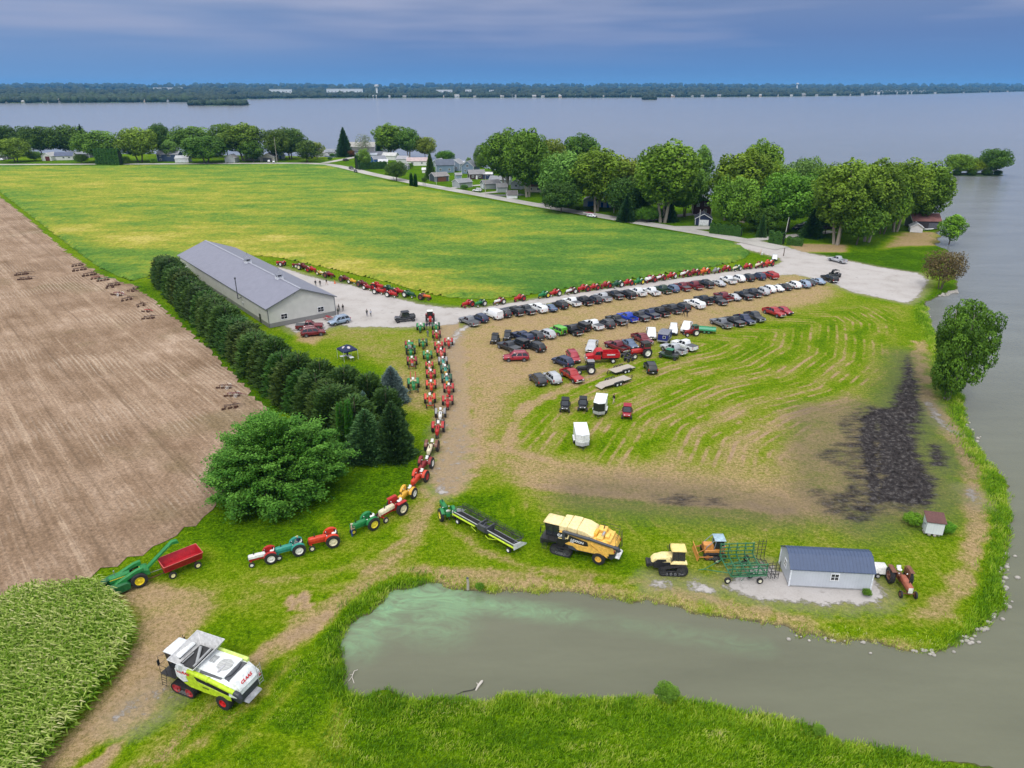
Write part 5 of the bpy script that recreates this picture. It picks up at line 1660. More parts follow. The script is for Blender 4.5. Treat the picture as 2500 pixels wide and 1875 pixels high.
 MB().tube([(-4.5,y + .1,augz - .27),(-4.95,y + .12,augz - .33),(-5.15,y + .13,augz - .62)],[.24,.25,.2],n=12).build('auger_spout',mach,root,color=(.03,.035,.045))
 if A:
  MB().tube([(1.5,1.5,3.05),(2.0,1.35,2.9),(2.05,1.2,2.4)],.3,n=12).build('auger_elbow',mach,root,color=(.62,.65,.66))
 MB().prism([(-3.5,.85),(-3.6,1.7),(-4.4,1.8),(-4.55,1.2),(-4.2,.7)],-1.1,1.1).build('straw_chopper',mach,root,bevel=.04,color=(.04,.045,.055))
 MB().fr((-5.0,-4.3,-.9,.9,.85),(-4.8,-4.35,-.75,.75,1.15)).build('spreader',mach,root,bevel=.06,color=(.32,.33,.35) if A else (.7,.7,.7))
 for s in (-1,1):
  MB().box(-4.55,-4.42,s * 1.3 - .1,s * 1.3 + .1,1.9,2.15).build('tail_lamp',redlamp,root,bevel=.02)
 ladder(root,((-4.7,-.9,1.2),(-4.55,-.9,3.3)),((-4.7,-1.4,1.2),(-4.55,-1.4,3.3)),7,mat_=grey if A else blackm)
 return root
CC_ = Crop(360,1500,320,2042)
p = CC_(960,840,2.2)
combine('white and lime combine harvester with its grain tank open, beside the corn',(p[0],p[1],0),CC_.head(960,840,-520,-190,2.0),'lime')
p = H_(1640,490,2.2)
combine('yellow and black combine harvester on rubber tracks near the pond',(p[0],p[1],0),H_.head(1640,490,-360,-88,2.0),'cat')
def header(label,loc,rz):
 root = thing('grain_header',uniq(label),'combine header',loc,rz)
 Lh = 5.15
 MB().cyl((-Lh,.95,1.0),(-1.2,.95,1.0),.11,n=10).cyl((1.2,.95,1.0),(Lh,.95,1.0),.11,n=10).build('back_beam',mach,root,color=LIME)
 MB().box(-Lh,Lh,.78,.84,.95,1.28).build('back_sheet',mach,root,color=(.06,.065,.075))
 MB().box(-Lh,Lh,.77,.85,1.28,1.34).build('top_rail',mach,root,color=(.45,.47,.48))
 for a,b in ((-Lh + .1,-.75),(.75,Lh - .1)):
  q = MB()
  n = int((b - a) / .28)
  for i in range(n):
   x0 = a + (b - a) * i / n
   q.fr((x0,x0 + (b - a) / n,-.45,.78,0.0),(x0,x0 + (b - a) / n,-.45,.78,0.0)) if 0 else None
  q.add([(a,-.45,.78),(b,-.45,.78),(b,.78,1.18),(a,.78,1.18),(a,-.45,.72),(b,-.45,.72),(b,.78,1.12),(a,.78,1.12)],[(0,1,2,3),(7,6,5,4),(0,4,5,1),(1,5,6,2),(2,6,7,3),(3,7,4,0)])
  for i in range(n):
   x0 = a + (b - a) * (i + .5) / n
   q.cyl((x0,-.42,.80),(x0,.76,1.20),.018,n=4)
  q.build('draper_belt',rubber,root)
 MB().box(-.7,.7,-.4,.8,.75,.95).box(-.75,-.6,-.5,.95,.9,1.6).box(.6,.75,-.5,.95,.9,1.6).box(-.6,.6,.8,1.1,1.0,1.7).build('feed_drum',mach,root,color=(.06,.065,.075))
 kb = MB()
 kb.box(-Lh,Lh,-.58,-.46,.70,.76)
 for i in range(70):
  x = -Lh + .07 + i * (2 * Lh - .14) / 69
  kb.cyl((x,-.55,.73),(x,-.78,.68),.014,.004,n=4)
 kb.build('cutter_bar',grey,root)
 rl = MB()
 cy,cz,rr = -.62,1.45,.5
 rl.cyl((-Lh + .2,cy,cz),(Lh - .2,cy,cz),.09,n=10)
 for k in range(6):
  a = PI * k / 3 + .3
  rl.cyl((-Lh + .2,cy + math.cos(a) * rr,cz + math.sin(a) * rr),(Lh - .2,cy + math.cos(a) * rr,cz + math.sin(a) * rr),.022,n=4)
  for i in range(44):
   x = -Lh + .3 + i * (2 * Lh - .6) / 43
   rl.cyl((x,cy + math.cos(a) * rr,cz + math.sin(a) * rr),(x,cy + math.cos(a) * rr + .03,cz + math.sin(a) * rr - .20),.009,n=3)
 for i in range(8):
  x = -Lh + .22 + i * (2 * Lh - .44) / 7
  for k in range(6):
   a = PI * k / 3 + .3
   rl.cyl((x,cy,cz),(x,cy + math.cos(a) * rr,cz + math.sin(a) * rr),.032,n=4)
 rl.build('reel',blackm,root)
 ra = MB()
 for x in (-Lh + .1,0,Lh - .1):
  ra.tube([(x,.85,1.5),(x,.3,1.75),(x,cy,cz)],.05,n=6)
 ra.build('reel_arm',darkgrey,root)
 for s in (-1,1):
  MB().prism([(0,0),(.05,0),(.05,.01),(0,.01)],0,.01)
  e = MB()
  e.add([(s * Lh,.95,.7),(s * Lh,.95,1.5),(s * Lh,-.2,1.3),(s * Lh,-1.25,.62),(s * Lh,-1.1,.5),(s * (Lh + .08),.95,.7),(s * (Lh + .08),.95,1.5),(s * (Lh + .08),-.2,1.3),(s * (Lh + .08),-1.25,.62),(s * (Lh + .08),-1.1,.5)],
 [(0,1,2,3,4),(9,8,7,6,5),(0,5,6,1),(1,6,7,2),(2,7,8,3),(3,8,9,4),(4,9,5,0)])
  e.build('end_divider',mach,root,color=(.62,.64,.66),smooth=0)
 tf = MB()
 tf.box(-Lh + .2,Lh + 1.0,.25,.4,.52,.66)
 for x in (-Lh + .7,-1.8,1.8,Lh - .7):
  tf.box(x - .05,x + .05,-.6,.95,.55,.66)
  tf.box(x - .05,x + .05,.85,.95,.66,1.0)
 tf.tube([(Lh + 1.0,.32,.6),(Lh + 1.7,.3,.55)],.05)
 tf.build('trailer_frame',mach,root,color=(.05,.055,.065))
 MB().tube([(-2.4,.95,.8),(-1.2,1.1,.45),(-.6,1.0,.6)],.045).tube([(1.8,1.0,.75),(.9,1.1,.5)],.045).build('stand',mach,root,color=LIME)
 for x in (-Lh + .8,Lh - .9):
  for y in (.95,-.5):
   wheel(root,x,y,.33,.22,rimr=.6,rimcol=(.72,.73,.72),name='wheel')
 return root
p = H_(600,400,1.0)
header('long black grain header with lime back beam riding on its trailer',(p[0],p[1],0),H_.head(600,400,-640,-352,1.0))
def crawler(label,loc,rz):
 root = thing('crawler_tractor',uniq(label),'crawler tractor',loc,rz)
 CP = (.80,.66,.30)
 h = MB()
 h.loft([[(x,-w,z0),(x,w,z0),(x,w,z1 - .2),(x,w * .6,z1),(x,-w * .6,z1),(x,-w,z1 - .2)] for x,w,z0,z1 in ((.1,.62,1.35,2.15),(1.3,.60,1.3,2.1),(2.2,.52,1.15,1.85),(2.55,.40,1.2,1.55))])
 h.build('hood',mach,root,bevel=.05,color=CP)
 for s in (-1,1):
  MB().prism([(.9,1.5),(1.0,1.75),(1.9,1.7),(2.2,1.45),(1.5,1.35)],s * .625 - .02,s * .625 + .02).build('side_grille',blackm,root)
  MB().fr((-1.4,.5,s * .62 - .3,s * .62 + .3,1.28),(-1.3,.2,s * .62 - .22,s * .62 + .22,1.62)).build('fender',mach,root,bevel=.05,color=CP)
  track_unit(root,.15,s * 1.0,3.1,1.05,.55,rimcol=(.04,.04,.045),drive=.66)
  MB().tube([(.55,s * .8,2.2),(.55,s * 1.15,2.2)],.02).box(.52,.57,s * 1.15 - .08,s * 1.15 + .08,2.0,2.35).build('mirror',blackm,root)
 MB().box(-1.2,2.3,-.6,.6,.55,1.35).box(2.2,2.75,-.5,.5,.7,1.15).build('chassis',blackm,root,bevel=.04)
 MB().box(2.75,3.05,-.55,.55,.65,1.15).build('front_weight',blackm,root,bevel=.04)
 MB().fr((-1.1,.35,-.68,.68,1.3),(-1.0,.25,-.64,.64,2.85)).build('cab_glass',glass,root,bevel=.03)
 f = MB()
 for s in (-1,1):
  for x,X in ((-1.1,-1.0),(-.35,-.35),(.35,.25)):
   f.tube([(x,s * .69,1.3),(X,s * .65,2.85)],.04,n=5)
 f.build('cab_frame',blackm,root)
 MB().fr((-1.25,.5,-.75,.75,2.83),(-1.15,.35,-.62,.62,3.07)).build('cab_roof',mach,root,bevel=.09,seg=2,color=(.80,.63,.22))
 MB().cyl((.5,-.5,2.0),(.5,-.5,3.0),.06,n=8).build('exhaust_pipe',blackm,root)
 return root
p = Q_(290,350,1.3)
crawler('cream yellow crawler tractor with cab hitched to the green cultivator',(p[0],p[1],0),Q_.head(290,350,-260,-8,1.3))
def dozer(label,loc,rz):
 root = thing('bulldozer',uniq(label),'bulldozer',loc,rz)
 OR = (.60,.26,.06)
 for s in (-1,1):
  t = track_unit(root,0,s * .85,2.5,.85,.42,rimcol=(.25,.1,.03))
 MB().box(-1.2,1.15,-.6,.6,.5,1.0).fr((.1,1.25,-.45,.45,1.0),(.15,1.2,-.38,.38,1.6)).box(-1.2,-.7,-.6,.6,1.0,1.55).build('body',mach,root,bevel=.05,color=OR)
 MB().box(1.22,1.3,-.4,.4,.8,1.55).build('grille',mach,root,color=(.3,.12,.03))
 MB().loft([[(1.95 + dx,-1.3,z),(1.95 + dx,1.3,z),(2.02 + dx,1.3,z),(2.02 + dx,-1.3,z)] for dx,z in ((.1,.05),(0,.3),(-.02,.6),(.08,.95))]).build('blade',mach,root,color=OR)
 a = MB()
 for s in (-1,1):
  a.tube([(.3,s * 1.12,.5),(1.9,s * 1.0,.35)],.07,n=6)
  a.tube([(.9,s * .5,1.2),(1.9,s * .6,.7)],.045,n=6)
 a.build('push_arm',mach,root,color=(.4,.16,.04))
 f = MB()
 for s in (-1,1):
  f.tube([(-1.0,s * .6,1.3),(-1.0,s * .62,2.35)],.045,n=5)
  f.tube([(.1,s * .6,1.1),(-.05,s * .62,2.35)],.045,n=5)
  f.tube([(1.0,s * .6,1.4),(.2,s * .62,2.3),(-.05,s * .62,2.35)],.04,n=5)
  f.tube([(1.0,s * .6,1.4),(1.0,s * .5,1.0)],.04,n=5)
 f.build('canopy_frame',mach,root,color=(.18,.24,.3))
 MB().fr((-1.15,.15,-.75,.75,2.33),(-1.1,.1,-.7,.7,2.42)).build('canopy_roof',mach,root,bevel=.02,color=(.30,.42,.50))
 MB().box(-.95,.0,-.56,.56,1.3,2.2).build('cab_glass',glass,root)
 MB().box(-.6,-.1,-.3,.3,1.0,1.3).box(-.7,-.58,-.3,.3,1.2,1.7).build('seat',blackm,root,bevel=.04)
 return root
p = Q_(560,262,1.1)
dozer('orange bulldozer with pale blue canopy roof behind the crawler tractor',(p[0],p[1],0),Q_.head(560,262,-250,-2,1.0))
def cultivator(label,loc,rz):
 """x points to the tractor"""
 root = thing('field_cultivator',uniq(label),'cultivator',loc,rz)
 GR = (.03,.16,.07)
 m = MB()
 for y in (-1.5,-.5,.5,1.5):
  m.box(-2.2,1.6,y - .05,y + .05,.75,.87)
 for x in (-2.2,-1.25,-.3,.65,1.6):
  m.box(x - .05,x + .05,-1.9,1.9,.88,.98)
 m.tube([(1.6,-1.2,.9),(4.0,0,.6),(1.6,1.2,.9)],.06,n=6)
 m.tube([(4.0,0,.6),(4.6,0,.55)],.06,n=6)
 m.tube([(-.3,0,1.0),(-.3,0,1.6),(1.4,0,1.0)],.05,n=6)
 m.build('main_frame',mach,root,color=GR)
 for s in (-1,1):
  w = MB()
  yb = s * 1.95
  for x in (-2.2,-1.25,-.3,.65,1.6):
   w.box(x - .045,x + .045,yb - .05,yb + .05,.95,2.55)
  for z in (1.05,1.55,2.05,2.5):
   w.box(-2.25,1.65,yb + .06,yb + .15,z - .045,z + .045)
  w.build('wing_frame',mach,root,color=GR)
  k = MB()
  for i in range(5):
   for j in range(4):
    x = -2.1 + i * .9 + .2 * (j % 2)
    z = 1.05 + j * .48
    k.tube([(x,yb,z),(x,yb - s * .45,z + .1),(x,yb - s * .55,z - .12),(x + .02,yb - s * .85,z - .2)],.03,n=4)
  k.build('shank',mach,root,color=(.02,.11,.06))
  hb = MB()
  for z in (1.1,1.5,1.9,2.3,2.6):
   hb.cyl((-3.6,yb,z),(-2.3,yb,z - .05),.025,n=4)
  for x in (-3.6,-3.2,-2.75):
   hb.cyl((x,yb,.5),(x,yb,2.85),.035,n=5)
  hb.build('harrow',mach,root,color=(.03,.03,.035))
 k = MB()
 for i in range(5):
  for j in range(5):
   x,y = -2.1 + i * .9,-1.6 + j * .8 + .2 * (i % 2)
   k.tube([(x,y,.9),(x - .4,y,1.0),(x - .5,y,.6),(x - .2,y,.28)],.03,n=4)
 k.build('shank',mach,root,color=(.02,.11,.06))
 hb = MB()
 for x in (-2.7,-3.1,-3.5):
  hb.cyl((x,-1.8,.5),(x,1.8,.5),.035,n=5)
  for i in range(16):
   hb.cyl((x,-1.75 + i * .23,.5),(x - .05,-1.75 + i * .23,.2),.012,n=3)
 for y in (-1.2,0,1.2):
  hb.cyl((-2.2,y,.9),(-3.6,y,.5),.035,n=5)
 hb.build('harrow',mach,root,color=(.03,.03,.035))
 for x,y in ((1.9,1.75),(1.9,-1.75),(-1.6,2.0),(-1.6,-2.0),(-.9,1.0),(-.9,-1.0)):
  wheel(root,x,y,.36,.24,rimr=.55,rimcol=(.68,.66,.5) if abs(y) > 1.5 else (.5,.5,.45),name='wheel')
 return root
p = Q_(735,385,1.0)
cultivator('green folded field cultivator behind the cream crawler tractor',(p[0],p[1],0),Q_.head(735,385,-260,10,1.0))
def picker(label,loc,rz):
 root = thing('corn_picker',uniq(label),'corn picker',loc,rz)
 GR,DG = (.015,.20,.045),(.008,.11,.03)
 MB().loft([[(x,-w,z0),(x,w,z0),(x,w,z1 - .1),(x,w * .6,z1),(x,-w * .6,z1),(x,-w,z1 - .1)] for x,w,z0,z1 in ((-.3,.32,1.05,1.75),(1.6,.31,1.0,1.72),(1.75,.27,.95,1.6))]).build('hood',mach,root,bevel=.03,color=GR)
 MB().box(-.2,1.7,.318,.335,1.42,1.52).box(-.2,1.7,-.335,-.318,1.42,1.52).build('stripe',mach,root,color=(.72,.60,.05))
 MB().box(-1.3,1.5,-.3,.3,.5,1.1).cyl((-.95,-1.0,.82),(-.95,1.0,.82),.15,n=10).build('chassis',mach,root,bevel=.03,color=DG)
 for s in (-1,1):
  wheel(root,-.95,s * 1.05,.82,.42,rimr=.60,rimcol=(.75,.60,.02),lug=True,n=24,name='rear_wheel',deep=.14)
  wheel(root,1.35,s * .2,.34,.2,rimr=.55,rimcol=(.75,.60,.02),name='front_wheel')
  MB().prism([(3.2,.15),(2.6,.75),(1.6,1.15),(.2,1.2),(-.1,.95),(.0,.35),(1.2,.2)],s * .95 - .42 + .0,s * .95 + .42).build('snout',mach,root,bevel=.05,color=DG)
  MB().prism([(1.6,1.0),(1.0,1.35),(-.9,2.05),(-1.6,2.1),(-1.6,1.7),(-.6,1.5),(.6,.95)],s * .72 - .2,s * .72 + .2).build('gathering_chute',mach,root,bevel=.04,color=GR)
 MB().box(2.4,3.0,-.5,.5,.15,.7).build('snout',mach,root,bevel=.05,color=DG)
 MB().prism([(-1.2,1.0),(-1.3,1.7),(-2.1,1.5),(-2.2,.9)],-.75,.75).build('husking_bed',mach,root,bevel=.04,color=GR)
 e = MB()
 q = [(-1.9,1.0),(-2.15,1.35),(-5.15,3.45),(-5.0,3.1)]
 e.prism([(-1.75,1.0),(-1.95,1.45),(-4.9,3.65),(-5.45,3.6),(-5.6,3.15),(-5.35,3.2),(-4.85,3.3)],-.24,.24)
 e.build('elevator',mach,root,bevel=.03,color=GR)
 MB().cyl((1.1,0,1.65),(1.1,0,2.2),.045,n=8).cyl((1.1,0,2.2),(1.1,0,2.36),.07,n=8).build('exhaust_pipe',chrome,root)
 st = MB()
 st.tube([(-.2,0,1.6),(-.55,0,1.9)],.02)
 st.add(*torus_vf((-.57,0,1.92),.2,.018,tilt=R(38)))
 st.build('steering_wheel',blackm,root)
 MB().box(-1.3,-.9,-.22,.22,1.3,1.4).box(-1.35,-1.27,-.22,.22,1.4,1.75).build('seat',mach,root,bevel=.03,color=(.65,.5,.05))
 MB().tube([(-2.1,0,.6),(-4.7,.0,.62)],.035,n=5).build('drawbar',grey,root)
 return root
p = N_(238,770,1.0)
PICK_RZ = N_.head(238,770,-190,66,.9)
picker('green mounted corn picker with yellow rear wheels at the edge of the corn',(p[0],p[1],0),PICK_RZ)
def wagon(label,loc,rz):
 root = thing('farm_wagon',uniq(label),'wagon',loc,rz)
 RD = (.38,.008,.018)
 z0,z1 = .95,1.85
 m = MB()
 lo = [(2.0,.75),(-2.0,.75),(-2.0,-.75),(2.0,-.75)]
 hi = [(2.1,1.12),(-2.1,1.12),(-2.1,-1.12),(2.1,-1.12)]
 for i in range(4):
  j = (i + 1) % 4
  a,b = Vector((*lo[i],z0)),Vector((*lo[j],z0))
  c_,d = Vector((*hi[j],z1)),Vector((*hi[i],z1))
  n_ = (b - a).cross(d - a).normalized() * .05
  q = [a,b,c_,d] + [v - n_ for v in (a,b,c_,d)]
  m.add(q,[(0,1,2,3),(7,6,5,4),(0,4,5,1),(1,5,6,2),(2,6,7,3),(3,7,4,0)])
 m.box(-2.0,2.0,-.76,.76,z0 - .06,z0 + .02)
 m.build('box',mach,root,color=RD,smooth=0)
 r_ = MB()
 for i in range(4):
  r_.cyl((*hi[i],z1),(*hi[(i + 1) % 4],z1),.035,n=5)
 r_.build('top_rail',mach,root,color=(.55,.12,.10))
 g_ = MB()
 g_.box(-2.0,2.0,-.12,.12,.5,.9)
 for x in (-1.35,1.35):
  g_.box(x - .06,x + .06,-.85,.85,.42,.54)
 g_.tube([(1.6,0,.5),(3.9,0,.55)],.045)
 g_.build('running_gear',mach,root,color=(.10,.015,.02))
 for x in (-1.35,1.35):
  for s in (-1,1):
   wheel(root,x,s * .95,.40,.24,rimr=.58,rimcol=(.72,.66,.34),name='wheel')
 return root
p = N_(678,630,1.2)
wagon('red farm wagon with cream wheels under the green elevator',(p[0],p[1],0),N_.head(678,630,-170,68,1.2))
def dump_truck(label,loc,rz):
 root = thing('dump_truck',uniq(label),'dump truck',loc,rz)
 RD = (.42,.008,.014)
 MB().loft([ring(1.3,.8,1.75,.8,r=.1),ring(2.6,.8,1.65,.74,r=.1),ring(2.95,.85,1.5,.66,r=.1)]).box(1.6,2.9,-1.12,1.12,1.0,1.1).build('hood',mach,root,bevel=.04,color=RD)
 MB().fr((.1,1.45,-1.05,1.05,.8),(.15,1.35,-1.02,1.02,1.7)).fr((.12,1.4,-1.02,1.02,1.7),(.2,1.05,-.95,.95,2.5)).build('cab',mach,root,bevel=.05,color=RD)
 body_panel_windows(root,(.12,1.4,1.02,1.7),(.2,1.05,.95,2.5),1)
 b = MB()
 b.box(-3.6,-.15,-1.2,1.2,1.15,1.22)
 b.box(-3.6,-.15,1.12,1.2,1.22,2.1).box(-3.6,-.15,-1.2,-1.12,1.22,2.1).box(-3.6,-3.5,-1.12,1.12,1.22,2.1)
 b.box(-.25,-.15,-1.12,1.12,1.22,2.45).box(-.25,.75,-1.1,1.1,2.52,2.6)
 for i in range(6):
  x = -3.4 + i * .6
  b.box(x - .04,x + .04,1.2,1.26,1.2,2.1)
  b.box(x - .04,x + .04,-1.26,-1.2,1.2,2.1)
 b.build('dump_box',mach,root,color=RD,bevel=.02)
 MB().box(-2.6,-1.0,1.262,1.275,1.75,1.95).build('stripe',mach,root,color=(.7,.7,.7))
 MB().box(-3.5,2.8,-.45,.45,.6,.95).build('chassis',blackm,root)
 MB().box(2.93,2.99,-.5,.5,.9,1.45).build('grille',chrome,root)
 MB().box(2.95,3.1,-1.05,1.05,.5,.75).build('bumper',chrome,root,bevel=.03)
 for s in (-1,1):
  MB().box(2.8,3.0,s * .85 - .1,s * .85 + .1,1.1,1.3).build('headlight',lampm,root,bevel=.02)
  wheel(root,2.1,s * .98,.5,.3,rimr=.55,rimcol=(.6,.6,.6))
  wheel(root,-2.3,s * .95,.5,.5,rimr=.55,rimcol=(.65,.65,.65))
 return root
p = K4(1092,492,1.2)
dump_truck('red dump truck with raised headboard among the parked pickups',(p[0],p[1],0),K4.head(1092,492,-240,6,1.2))
def flatbed(label,loc,rz,L=5.6,ramps=False):
 root = thing('flatbed_trailer',uniq(label),'trailer',loc,rz)
 MB().box(-L / 2,L / 2,-1.05,1.05,.56,.62).build('deck',wood,root)
 f = MB()
 for s in (-1,1):
  f.box(-L / 2,L / 2,s * 1.05 - .04,s * 1.05 + .06,.44,.60)
 for i in range(6):
  x = -L / 2 + .2 + i * (L - .4) / 5
  f.box(x - .04,x + .04,-1.0,1.0,.44,.555)
 f.tube([(L / 2,-.8,.5),(L / 2 + 1.3,0,.5),(L / 2,.8,.5)],.05,n=5)
 f.cyl((L / 2 + 1.1,0,.1),(L / 2 + 1.1,0,.9),.05,n=6)
 f.build('frame',blackm,root)
 if ramps:
  m = MB()
  m.add([(-L / 2,-.9,.6),(-L / 2,.9,.6),(-L / 2 - 1.0,.9,.3),(-L / 2 - 1.0,-.9,.3),(-L / 2,-.9,.53),(-L / 2,.9,.53),(-L / 2 - 1.0,.9,.23),(-L / 2 - 1.0,-.9,.23)],[(0,1,2,3),(7,6,5,4),(0,4,5,1),(1,5,6,2),(2,6,7,3),(3,7,4,0)])
  m.build('beaver_tail',wood,root)
 for s in (-1,1):
  fd = MB()
  fd.prism([(-1.45,.45),(-1.2,.86),(1.0 - .2,.86),(1.05,.45),(.98,.45),(.75,.80),(-1.15,.80),(-1.38,.45)],s * 1.22 - .13,s * 1.22 + .13)
  fd.build('fender',blackm,root)
  for x in (-.62,.22):
   wheel(root,x,s * 1.2,.34,.2,rimr=.6,rimcol=(.72,.73,.73))
 return root
p = K4(1290,608,.6)
flatbed('shorter flatbed trailer with bare wooden deck, parked above the longer one',(p[0],p[1],0),K4.head(1290,608,-190,52,.6),5.0)
p = K4(1228,722,.6)
flatbed('longer wooden-decked flatbed trailer with sloping tail, nearer the enclosed trailers',(p[0],p[1],0),K4.head(1228,722,240,-72,.6),6.2,ramps=True)
def box_trailer(label,loc,rz,L=4.3,W=1.05,Hh=2.35,front=(.7,.72,.74),low=(.3,.3,.3),side=(.72,.74,.76)):
 root = thing('enclosed_trailer',uniq(label),'trailer',loc,rz)
 z0 = .5
 prof = [(-L / 2,-W),(L / 2,-W),(L / 2 + .45,0),(L / 2,W),(-L / 2,W)]
 def pr(z0,z1,g=0.0):
  m = MB()
  q = [(x + (g if x > 0 else -g),y + (g if y > 0 else -g if y < 0 else 0)) for x,y in prof]
  n = 5
  m.add([(x,y,z0) for x,y in q] + [(x,y,z1) for x,y in q],[tuple(range(4,-1,-1)),tuple(range(5,10))] + [(i,(i + 1) % 5,(i + 1) % 5 + 5,i + 5) for i in range(5)])
  return m
 pr(z0,Hh - .06).build('body',mach,root,bevel=.02,color=side,smooth=0)
 pr(Hh - .06,Hh,.02).build('roof',mach,root,color=(.72,.75,.78),smooth=0)
 for s in (-1,1):
  m = MB().panel(*( ((L / 2 + .45,0,z0),(L / 2,W,z0),(L / 2,W,Hh - .06),(L / 2 + .45,0,Hh - .06)) if s > 0 else ((L / 2,-W,z0),(L / 2 + .45,0,z0),(L / 2 + .45,0,Hh - .06),(L / 2,-W,Hh - .06)) ),.0,.012,ins2=.02)
  m.build('front_panel',mach,root,color=front,smooth=0,fix=False)
  m = MB().panel(*( ((L / 2 + .45,0,z0),(L / 2,W,z0),(L / 2,W,z0 + .55),(L / 2 + .45,0,z0 + .55)) if s > 0 else ((L / 2,-W,z0),(L / 2 + .45,0,z0),(L / 2 + .45,0,z0 + .55),(L / 2,-W,z0 + .55)) ),.0,.024,ins2=.02)
  m.build('stone_guard',mach,root,color=low,smooth=0,fix=False)
  wheel(root,-.45,s * (W + .12),.34,.2,rimr=.6,rimcol=(.5,.5,.5))
  wheel(root,.4,s * (W + .12),.34,.2,rimr=.6,rimcol=(.5,.5,.5))
  MB().box(-.95,.9,s * (W + .12) - .13,s * (W + .12) + .13,.7,.76).build('fender',mach,root,bevel=.02,color=(.7,.7,.7))
 MB().tube([(L / 2,-.7,.45),(L / 2 + 1.3,0,.45),(L / 2,.7,.45)],.05,n=5).cyl((L / 2 + 1.0,0,.1),(L / 2 + 1.0,0,.75),.05,n=6).build('tow_hitch',blackm,root)
 return root
p = K5(1045,560,1.3)
box_trailer('white enclosed trailer with black nose between the utility vehicles',(p[0],p[1],0),K5.head(1045,560,-30,100,1.3),3.9,.95,2.5,front=(.012,.016,.014),low=(.36,.37,.37))
p = K5(655,1160,1.3)
box_trailer('all-white enclosed trailer standing nearest the pond',(p[0],p[1],0),K5.head(655,1160,22,100,1.3),4.1,1.0,2.3,low=(.42,.43,.44))
camper = thing('camper_trailer',uniq('small blue hut on wheels with two white windows'),'camper trailer',(*K4(1690,305,1.2),0),K4.head(1690,305,60,-70,1.2))
MB().box(-2.0,1.9,-1.05,1.05,.62,2.1).build('body',mach,camper,bevel=.02,color=(.012,.02,.17))
MB().box(-2.05,1.95,-1.08,1.08,.50,.78).build('skirt',grey,camper)
MB().prism([(-2.1,2.1),(-2.1,2.16),(0,2.42),(2.0,2.16),(2.0,2.1)],-1.12,1.12).build('roof',mach,camper,color=(.16,.17,.21))
for x,y,hx,hy in ((-.2,1.06,.35,.02),(-2.01,-.35,.02,.3),(-.2,-1.06,.35,.02)):
 f = MB().box(x - hx,x + hx,y - hy,y + hy,1.25,1.85).build('window',mach,camper,color=(.7,.72,.74))
 k = .78
 MB().box(x - hx * k if hx > .1 else x - hx - .01,x + hx * k if hx > .1 else x + hx + .01,y - hy * k if hy > .1 else y - hy - .01,y + hy * k if hy > .1 else y + hy + .01,1.31,1.79).build('pane',glass,f)
MB().box(1.95,2.0,-.4,.4,.7,1.95).build('door',mach,camper,color=(.7,.72,.74))
for s in (-1,1):
 wheel(camper,-.2,s * 1.15,.34,.2,rimr=.6,rimcol=(.7,.7,.7))
MB().tube([(1.9,-.7,.5),(3.2,0,.5),(1.9,.7,.5)],.05,n=5).build('tow_hitch',blackm,camper)
gw = thing('green_wagon',uniq('flat green hay trailer behind the small red cab tractor'),'trailer',(*K4(2062,237,.8),0),K4.head(2062,237,-150,-12,.8))
MB().box(-2.4,2.4,-1.15,1.15,.72,.80).build('deck',mach,gw,color=(.10,.33,.20))
f = MB()
for s in (-1,1):
 f.box(-2.4,2.4,s * 1.15 - .04,s * 1.15 + .04,.70,1.0)
f.tube([(2.4,0,.7),(3.6,0,.5)],.05)
f.build('side_rail',mach,gw,color=(.04,.30,.14))
for x in (-.9,.0):
 for s in (-1,1):
  wheel(gw,x,s * 1.0,.34,.22,rimr=.6,rimcol=(.1,.3,.15))
def quad(label,loc,rz):
 root = thing('quad_bike',uniq(label),'quad bike',loc,rz,'black quad bikes by the big red tractor')
 MB().loft([ring(-.75,.5,.8,.3,r=.06),ring(-.2,.45,.78,.22,r=.06),ring(.3,.5,.92,.22,r=.06),ring(.8,.5,.8,.26,r=.06)]).build('body',mach,root,bevel=.03,color=(.02,.02,.024))
 for x in (-.6,.6):
  for s in (-1,1):
   MB().fr((x - .38,x + .38,s * .42 - .16,s * .42 + .16,.72),(x - .3,x + .3,s * .42 - .14,s * .42 + .14,.80)).build('fender',mach,root,bevel=.03,color=(.03,.03,.035))
   wheel(root,x,s * .47,.3,.24,rimr=.45,rimcol=(.08,.08,.08))
 MB().box(-.55,.05,-.16,.16,.8,.95).build('seat',blackm,root,bevel=.05)
 MB().tube([(.35,-.38,1.12),(.4,-.1,1.05),(.4,.1,1.05),(.35,.38,1.12)],.025).tube([(.4,0,1.05),(.5,0,.85)],.03).build('handlebar',blackm,root)
 return root
for (x,y,l) in ((1325,478,'black quad bike behind the other, beside the red tractor nose'),(1355,512,'black quad bike nearer the flatbed trailers')):
 p = K4(x,y,.6)
 quad(l,(p[0],p[1],0),K4.head(x,y,-60,20,.6))
bt = thing('boat_trailer',uniq('boat trailer standing by the road with a covered white boat beside the tree'),'boat trailer',(*R4(1062,897,.5),0),R4.head(1062,897,-100,-8,.5))
MB().tube([(-2.4,-.6,.45),(1.8,-.6,.45),(3.4,0,.45),(1.8,.6,.45),(-2.4,.6,.45)],.05,n=5).build('frame',grey,bt)
MB().loft([[(x,-w,.95),(x,0,.5 + k),(x,w,.95),(x,w * .92,1.15),(x,-w * .92,1.15)] for x,w,k in ((-2.3,.95,0),(0,1.0,0),(1.4,.8,.08),(2.5,.1,.35))]).build('hull',mach,bt,color=(.7,.71,.72))
MB().loft([[(x,-w,1.14),(x,w,1.14),(x,w * .3,1.14 + h),(x,-w * .3,1.14 + h)] for x,w,h in ((-2.2,.86,.1),(0,.92,.4),(1.3,.7,.25),(2.3,.1,.02))]).build('cover',mach,bt,color=(.16,.03,.05))
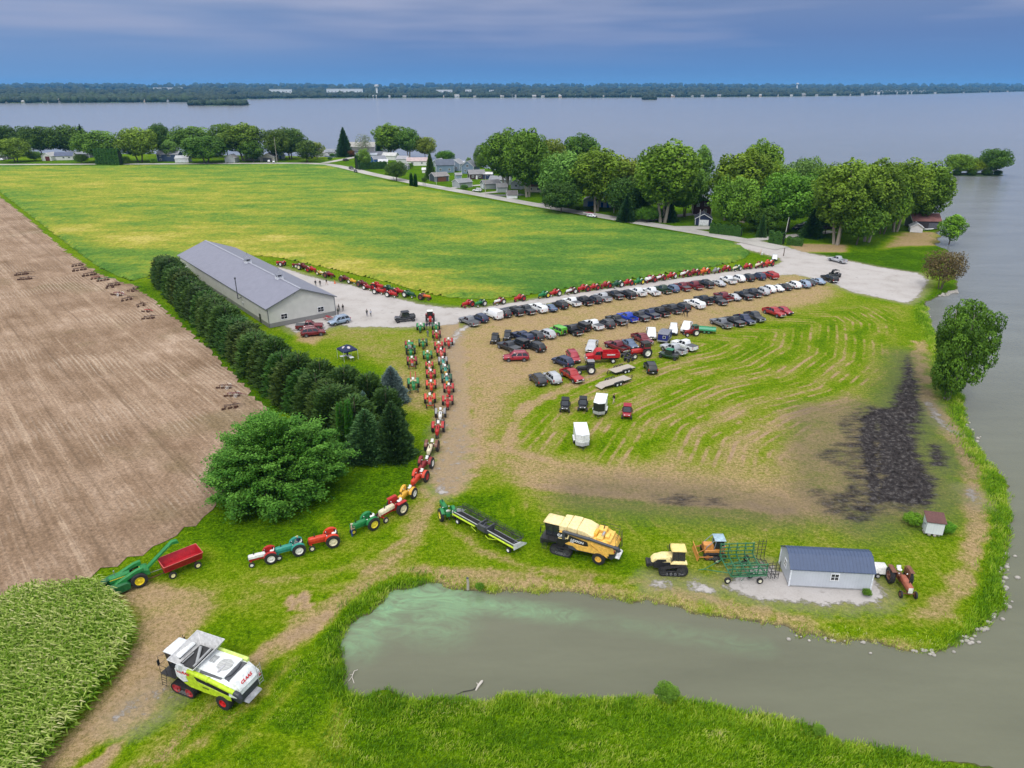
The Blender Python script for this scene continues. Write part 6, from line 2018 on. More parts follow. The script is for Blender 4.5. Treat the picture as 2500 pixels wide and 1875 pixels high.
for s in (-1,1):
 wheel(bt,-.5,s * .95,.32,.2,rimr=.6,rimcol=(.7,.7,.7))
ld = thing('front_loader',uniq('red and cream front loader frame behind the bright green tractor'),'loader',(*T(437,790,.9),0),T.head(437,790,4,60))
for s in (-1,1):
 MB().tube([(-.9,s * .4,1.2),(.4,s * .45,1.5),(1.2,s * .45,.7)],.07,n=6).build('arm',mach,ld,color=(.45,.02,.03))
 MB().tube([(-.9,s * .4,1.2),(-.9,s * .4,.0)],.06,n=6).build('post',mach,ld,color=(.6,.5,.35))
MB().loft([[(1.1 + a,-.7,z),(1.1 + a,.7,z),(1.15 + a,.7,z),(1.15 + a,-.7,z)] for a,z in ((.35,.25),(0,.3),(-.05,.6),(.1,.85))]).build('bucket',mach,ld,color=(.6,.5,.3))
# ================================================= BUILDINGS
wallm = bpy.data.materials.new('ribbed_siding')
def siding(name,sc=2.2,axis_=0):
 m = bpy.data.materials.new(name)
 m.use_nodes = True
 nt = m.node_tree
 b = nt.nodes['Principled BSDF']
 t = nn(nt,'ShaderNodeTexCoord').outputs['Object']
 sx = nn(nt,'ShaderNodeSeparateXYZ',i0=t)
 u = mth(nt,'ADD',sx.outputs[0],sx.outputs[1]) if axis_ == 2 else sx.outputs[axis_]
 saw = mth(nt,'FRACT',mth(nt,'MULTIPLY',u,sc))
 rib = mapr(nt,saw,0,.14,1,0)
 n = nn(nt,'ShaderNodeTexNoise',i0=t,Scale=.7,Detail=5.0).outputs[0]
 oi = nn(nt,'ShaderNodeObjectInfo').outputs['Color']
 f = mth(nt,'MULTIPLY',mapr(nt,rib,0,1,1,.84),mapr(nt,n,.3,.7,.93,1.06))
 col = nn(nt,'ShaderNodeVectorMath',{'operation': 'SCALE'},i0=oi,i3=f)
 nt.links.new(col.outputs[0],b.inputs['Base Color'])
 b.inputs['Roughness'].default_value = .5
 bp = nn(nt,'ShaderNodeBump',Strength=.4,Distance=.03,Height=rib)
 nt.links.new(bp.outputs[0],b.inputs['Normal'])
 return m
bpy.data.materials.remove(wallm)
side_m = siding('ribbed_siding',3.3,2)
roof_m = siding('ribbed_metal_roof',2.2,0)
def shingle_mat():
 m = bpy.data.materials.new('shingles')
 m.use_nodes = True
 nt = m.node_tree
 b = nt.nodes['Principled BSDF']
 t = nn(nt,'ShaderNodeTexCoord').outputs['Object']
 n = nn(nt,'ShaderNodeTexNoise',i0=t,Scale=5.0,Detail=4.0,Roughness=.8).outputs[0]
 n2 = nn(nt,'ShaderNodeTexNoise',i0=t,Scale=.5,Detail=4.0).outputs[0]
 oi = nn(nt,'ShaderNodeObjectInfo').outputs['Color']
 f = mth(nt,'MULTIPLY',mapr(nt,n,.3,.7,.75,1.25),mapr(nt,n2,.3,.7,.85,1.12))
 col = nn(nt,'ShaderNodeVectorMath',{'operation': 'SCALE'},i0=oi,i3=f)
 nt.links.new(col.outputs[0],b.inputs['Base Color'])
 b.inputs['Roughness'].default_value = .9
 return m
shing = shingle_mat()
def gable_roof(L,W,z0,rise,over=.35,th=.12,x0=None,x1=None):
 """ridge along x"""
 a,b = (x0 if x0 is not None else -L / 2) - over,(x1 if x1 is not None else L / 2) + over
 sl = rise / (W / 2)
 yo,zo = W / 2 + over,z0 - over * sl
 zr = z0 + rise
 m = MB()
 sec = [(-yo,zo),(0,zr),(yo,zo),(yo,zo + th),(0,zr + th),(-yo,zo + th)]
 vs = [(a,y,z) for y,z in sec] + [(b,y,z) for y,z in sec]
 fs = [(0,1,4,5),(1,2,3,4),(6,11,10,7),(7,10,9,8)] + [(i,i + 6,(i + 1) % 6 + 6,(i + 1) % 6) for i in range(6)]
 m.add(vs,fs)
 return m
def win(parent,c,n,w,h,frame=(.72,.74,.76),bars=True,depth=.06):
 """window on a vertical wall at c facing n (unit xy)"""
 n = Vector((n[0],n[1],0)).normalized()
 t = Vector((-n.y,n.x,0))
 c = Vector(c)
 def slab(m,w_,h_,d0,d1,oc=0,oz=0):
  q = []
  for d in (d0,d1):
   for a,b in ((-1,-1),(1,-1),(1,1),(-1,1)):
    q.append(c + t * (a * w_ / 2 + oc) + Vector((0,0,b * h_ / 2 + oz)) + n * d)
  m.add(q,[(3,2,1,0),(4,5,6,7),(0,1,5,4),(1,2,6,5),(2,3,7,6),(3,0,4,7)])
 m = MB()
 for sx in (-1,1):
  slab(m,.10,h,0,depth,sx * (w / 2 - .05))
  slab(m,w - .2,.10,0,depth,0,sx * (h / 2 - .05))
 f = m.build('window',mach,parent,color=frame,smooth=0)
 g_ = MB()
 slab(g_,w - .2,h - .2,0.0,.02)
 g_.build('pane',glass,f,smooth=0)
 if bars:
  b = MB()
  slab(b,.05,h - .2,.02,.045)
  slab(b,w - .2,.04,.02,.040)
  b.build('glazing_bar',mach,f,color=frame,smooth=0)
 return f
def door(parent,c,n,w,h,color=(.7,.72,.74)):
 n = Vector((n[0],n[1],0)).normalized()
 t = Vector((-n.y,n.x,0))
 c = Vector(c)
 m = MB()
 q = []
 for d in (0,.06):
  for a,b in ((-1,0),(1,0),(1,1),(-1,1)):
   q.append(c + t * (a * w / 2) + Vector((0,0,b * h)) + n * d)
 m.add(q,[(3,2,1,0),(4,5,6,7),(0,1,5,4),(1,2,6,5),(2,3,7,6),(3,0,4,7)])
 return m.build('door',mach,parent,color=color,smooth=0)
def house(label,loc,rz,L,W,H,rise,wall,roof,cat='house',name='house',feats=(),over=.35,metal=False,trim=(.72,.74,.76),wtrim=None,chimney=False,base=None,group=None):
 """ridge along local x; feats: (kind, side, position, w, h[, z])"""
 root = thing(name,uniq(label),cat,loc,rz,group)
 m = MB()
 m.add([(-L / 2,-W / 2,0),(L / 2,-W / 2,0),(L / 2,W / 2,0),(-L / 2,W / 2,0),(-L / 2,-W / 2,H),(L / 2,-W / 2,H),(L / 2,W / 2,H),(-L / 2,W / 2,H),(-L / 2,0,H + rise),(L / 2,0,H + rise)],
 [(0,1,5,4),(1,2,6,9,5),(2,3,7,6),(3,0,4,8,7),(3,2,1,0),(4,5,9,8),(6,7,8,9)])
 m.build('wall',side_m,root,color=wall,smooth=0)
 r_ = gable_roof(L,W,H,rise,over,.12).build('roof',roof_m if metal else shing,root,color=roof,smooth=0)
 bb = MB()
 sl = rise / (W / 2)
 for s in (-1,1):
  x = s * (L / 2 + over + .012)
  for t in (-1,1):
   yo,zo = t * (W / 2 + over),H - over * sl
   bb.add([(x - .02,0,H + rise + .135),(x + .02,0,H + rise + .135),(x + .02,yo,zo + .135),(x - .02,yo,zo + .135),(x - .02,0,H + rise - .08),(x + .02,0,H + rise - .08),(x + .02,yo,zo - .08),(x - .02,yo,zo - .08)],
 [(0,1,2,3),(7,6,5,4),(0,4,5,1),(1,5,6,2),(2,6,7,3),(3,7,4,0)])
 bb.build('bargeboard',mach,root,color=trim,smooth=0)
 cm = MB()
 for sx in (-1,1):
  for sy in (-1,1):
   cm.box(sx * L / 2 - .07,sx * L / 2 + .07,sy * W / 2 - .07,sy * W / 2 + .07,0,H - .02)
 cm.build('corner_trim',mach,root,color=trim,smooth=0)
 if base:
  MB().box(-L / 2 - .03,L / 2 + .03,-W / 2 - .03,W / 2 + .03,0,base[0]).build('wainscot',side_m,root,color=base[1],smooth=0)
 if chimney:
  MB().box(L * .2 - .3,L * .2 + .3,-.3,.3,H + rise * .5,H + rise + .8).build('chimney',mach,r_,color=(.3,.22,.2))
 for f in feats:
  k,s,pos,w,h = f[:5]
  z = f[5] if len(f) > 5 else 0.0
  g_ = .032 if base else .004
  c,n = {'n': ((pos,W / 2 + g_),(0,1)),'s': ((pos,-W / 2 - g_),(0,-1)),'e': ((L / 2 + g_,pos),(1,0)),'w': ((-L / 2 - g_,pos),(-1,0))}[s]
  if k == 'w':
   win(root,(c[0],c[1],z + h / 2),n,w,h,wtrim or trim)
  else:
   d = door(root,(c[0],c[1],z),n,w,h,f[6] if len(f) > 6 else (.7,.72,.74))
 return root
ba = Vector((-54.1,151.2))
bb_ = Vector((-41.6,161.15))
ud = (bb_ - ba).normalized()
ld_ = Vector((-ud.y,ud.x))
BL,BW = 68.0,(bb_ - ba).length
bc = ba + ud * BW / 2 + ld_ * BL / 2
bang = math.atan2(ld_.y,ld_.x)
barn = house('long grey metal barn with two roof cupolas behind the evergreen hedge',(bc.x,bc.y),bang,BL,BW,4.6,3.1,(.54,.54,.51),(.20,.205,.26),'barn','barn',
 feats=[('w','w',5.0 - .6,1.6,1.3,1.4),('w','w',-4.4,1.6,1.3,1.4),('d','n',-BL / 2 + 5.2,1.0,2.1,0,(.03,.03,.035)),('w','n',-BL / 2 + 16,1.1,1.0,1.4)],over=.5,metal=True,trim=(.13,.14,.16),wtrim=(.75,.76,.78),base=(1.0,(.20,.20,.20)))
MB().box(-BL / 2 - .5,BL / 2 + .5,-.22,.22,7.80,7.87).build('ridge_cap',mach,barn,color=(.32,.33,.38),smooth=0)
for x in (-BL / 2 + 12.0,-BL / 2 + 33):
 cu = MB()
 cu.box(x - .75,x + .75,-.75,.75,7.3,7.95)
 for sx in (-1,1):
  for sy in (-1,1):
   cu.box(x + sx * .65 - .08,x + sx * .65 + .08,sy * .65 - .08,sy * .65 + .08,7.95,8.7)
  cu.box(x + sx * .65 - .04,x + sx * .65 + .04,-.6,.6,8.05,8.2)
 cu.box(x - .75,x + .75,-.75,.75,8.6,8.72)
 c_ = cu.build('cupola',mach,barn,color=(.68,.70,.74),smooth=0)
 MB().box(x - .45,x + .45,-.45,.45,7.95,8.6).build('louvre',blackm,c_)
 MB().fr((x - .95,x + .95,-.95,.95,8.72),(x - .04,x + .04,-.04,.04,9.7)).build('cupola_roof',mach,c_,color=(.19,.20,.24),smooth=0)
 MB().cyl((x,0,9.6),(x,0,10.3),.03,n=5).box(x - .25,x + .25,-.015,.015,10.05,10.12).build('weather_vane',blackm,c_)
MB().cyl((-BL / 2 + 16.5,BW / 2 + .9,3.2),(-BL / 2 + 16.5,BW / 2 + .9,8.0),.11,n=8).cyl((-BL / 2 + 16.5,BW / 2 + .9,8.0),(-BL / 2 + 16.5,BW / 2 + .9,8.4),.22,n=8).cyl((-BL / 2 + 16.5,BW / 2,3.5),(-BL / 2 + 16.5,BW / 2 + .9,3.2),.1,n=6).build('flue',darkgrey,barn)
pb = thing('picnic_bench',uniq('dark red picnic bench at the barn corner beside the silver SUV'),'bench',(*B(1535,735,.4),0),bang)
MB().box(-.9,.9,-.4,.4,.7,.75).build('tabletop',mach,pb,color=(.25,.02,.03))
for s in (-1,1):
 MB().box(-.9,.9,s * .75 - .13,s * .75 + .13,.42,.46).build('seat',mach,pb,color=(.25,.02,.03))
 MB().tube([(s * .6,-.8,0),(s * .6,0,.7),(s * .6,.8,0)],.035,n=4).tube([(s * .6,-.8,.4),(s * .6,.8,.4)],.03,n=4).build('leg',mach,pb,color=(.4,.4,.4))
s0 = Vector(Q_(1065,525))
s1 = Vector(Q_(1615,555))
dv = (s1 - s0)
SL,SW = dv.length,3.95
su = dv.normalized()
sn = Vector((-su.y,su.x))
sc0 = s0 + su * SL / 2 + sn * SW / 2
shed = thing('garden_shed',uniq('pale grey shed with ribbed dark blue metal roof on the gravel pad'),'shed',(sc0.x,sc0.y),math.atan2(su.y,su.x))
SH,SR = 2.25,1.15
brk = [(-SW / 2,SH),(-SW / 2 + .02,SH),(-SW * .28,SH + SR * .72),(0,SH + SR),(SW * .28,SH + SR * .72),(SW / 2,SH)]
m = MB()
sec = [(-SW / 2,.1),(-SW / 2,SH),(-SW * .18,SH + SR * .85),(0,SH + SR),(SW * .18,SH + SR * .85),(SW / 2,SH),(SW / 2,.1)]
n = len(sec)
m.add([(-SL / 2,y,z) for y,z in sec] + [(SL / 2,y,z) for y,z in sec],[tuple(range(n)),tuple(range(2 * n - 1,n - 1,-1))] + [(i,(i + 1) % n,(i + 1) % n + n,i + n) for i in range(n)])
m.build('wall',side_m,shed,color=(.50,.53,.58),smooth=0)
m = MB()
yr_ = [(-SW / 2 - .15,SH - .08),(-SW * .18,SH + SR * .85),(0,SH + SR),(SW * .18,SH + SR * .85),(SW / 2 + .15,SH - .08)]
lo = [(y,z + .02) for y,z in yr_]
hi = [(y,z + .08) for y,z in yr_]
sec = lo + hi[::-1]
n = len(sec)
m.add([(-SL / 2 - .18,y,z) for y,z in sec] + [(SL / 2 + .18,y,z) for y,z in sec],[(0,1,8,9),(1,2,7,8),(2,3,6,7),(3,4,5,6),(10,19,18,11),(11,18,17,12),(12,17,16,13),(13,16,15,14)] + [(i,i + n,(i + 1) % n + n,(i + 1) % n) for i in range(n)])
m.build('roof',M('blue_metal_roof',(.050,.078,.150),rough=.4,var=.08),shed,smooth=0)
m = MB()
nr = 24
for i in range(nr + 1):
 x = -SL / 2 - .17 + i * (SL + .34) / nr
 for a,b in zip(hi[:-1],hi[1:]):
  m.cyl((x,a[0],a[1] + .01),(x,b[0],b[1] + .01),.028,n=4)
m.build('roof_rib',M('blue_metal_roof'),shed)
for sx in (-1,1):
 for sy in (-1,1):
  MB().box(sx * SL / 2 - .07,sx * SL / 2 + .07,sy * SW / 2 - .07,sy * SW / 2 + .07,0,SH).build('corner_trim',mach,shed,color=(.72,.75,.8),smooth=0)
win(shed,(.35,-SW / 2 - .004,1.45),(0,-1),.95,.95)
win(shed,(-SL / 2 - .004,0,1.5),(-1,0),.8,.95)
MB().box(-SL / 2 - .03,SL / 2 + .03,-SW / 2 - .03,SW / 2 + .03,-.02,.12).build('base',grey,shed)
hb = thing('water_tank',uniq('white tank between the blue-roofed shed and the faded orange tractor'),'tank',(*Q_(1665,405,.7),0),math.atan2(su.y,su.x))
MB().fr((-1.1,1.1,-.8,.8,.35),(-.9,.9,-.55,.55,1.15)).build('tank',mach,hb,bevel=.1,color=(.66,.66,.64))
MB().box(-1.2,1.3,-.6,.6,.25,.36).tube([(1.2,0,.5),(2.6,0,.6)],.06).build('frame',blackm,hb)
for s in (-1,1):
 wheel(hb,-.2,s * .85,.28,.18,rimcol=(.5,.5,.5))
oh = Q_(2030,190,0)
hut = thing('pump_hut',uniq('small white hut with brown roof raised on stones by the mud'),'hut',(oh[0] + .3,oh[1] + .6),math.radians(-14))
MB().add([(-.95,-.75,.35),(.95,-.75,.35),(.95,.75,.35),(-.95,.75,.35),(-.95,-.75,1.95),(.95,-.75,1.95),(.95,.75,2.35),(-.95,.75,2.35)],[(0,1,5,4),(1,2,6,5),(2,3,7,6),(3,0,4,7),(4,5,6,7),(3,2,1,0)]).build('wall',side_m,hut,color=(.68,.71,.75),smooth=0)
MB().add([(-1.1,-.9,1.95),(1.1,-.9,1.95),(1.1,.9,2.45),(-1.1,.9,2.45),(-1.1,-.9,2.02),(1.1,-.9,2.02),(1.1,.9,2.52),(-1.1,.9,2.52)],[(3,2,1,0),(4,5,6,7),(0,1,5,4),(1,2,6,5),(2,3,7,6),(3,0,4,7)]).build('roof',shing,hut,color=(.12,.055,.05),smooth=0)
m = MB()
for i in range(9):
 a = i * .7
 m.ell((math.cos(a) * .85,math.sin(a) * .65,.15),(.22,.2,.2),7,5)
m.build('stone_footing',M('stone',(.33,.30,.26),rough=.9,var=.3,scale=5),hut)
MB().box(-.97,-.93,-.2,.1,1.2,1.35).build('latch',blackm,hut)
tc_ = B(1700,1075,0)
tent = thing('canopy_tent',uniq('navy pop-up canopy with two round white emblems on the lawn'),'canopy',(tc_[0],tc_[1]),R(38))
hs = 1.5
for sx in (-1,1):
 for sy in (-1,1):
  MB().cyl((sx * hs,sy * hs,0),(sx * hs,sy * hs,2.1),.03,n=5).build('leg',mach,tent,color=(.6,.62,.65))
NV = (.018,.026,.075)
MB().add([(-hs,-hs,2.15),(hs,-hs,2.15),(hs,hs,2.15),(-hs,hs,2.15),(0,0,3.05),(-hs,-hs,1.88),(hs,-hs,1.88),(hs,hs,1.88),(-hs,hs,1.88),(0,0,2.98)],
 [(0,1,4),(1,2,4),(2,3,4),(3,0,4),(5,6,1,0),(6,7,2,1),(7,8,3,2),(8,5,0,3),(6,5,9),(7,6,9),(8,7,9),(5,8,9)]).build('canopy',flat,tent,color=NV,smooth=0)
for ang in (-90,180):
 a = R(ang)
 for rr,off,cc in ((.30,.012,(.62,.62,.66)),(.20,.02,(.30,.12,.16)),(.12,.028,(.62,.62,.66))):
  e_ = MB()
  e_.lathe([(.001,off),(rr,off),(rr,off - .012),(.001,off - .012)],(0,0,0),18)
  tl = math.atan2(.9,hs)
  mt = Matrix.Rotation(a + R(90),4,'Z') @ Matrix.Translation((0,-hs * .52,2.15 + .9 * .48)) @ Matrix.Rotation(tl,4,'X') @ Matrix.Rotation(R(90),4,'X')
  e_.v = [tuple(mt @ Vector(v)) for v in e_.v]
  e_.build('emblem',flat,tent,color=cc)
for k,(dx,dy) in enumerate(((-.6,.2),(.7,-.4))):
 tb = thing('folding_table',uniq(('white folding table under the navy canopy, farther from its open front' if k == 0 else 'white folding table at the open front of the navy canopy')),'table',(tc_[0] + dx,tc_[1] + dy - .3),R(38 + 90 * k))
 MB().box(-.9,.9,-.38,.38,.70,.74).build('tabletop',mach,tb,color=(.66,.68,.7))
 for sx in (-1,1):
  for sy in (-1,1):
   MB().cyl((sx * .75,sy * .3,0),(sx * .75,sy * .3,.7),.02,n=5).build('leg',grey,tb)
def hs_(Kx,x,y,ang,L,W,H,rise,wall,roof,label,**kw):
 p = Kx(x,y,0)
 return house(label,(p[0],p[1]),R(ang),L,W,H,rise,wall,roof,**kw)
GW,GD,WH,BLU,NAVY = (.33,.36,.37),(.15,.16,.18),(.62,.64,.66),(.12,.18,.28),(.012,.02,.06)
RG,RB,RL = (.22,.23,.25),(.12,.10,.10),(.32,.32,.34)
gl_ = 'lake cottages along the road'
gar = lambda lab,Kx,x,y,ang,L=7,W=6,wall=GW,roof=RG,**kw: hs_(Kx,x,y,ang,L,W,2.7,1.6,wall,roof,lab,cat='garage',name='garage',**kw)
hs_(R3,1205,360,30,8.5,7.5,2.9,1.8,(.06,.07,.10),(.20,.19,.19),'dark garage with brown double door beside the road',cat='garage',name='garage',feats=[('d','s',0,5.2,2.3,0,(.16,.06,.04))])
hs_(R3,1265,265,10,11,8,4.6,3.0,(.16,.23,.32),(.10,.12,.16),'blue gabled house with dark roof, behind the brown-door garage',name='house',feats=[('w','s',-3,1.4,1.4,1.2),('w','s',2.5,1.4,1.4,1.2),('w','w',0,1.2,1.2,3.2)])
hs_(R3,1390,245,75,9,8,4.2,2.6,(.22,.28,.36),(.26,.27,.29),'blue-grey house in the middle of the blue cluster',name='house',feats=[('w','w',-1.5,1.2,1.2,1.2),('w','w',1.5,1.2,1.2,1.2),('w','w',0,1.4,1.4,3.6)])
hs_(R3,1545,275,70,10,8,4.4,3.2,(.16,.22,.31),(.17,.19,.22),'blue house with steep white-edged gable at the cluster end',name='house',feats=[('w','w',-1.5,1.2,1.2,1.2),('w','w',1.5,1.2,1.2,1.2),('w','w',0,1.6,1.5,3.9)])
hs_(R3,1410,335,20,3.4,2.6,2.2,1.0,(.25,.33,.42),(.26,.27,.29),'little blue garden shed below the blue houses',cat='shed',name='garden_shed')
hs_(R3,1605,335,12,9,7,2.9,2.0,(.055,.03,.035),(.20,.20,.21),'dark brown cottage with grey roof before the blue houses',name='cottage',feats=[('w','s',-2.5,1.2,1.2,1.0),('w','s',1.5,1.6,1.2,1.0),('d','s',-.3,1.0,2.1)])
hs_(R3,1720,335,-8,7,6,2.8,.8,(.02,.035,.09),(.55,.55,.56),'navy flat-roofed house behind the dark brown cottage',name='house')
gar('pale grey garage behind a small round tree near the road',R3,1455,425,35,8,7)
gar('pale grey garage with white door beside the white SUV',R3,1760,440,20,9,6.5,roof=(.20,.20,.21),feats=[('d','w',0,3.0,2.2)])
gar('large grey garage behind the one with a white door',R3,1870,395,-12,11,8)
gar('small grey shed just in front of the big garages',R3,1880,480,8,5,3.6,roof=(.25,.25,.26))
hs_(R3,1990,545,8,4.6,3.6,1.9,1.6,(.72,.73,.74),(.14,.13,.13),'white barn-shaped garden shed alone beside the road',cat='shed',name='garden_shed')
hs_(R3,2075,440,60,8,6,3.0,1.8,(.45,.46,.48),RL,'pale cottage beside the tall tree trunks',name='cottage',feats=[('w','w',0,1.4,1.2,1.1)])
hs_(R4,590,690,-12,9,6.5,2.9,1.7,(.52,.47,.38),(.24,.13,.10),'cream cottage with brown roof between tall trunks',name='cottage',feats=[('w','s',-2.5,1.6,1.2,1.0),('w','s',1.5,1.6,1.2,1.0)])
hs_(R3,1205,205,65,6,6.5,2.9,2.2,(.32,.36,.42),RG,'grey gabled cottage behind the blue houses by the spruce',name='cottage',feats=[('w','w',-1.3,1,1.1,1.2),('w','w',1.3,1,1.1,1.2)])
hs_(R3,1290,190,2,12,5,2.8,.8,(.3,.3,.32),(.22,.22,.25),'low house with flat grey roof near the boat lifts',name='house')
hs_(R3,975,190,3,14,8,3.0,1.9,(.68,.68,.66),(.42,.33,.33),'long white house with pinkish roof',name='house',feats=[('w','s',-3.5,1.8,1.2,1.1),('w','s',3,1.2,1.2,1.1)])
hs_(R3,1062,272,0,4.2,3,2.0,.9,(.70,.70,.70),(.66,.66,.66),'tiny white shed on the lawn beside the tall spruce',cat='shed',name='garden_shed')
hs_(R3,550,175,30,9,7,3.4,1.9,(.03,.10,.30),(.20,.21,.24),'bright blue house with a white garage door',name='house',feats=[('d','s',2,3,2.2)])
hs_(R3,600,190,10,6,5,2.6,1.2,(.70,.70,.71),(.52,.53,.56),'white garage attached beside the bright blue house',cat='garage',name='garage')
hs_(R3,550,120,0,12,8,3.2,1.8,(.30,.34,.40),(.17,.18,.22),'grey house with dark roof behind the bright blue house',name='house')
hs_(R3,680,130,-10,10,8,3.0,1.8,(.62,.62,.60),(.50,.50,.49),'white house with pale roof beside the bushy tree',name='house')
hs_(R3,500,125,0,5,4,3.2,1.0,(.45,.52,.62),(.46,.50,.58),'pale blue annexe next to the bright blue house',name='annexe',cat='house')
hs_(R3,820,165,-20,8,6,2.8,1.8,(.55,.56,.56),(.3,.3,.32),'white-gabled cottage half behind the bushy tree',name='cottage')
hs_(R3,845,235,80,4,3.4,2.4,1.0,(.22,.25,.28),(.2,.2,.2),'small grey shed at the hedge end',cat='shed',name='garden_shed')
hs_(HW,690,690,0,12,7,3.0,1.8,(.50,.52,.53),(.23,.25,.29),'pale house with grey roof on the knoll over the lake',name='house',feats=[('w','s',-3,1.4,1.2,1.2),('w','s',2,1.4,1.2,1.2)])
hs_(HW,620,700,60,6,6,3.0,2.0,WH,(.45,.45,.47),'white gabled cottage on the knoll over the lake',name='cottage')
hs_(HW,200,735,90,9,10,3.0,2.4,(.40,.37,.32),(.27,.26,.25),'beige double garage with white cars outside',cat='garage',name='garage',feats=[('d','w',0,6.5,2.5,0,(.10,.10,.11))])
hs_(HW,300,715,90,4,5,2.4,1.6,(.55,.62,.68),(.25,.27,.3),'pale blue shed beside the beige double garage',cat='shed',name='garden_shed',feats=[('d','w',0,1.6,2,0,(.1,.2,.4))])
hs_(HW,70,700,85,7,7,3.0,2.0,(.45,.43,.38),RG,'tan cottage under the big trees by the far road',name='cottage')
hs_(HW,985,650,0,22,12,3.6,3.2,(.18,.18,.19),(.33,.32,.30),'large tan-roofed house behind the pale leafless tree',name='house')
F3 = Crop(0,180,640)
hs_(F3,555,725,15,12,8,3.0,2.2,(.62,.62,.60),(.09,.11,.17),'white farmhouse with navy roof at the far road',name='house',feats=[('w','s',0,1.4,1.2,1.2),('w','s',3.5,1.4,1.2,1.2)])
hs_(F3,430,730,88,9,7,3.2,2.2,(.64,.64,.62),(.35,.35,.35),'white garage with open dark red door at the far road',cat='garage',name='garage',feats=[('d','w',-.8,3.2,3.0,0,(.10,.02,.02))])
hs_(F3,680,705,0,18,8,2.8,1.6,(.12,.13,.14),(.20,.22,.25),'low grey-roofed house between farmhouse and big round tree',name='house')
hs_(F3,1440,735,0,15,8,4.8,2.0,(.035,.06,.12),(.25,.26,.29),'dark blue two-storey house with white windows',name='house',feats=[('w','s',-5,1.4,1.3,3.2),('w','s',-5,1.4,1.3,.8),('w','s',1,2.2,1.4,3.2),('w','s',6,1.4,1.3,.8)])
hs_(F3,1550,745,5,9,7,2.8,1.6,(.68,.68,.70),(.42,.43,.45),'white garage beside the dark blue two-storey house',cat='garage',name='garage',feats=[('d','s',0,5,2.3)])
hs_(F3,1960,745,85,7,7,3.0,2.2,(.60,.61,.62),(.35,.35,.36),'white gabled cottage next to a dense round tree',name='cottage')
hs_(F3,2140,730,10,8,6,3.6,2.2,(.34,.33,.28),(.5,.5,.5),'beige cottage beneath the largest tree by the far road',name='cottage',feats=[('w','s',0,1.2,1.2,1.2)])
hs_(F3,35,720,0,10,8,3,1.6,(.1,.1,.1),(.28,.3,.32),'grey-roofed house at the very end of the far road',name='house')
hs_(R4,1073,815,80,7,5.5,2.7,1.6,(.66,.67,.68),(.36,.35,.35),'white garage with bright blue door under the tall trees',cat='garage',name='garage',feats=[('d','w',-.3,2.6,2.3,0,(.01,.14,.45))])
hs_(R4,1215,825,75,6,5.5,2.7,.9,(.66,.67,.70),(.6,.6,.6),'white shed with two bright blue doors',cat='shed',name='garden_shed',feats=[('d','w',-1.2,1.0,2.1,0,(.01,.14,.45)),('d','w',1.4,1.0,2.1,0,(.01,.14,.45))])
hs_(R4,1250,775,15,9,7,3.2,1.8,(.48,.45,.42),(.38,.36,.36),'beige cottage behind the white shed with blue doors',name='cottage',feats=[('w','s',0,1.2,1.2,1.2)])
hs_(R4,1485,840,5,8,6,2.9,1.7,NAVY,(.36,.38,.41),'navy house with pale grey roof behind dark trees',name='house')
hs_(R4,1555,855,85,5,4.5,2.7,1.9,(.02,.03,.07),(.1,.1,.12),'small dark navy cabin with one white window',cat='cabin',name='cabin',feats=[('w','w',0,.9,.9,1.2)])
hs_(R4,1745,800,0,8,6,3,1.6,(.42,.42,.43),(.5,.5,.52),'pale grey cottage glimpsed between tall trunks',name='cottage')
hs_(R4,2070,880,80,9,7.5,5.2,2.0,(.07,.012,.015),(.20,.22,.26),'dark red two-storey house beside the garage with white door',name='house',feats=[('w','w',-1.3,1.2,1.3,3.4),('d','w',1.8,1.3,2.6,3.0,(.5,.5,.52)),('w','w',-1.3,1.2,1.2,1.0)])
hs_(R4,2085,985,78,6.5,6,2.7,1.7,NAVY,(.025,.03,.05),'navy garage with white door beside the road',cat='garage',name='garage',feats=[('d','w',-.2,3.6,2.2),])
C7 = Crop(1700,320,780)
hs_(C7,1560,665,-6,10,7,3.0,2.2,(.035,.028,.032),(.22,.10,.09),'dark boathouse with brown roof at the point',cat='boathouse',name='boathouse',feats=[('d','s',2.5,3.4,2.2,0,(.10,.10,.12))])
hs_(C7,1515,695,70,4.2,4,2.0,1.2,(.66,.66,.67),(.42,.43,.46),'small white gabled shed before the dark boathouse',cat='shed',name='garden_shed')
hs_(C7,900,665,0,11,8,2.8,2.2,(.03,.025,.025),(.14,.10,.09),'brown-roofed cabin hidden in shade under the big trees',cat='cabin',name='cabin')
bo = thing('rowing_boat',uniq('small white covered boat ashore in front of the boathouse'),'boat',(*C7(1608,682,.3),0),R(10))
MB().loft([[(x,-w,.55),(x,0,.1 + k),(x,w,.55),(x,0,.72)] for x,w,k in ((-1.8,.7,0),(0,.8,0),(1.2,.55,.1),(2.1,.05,.4))]).build('hull',mach,bo,color=(.66,.67,.68))
for i,(x,y) in enumerate(((1400,175),(1430,180))):
 q = thing('boat_lift',uniq(('white boat lift canopy farther out on the lake edge' if i == 0 else 'white boat lift canopy closer to the blue houses')),'boat lift',(*R3(x,y,1.5),0),R(5))
 for sx in (-1,1):
  for sy in (-1,1):
   MB().cyl((sx * 3,sy * 1.5,0),(sx * 3,sy * 1.5,3.2),.08,n=5).build('post',grey,q)
 MB().box(-3.4,3.4,-1.8,1.8,3.2,3.35).build('canopy',mach,q,bevel=.05,color=(.66,.68,.72))
 MB().loft([[(s_ * 2.6,-1,1.2),(s_ * 2.6,0,.8),(s_ * 2.6,1,1.2),(s_ * 2.6,.8,1.7),(s_ * 2.6,-.8,1.7)] for s_ in (-1,-.3,.4)]).build('boat_hull',mach,q,color=(.62,.64,.68))
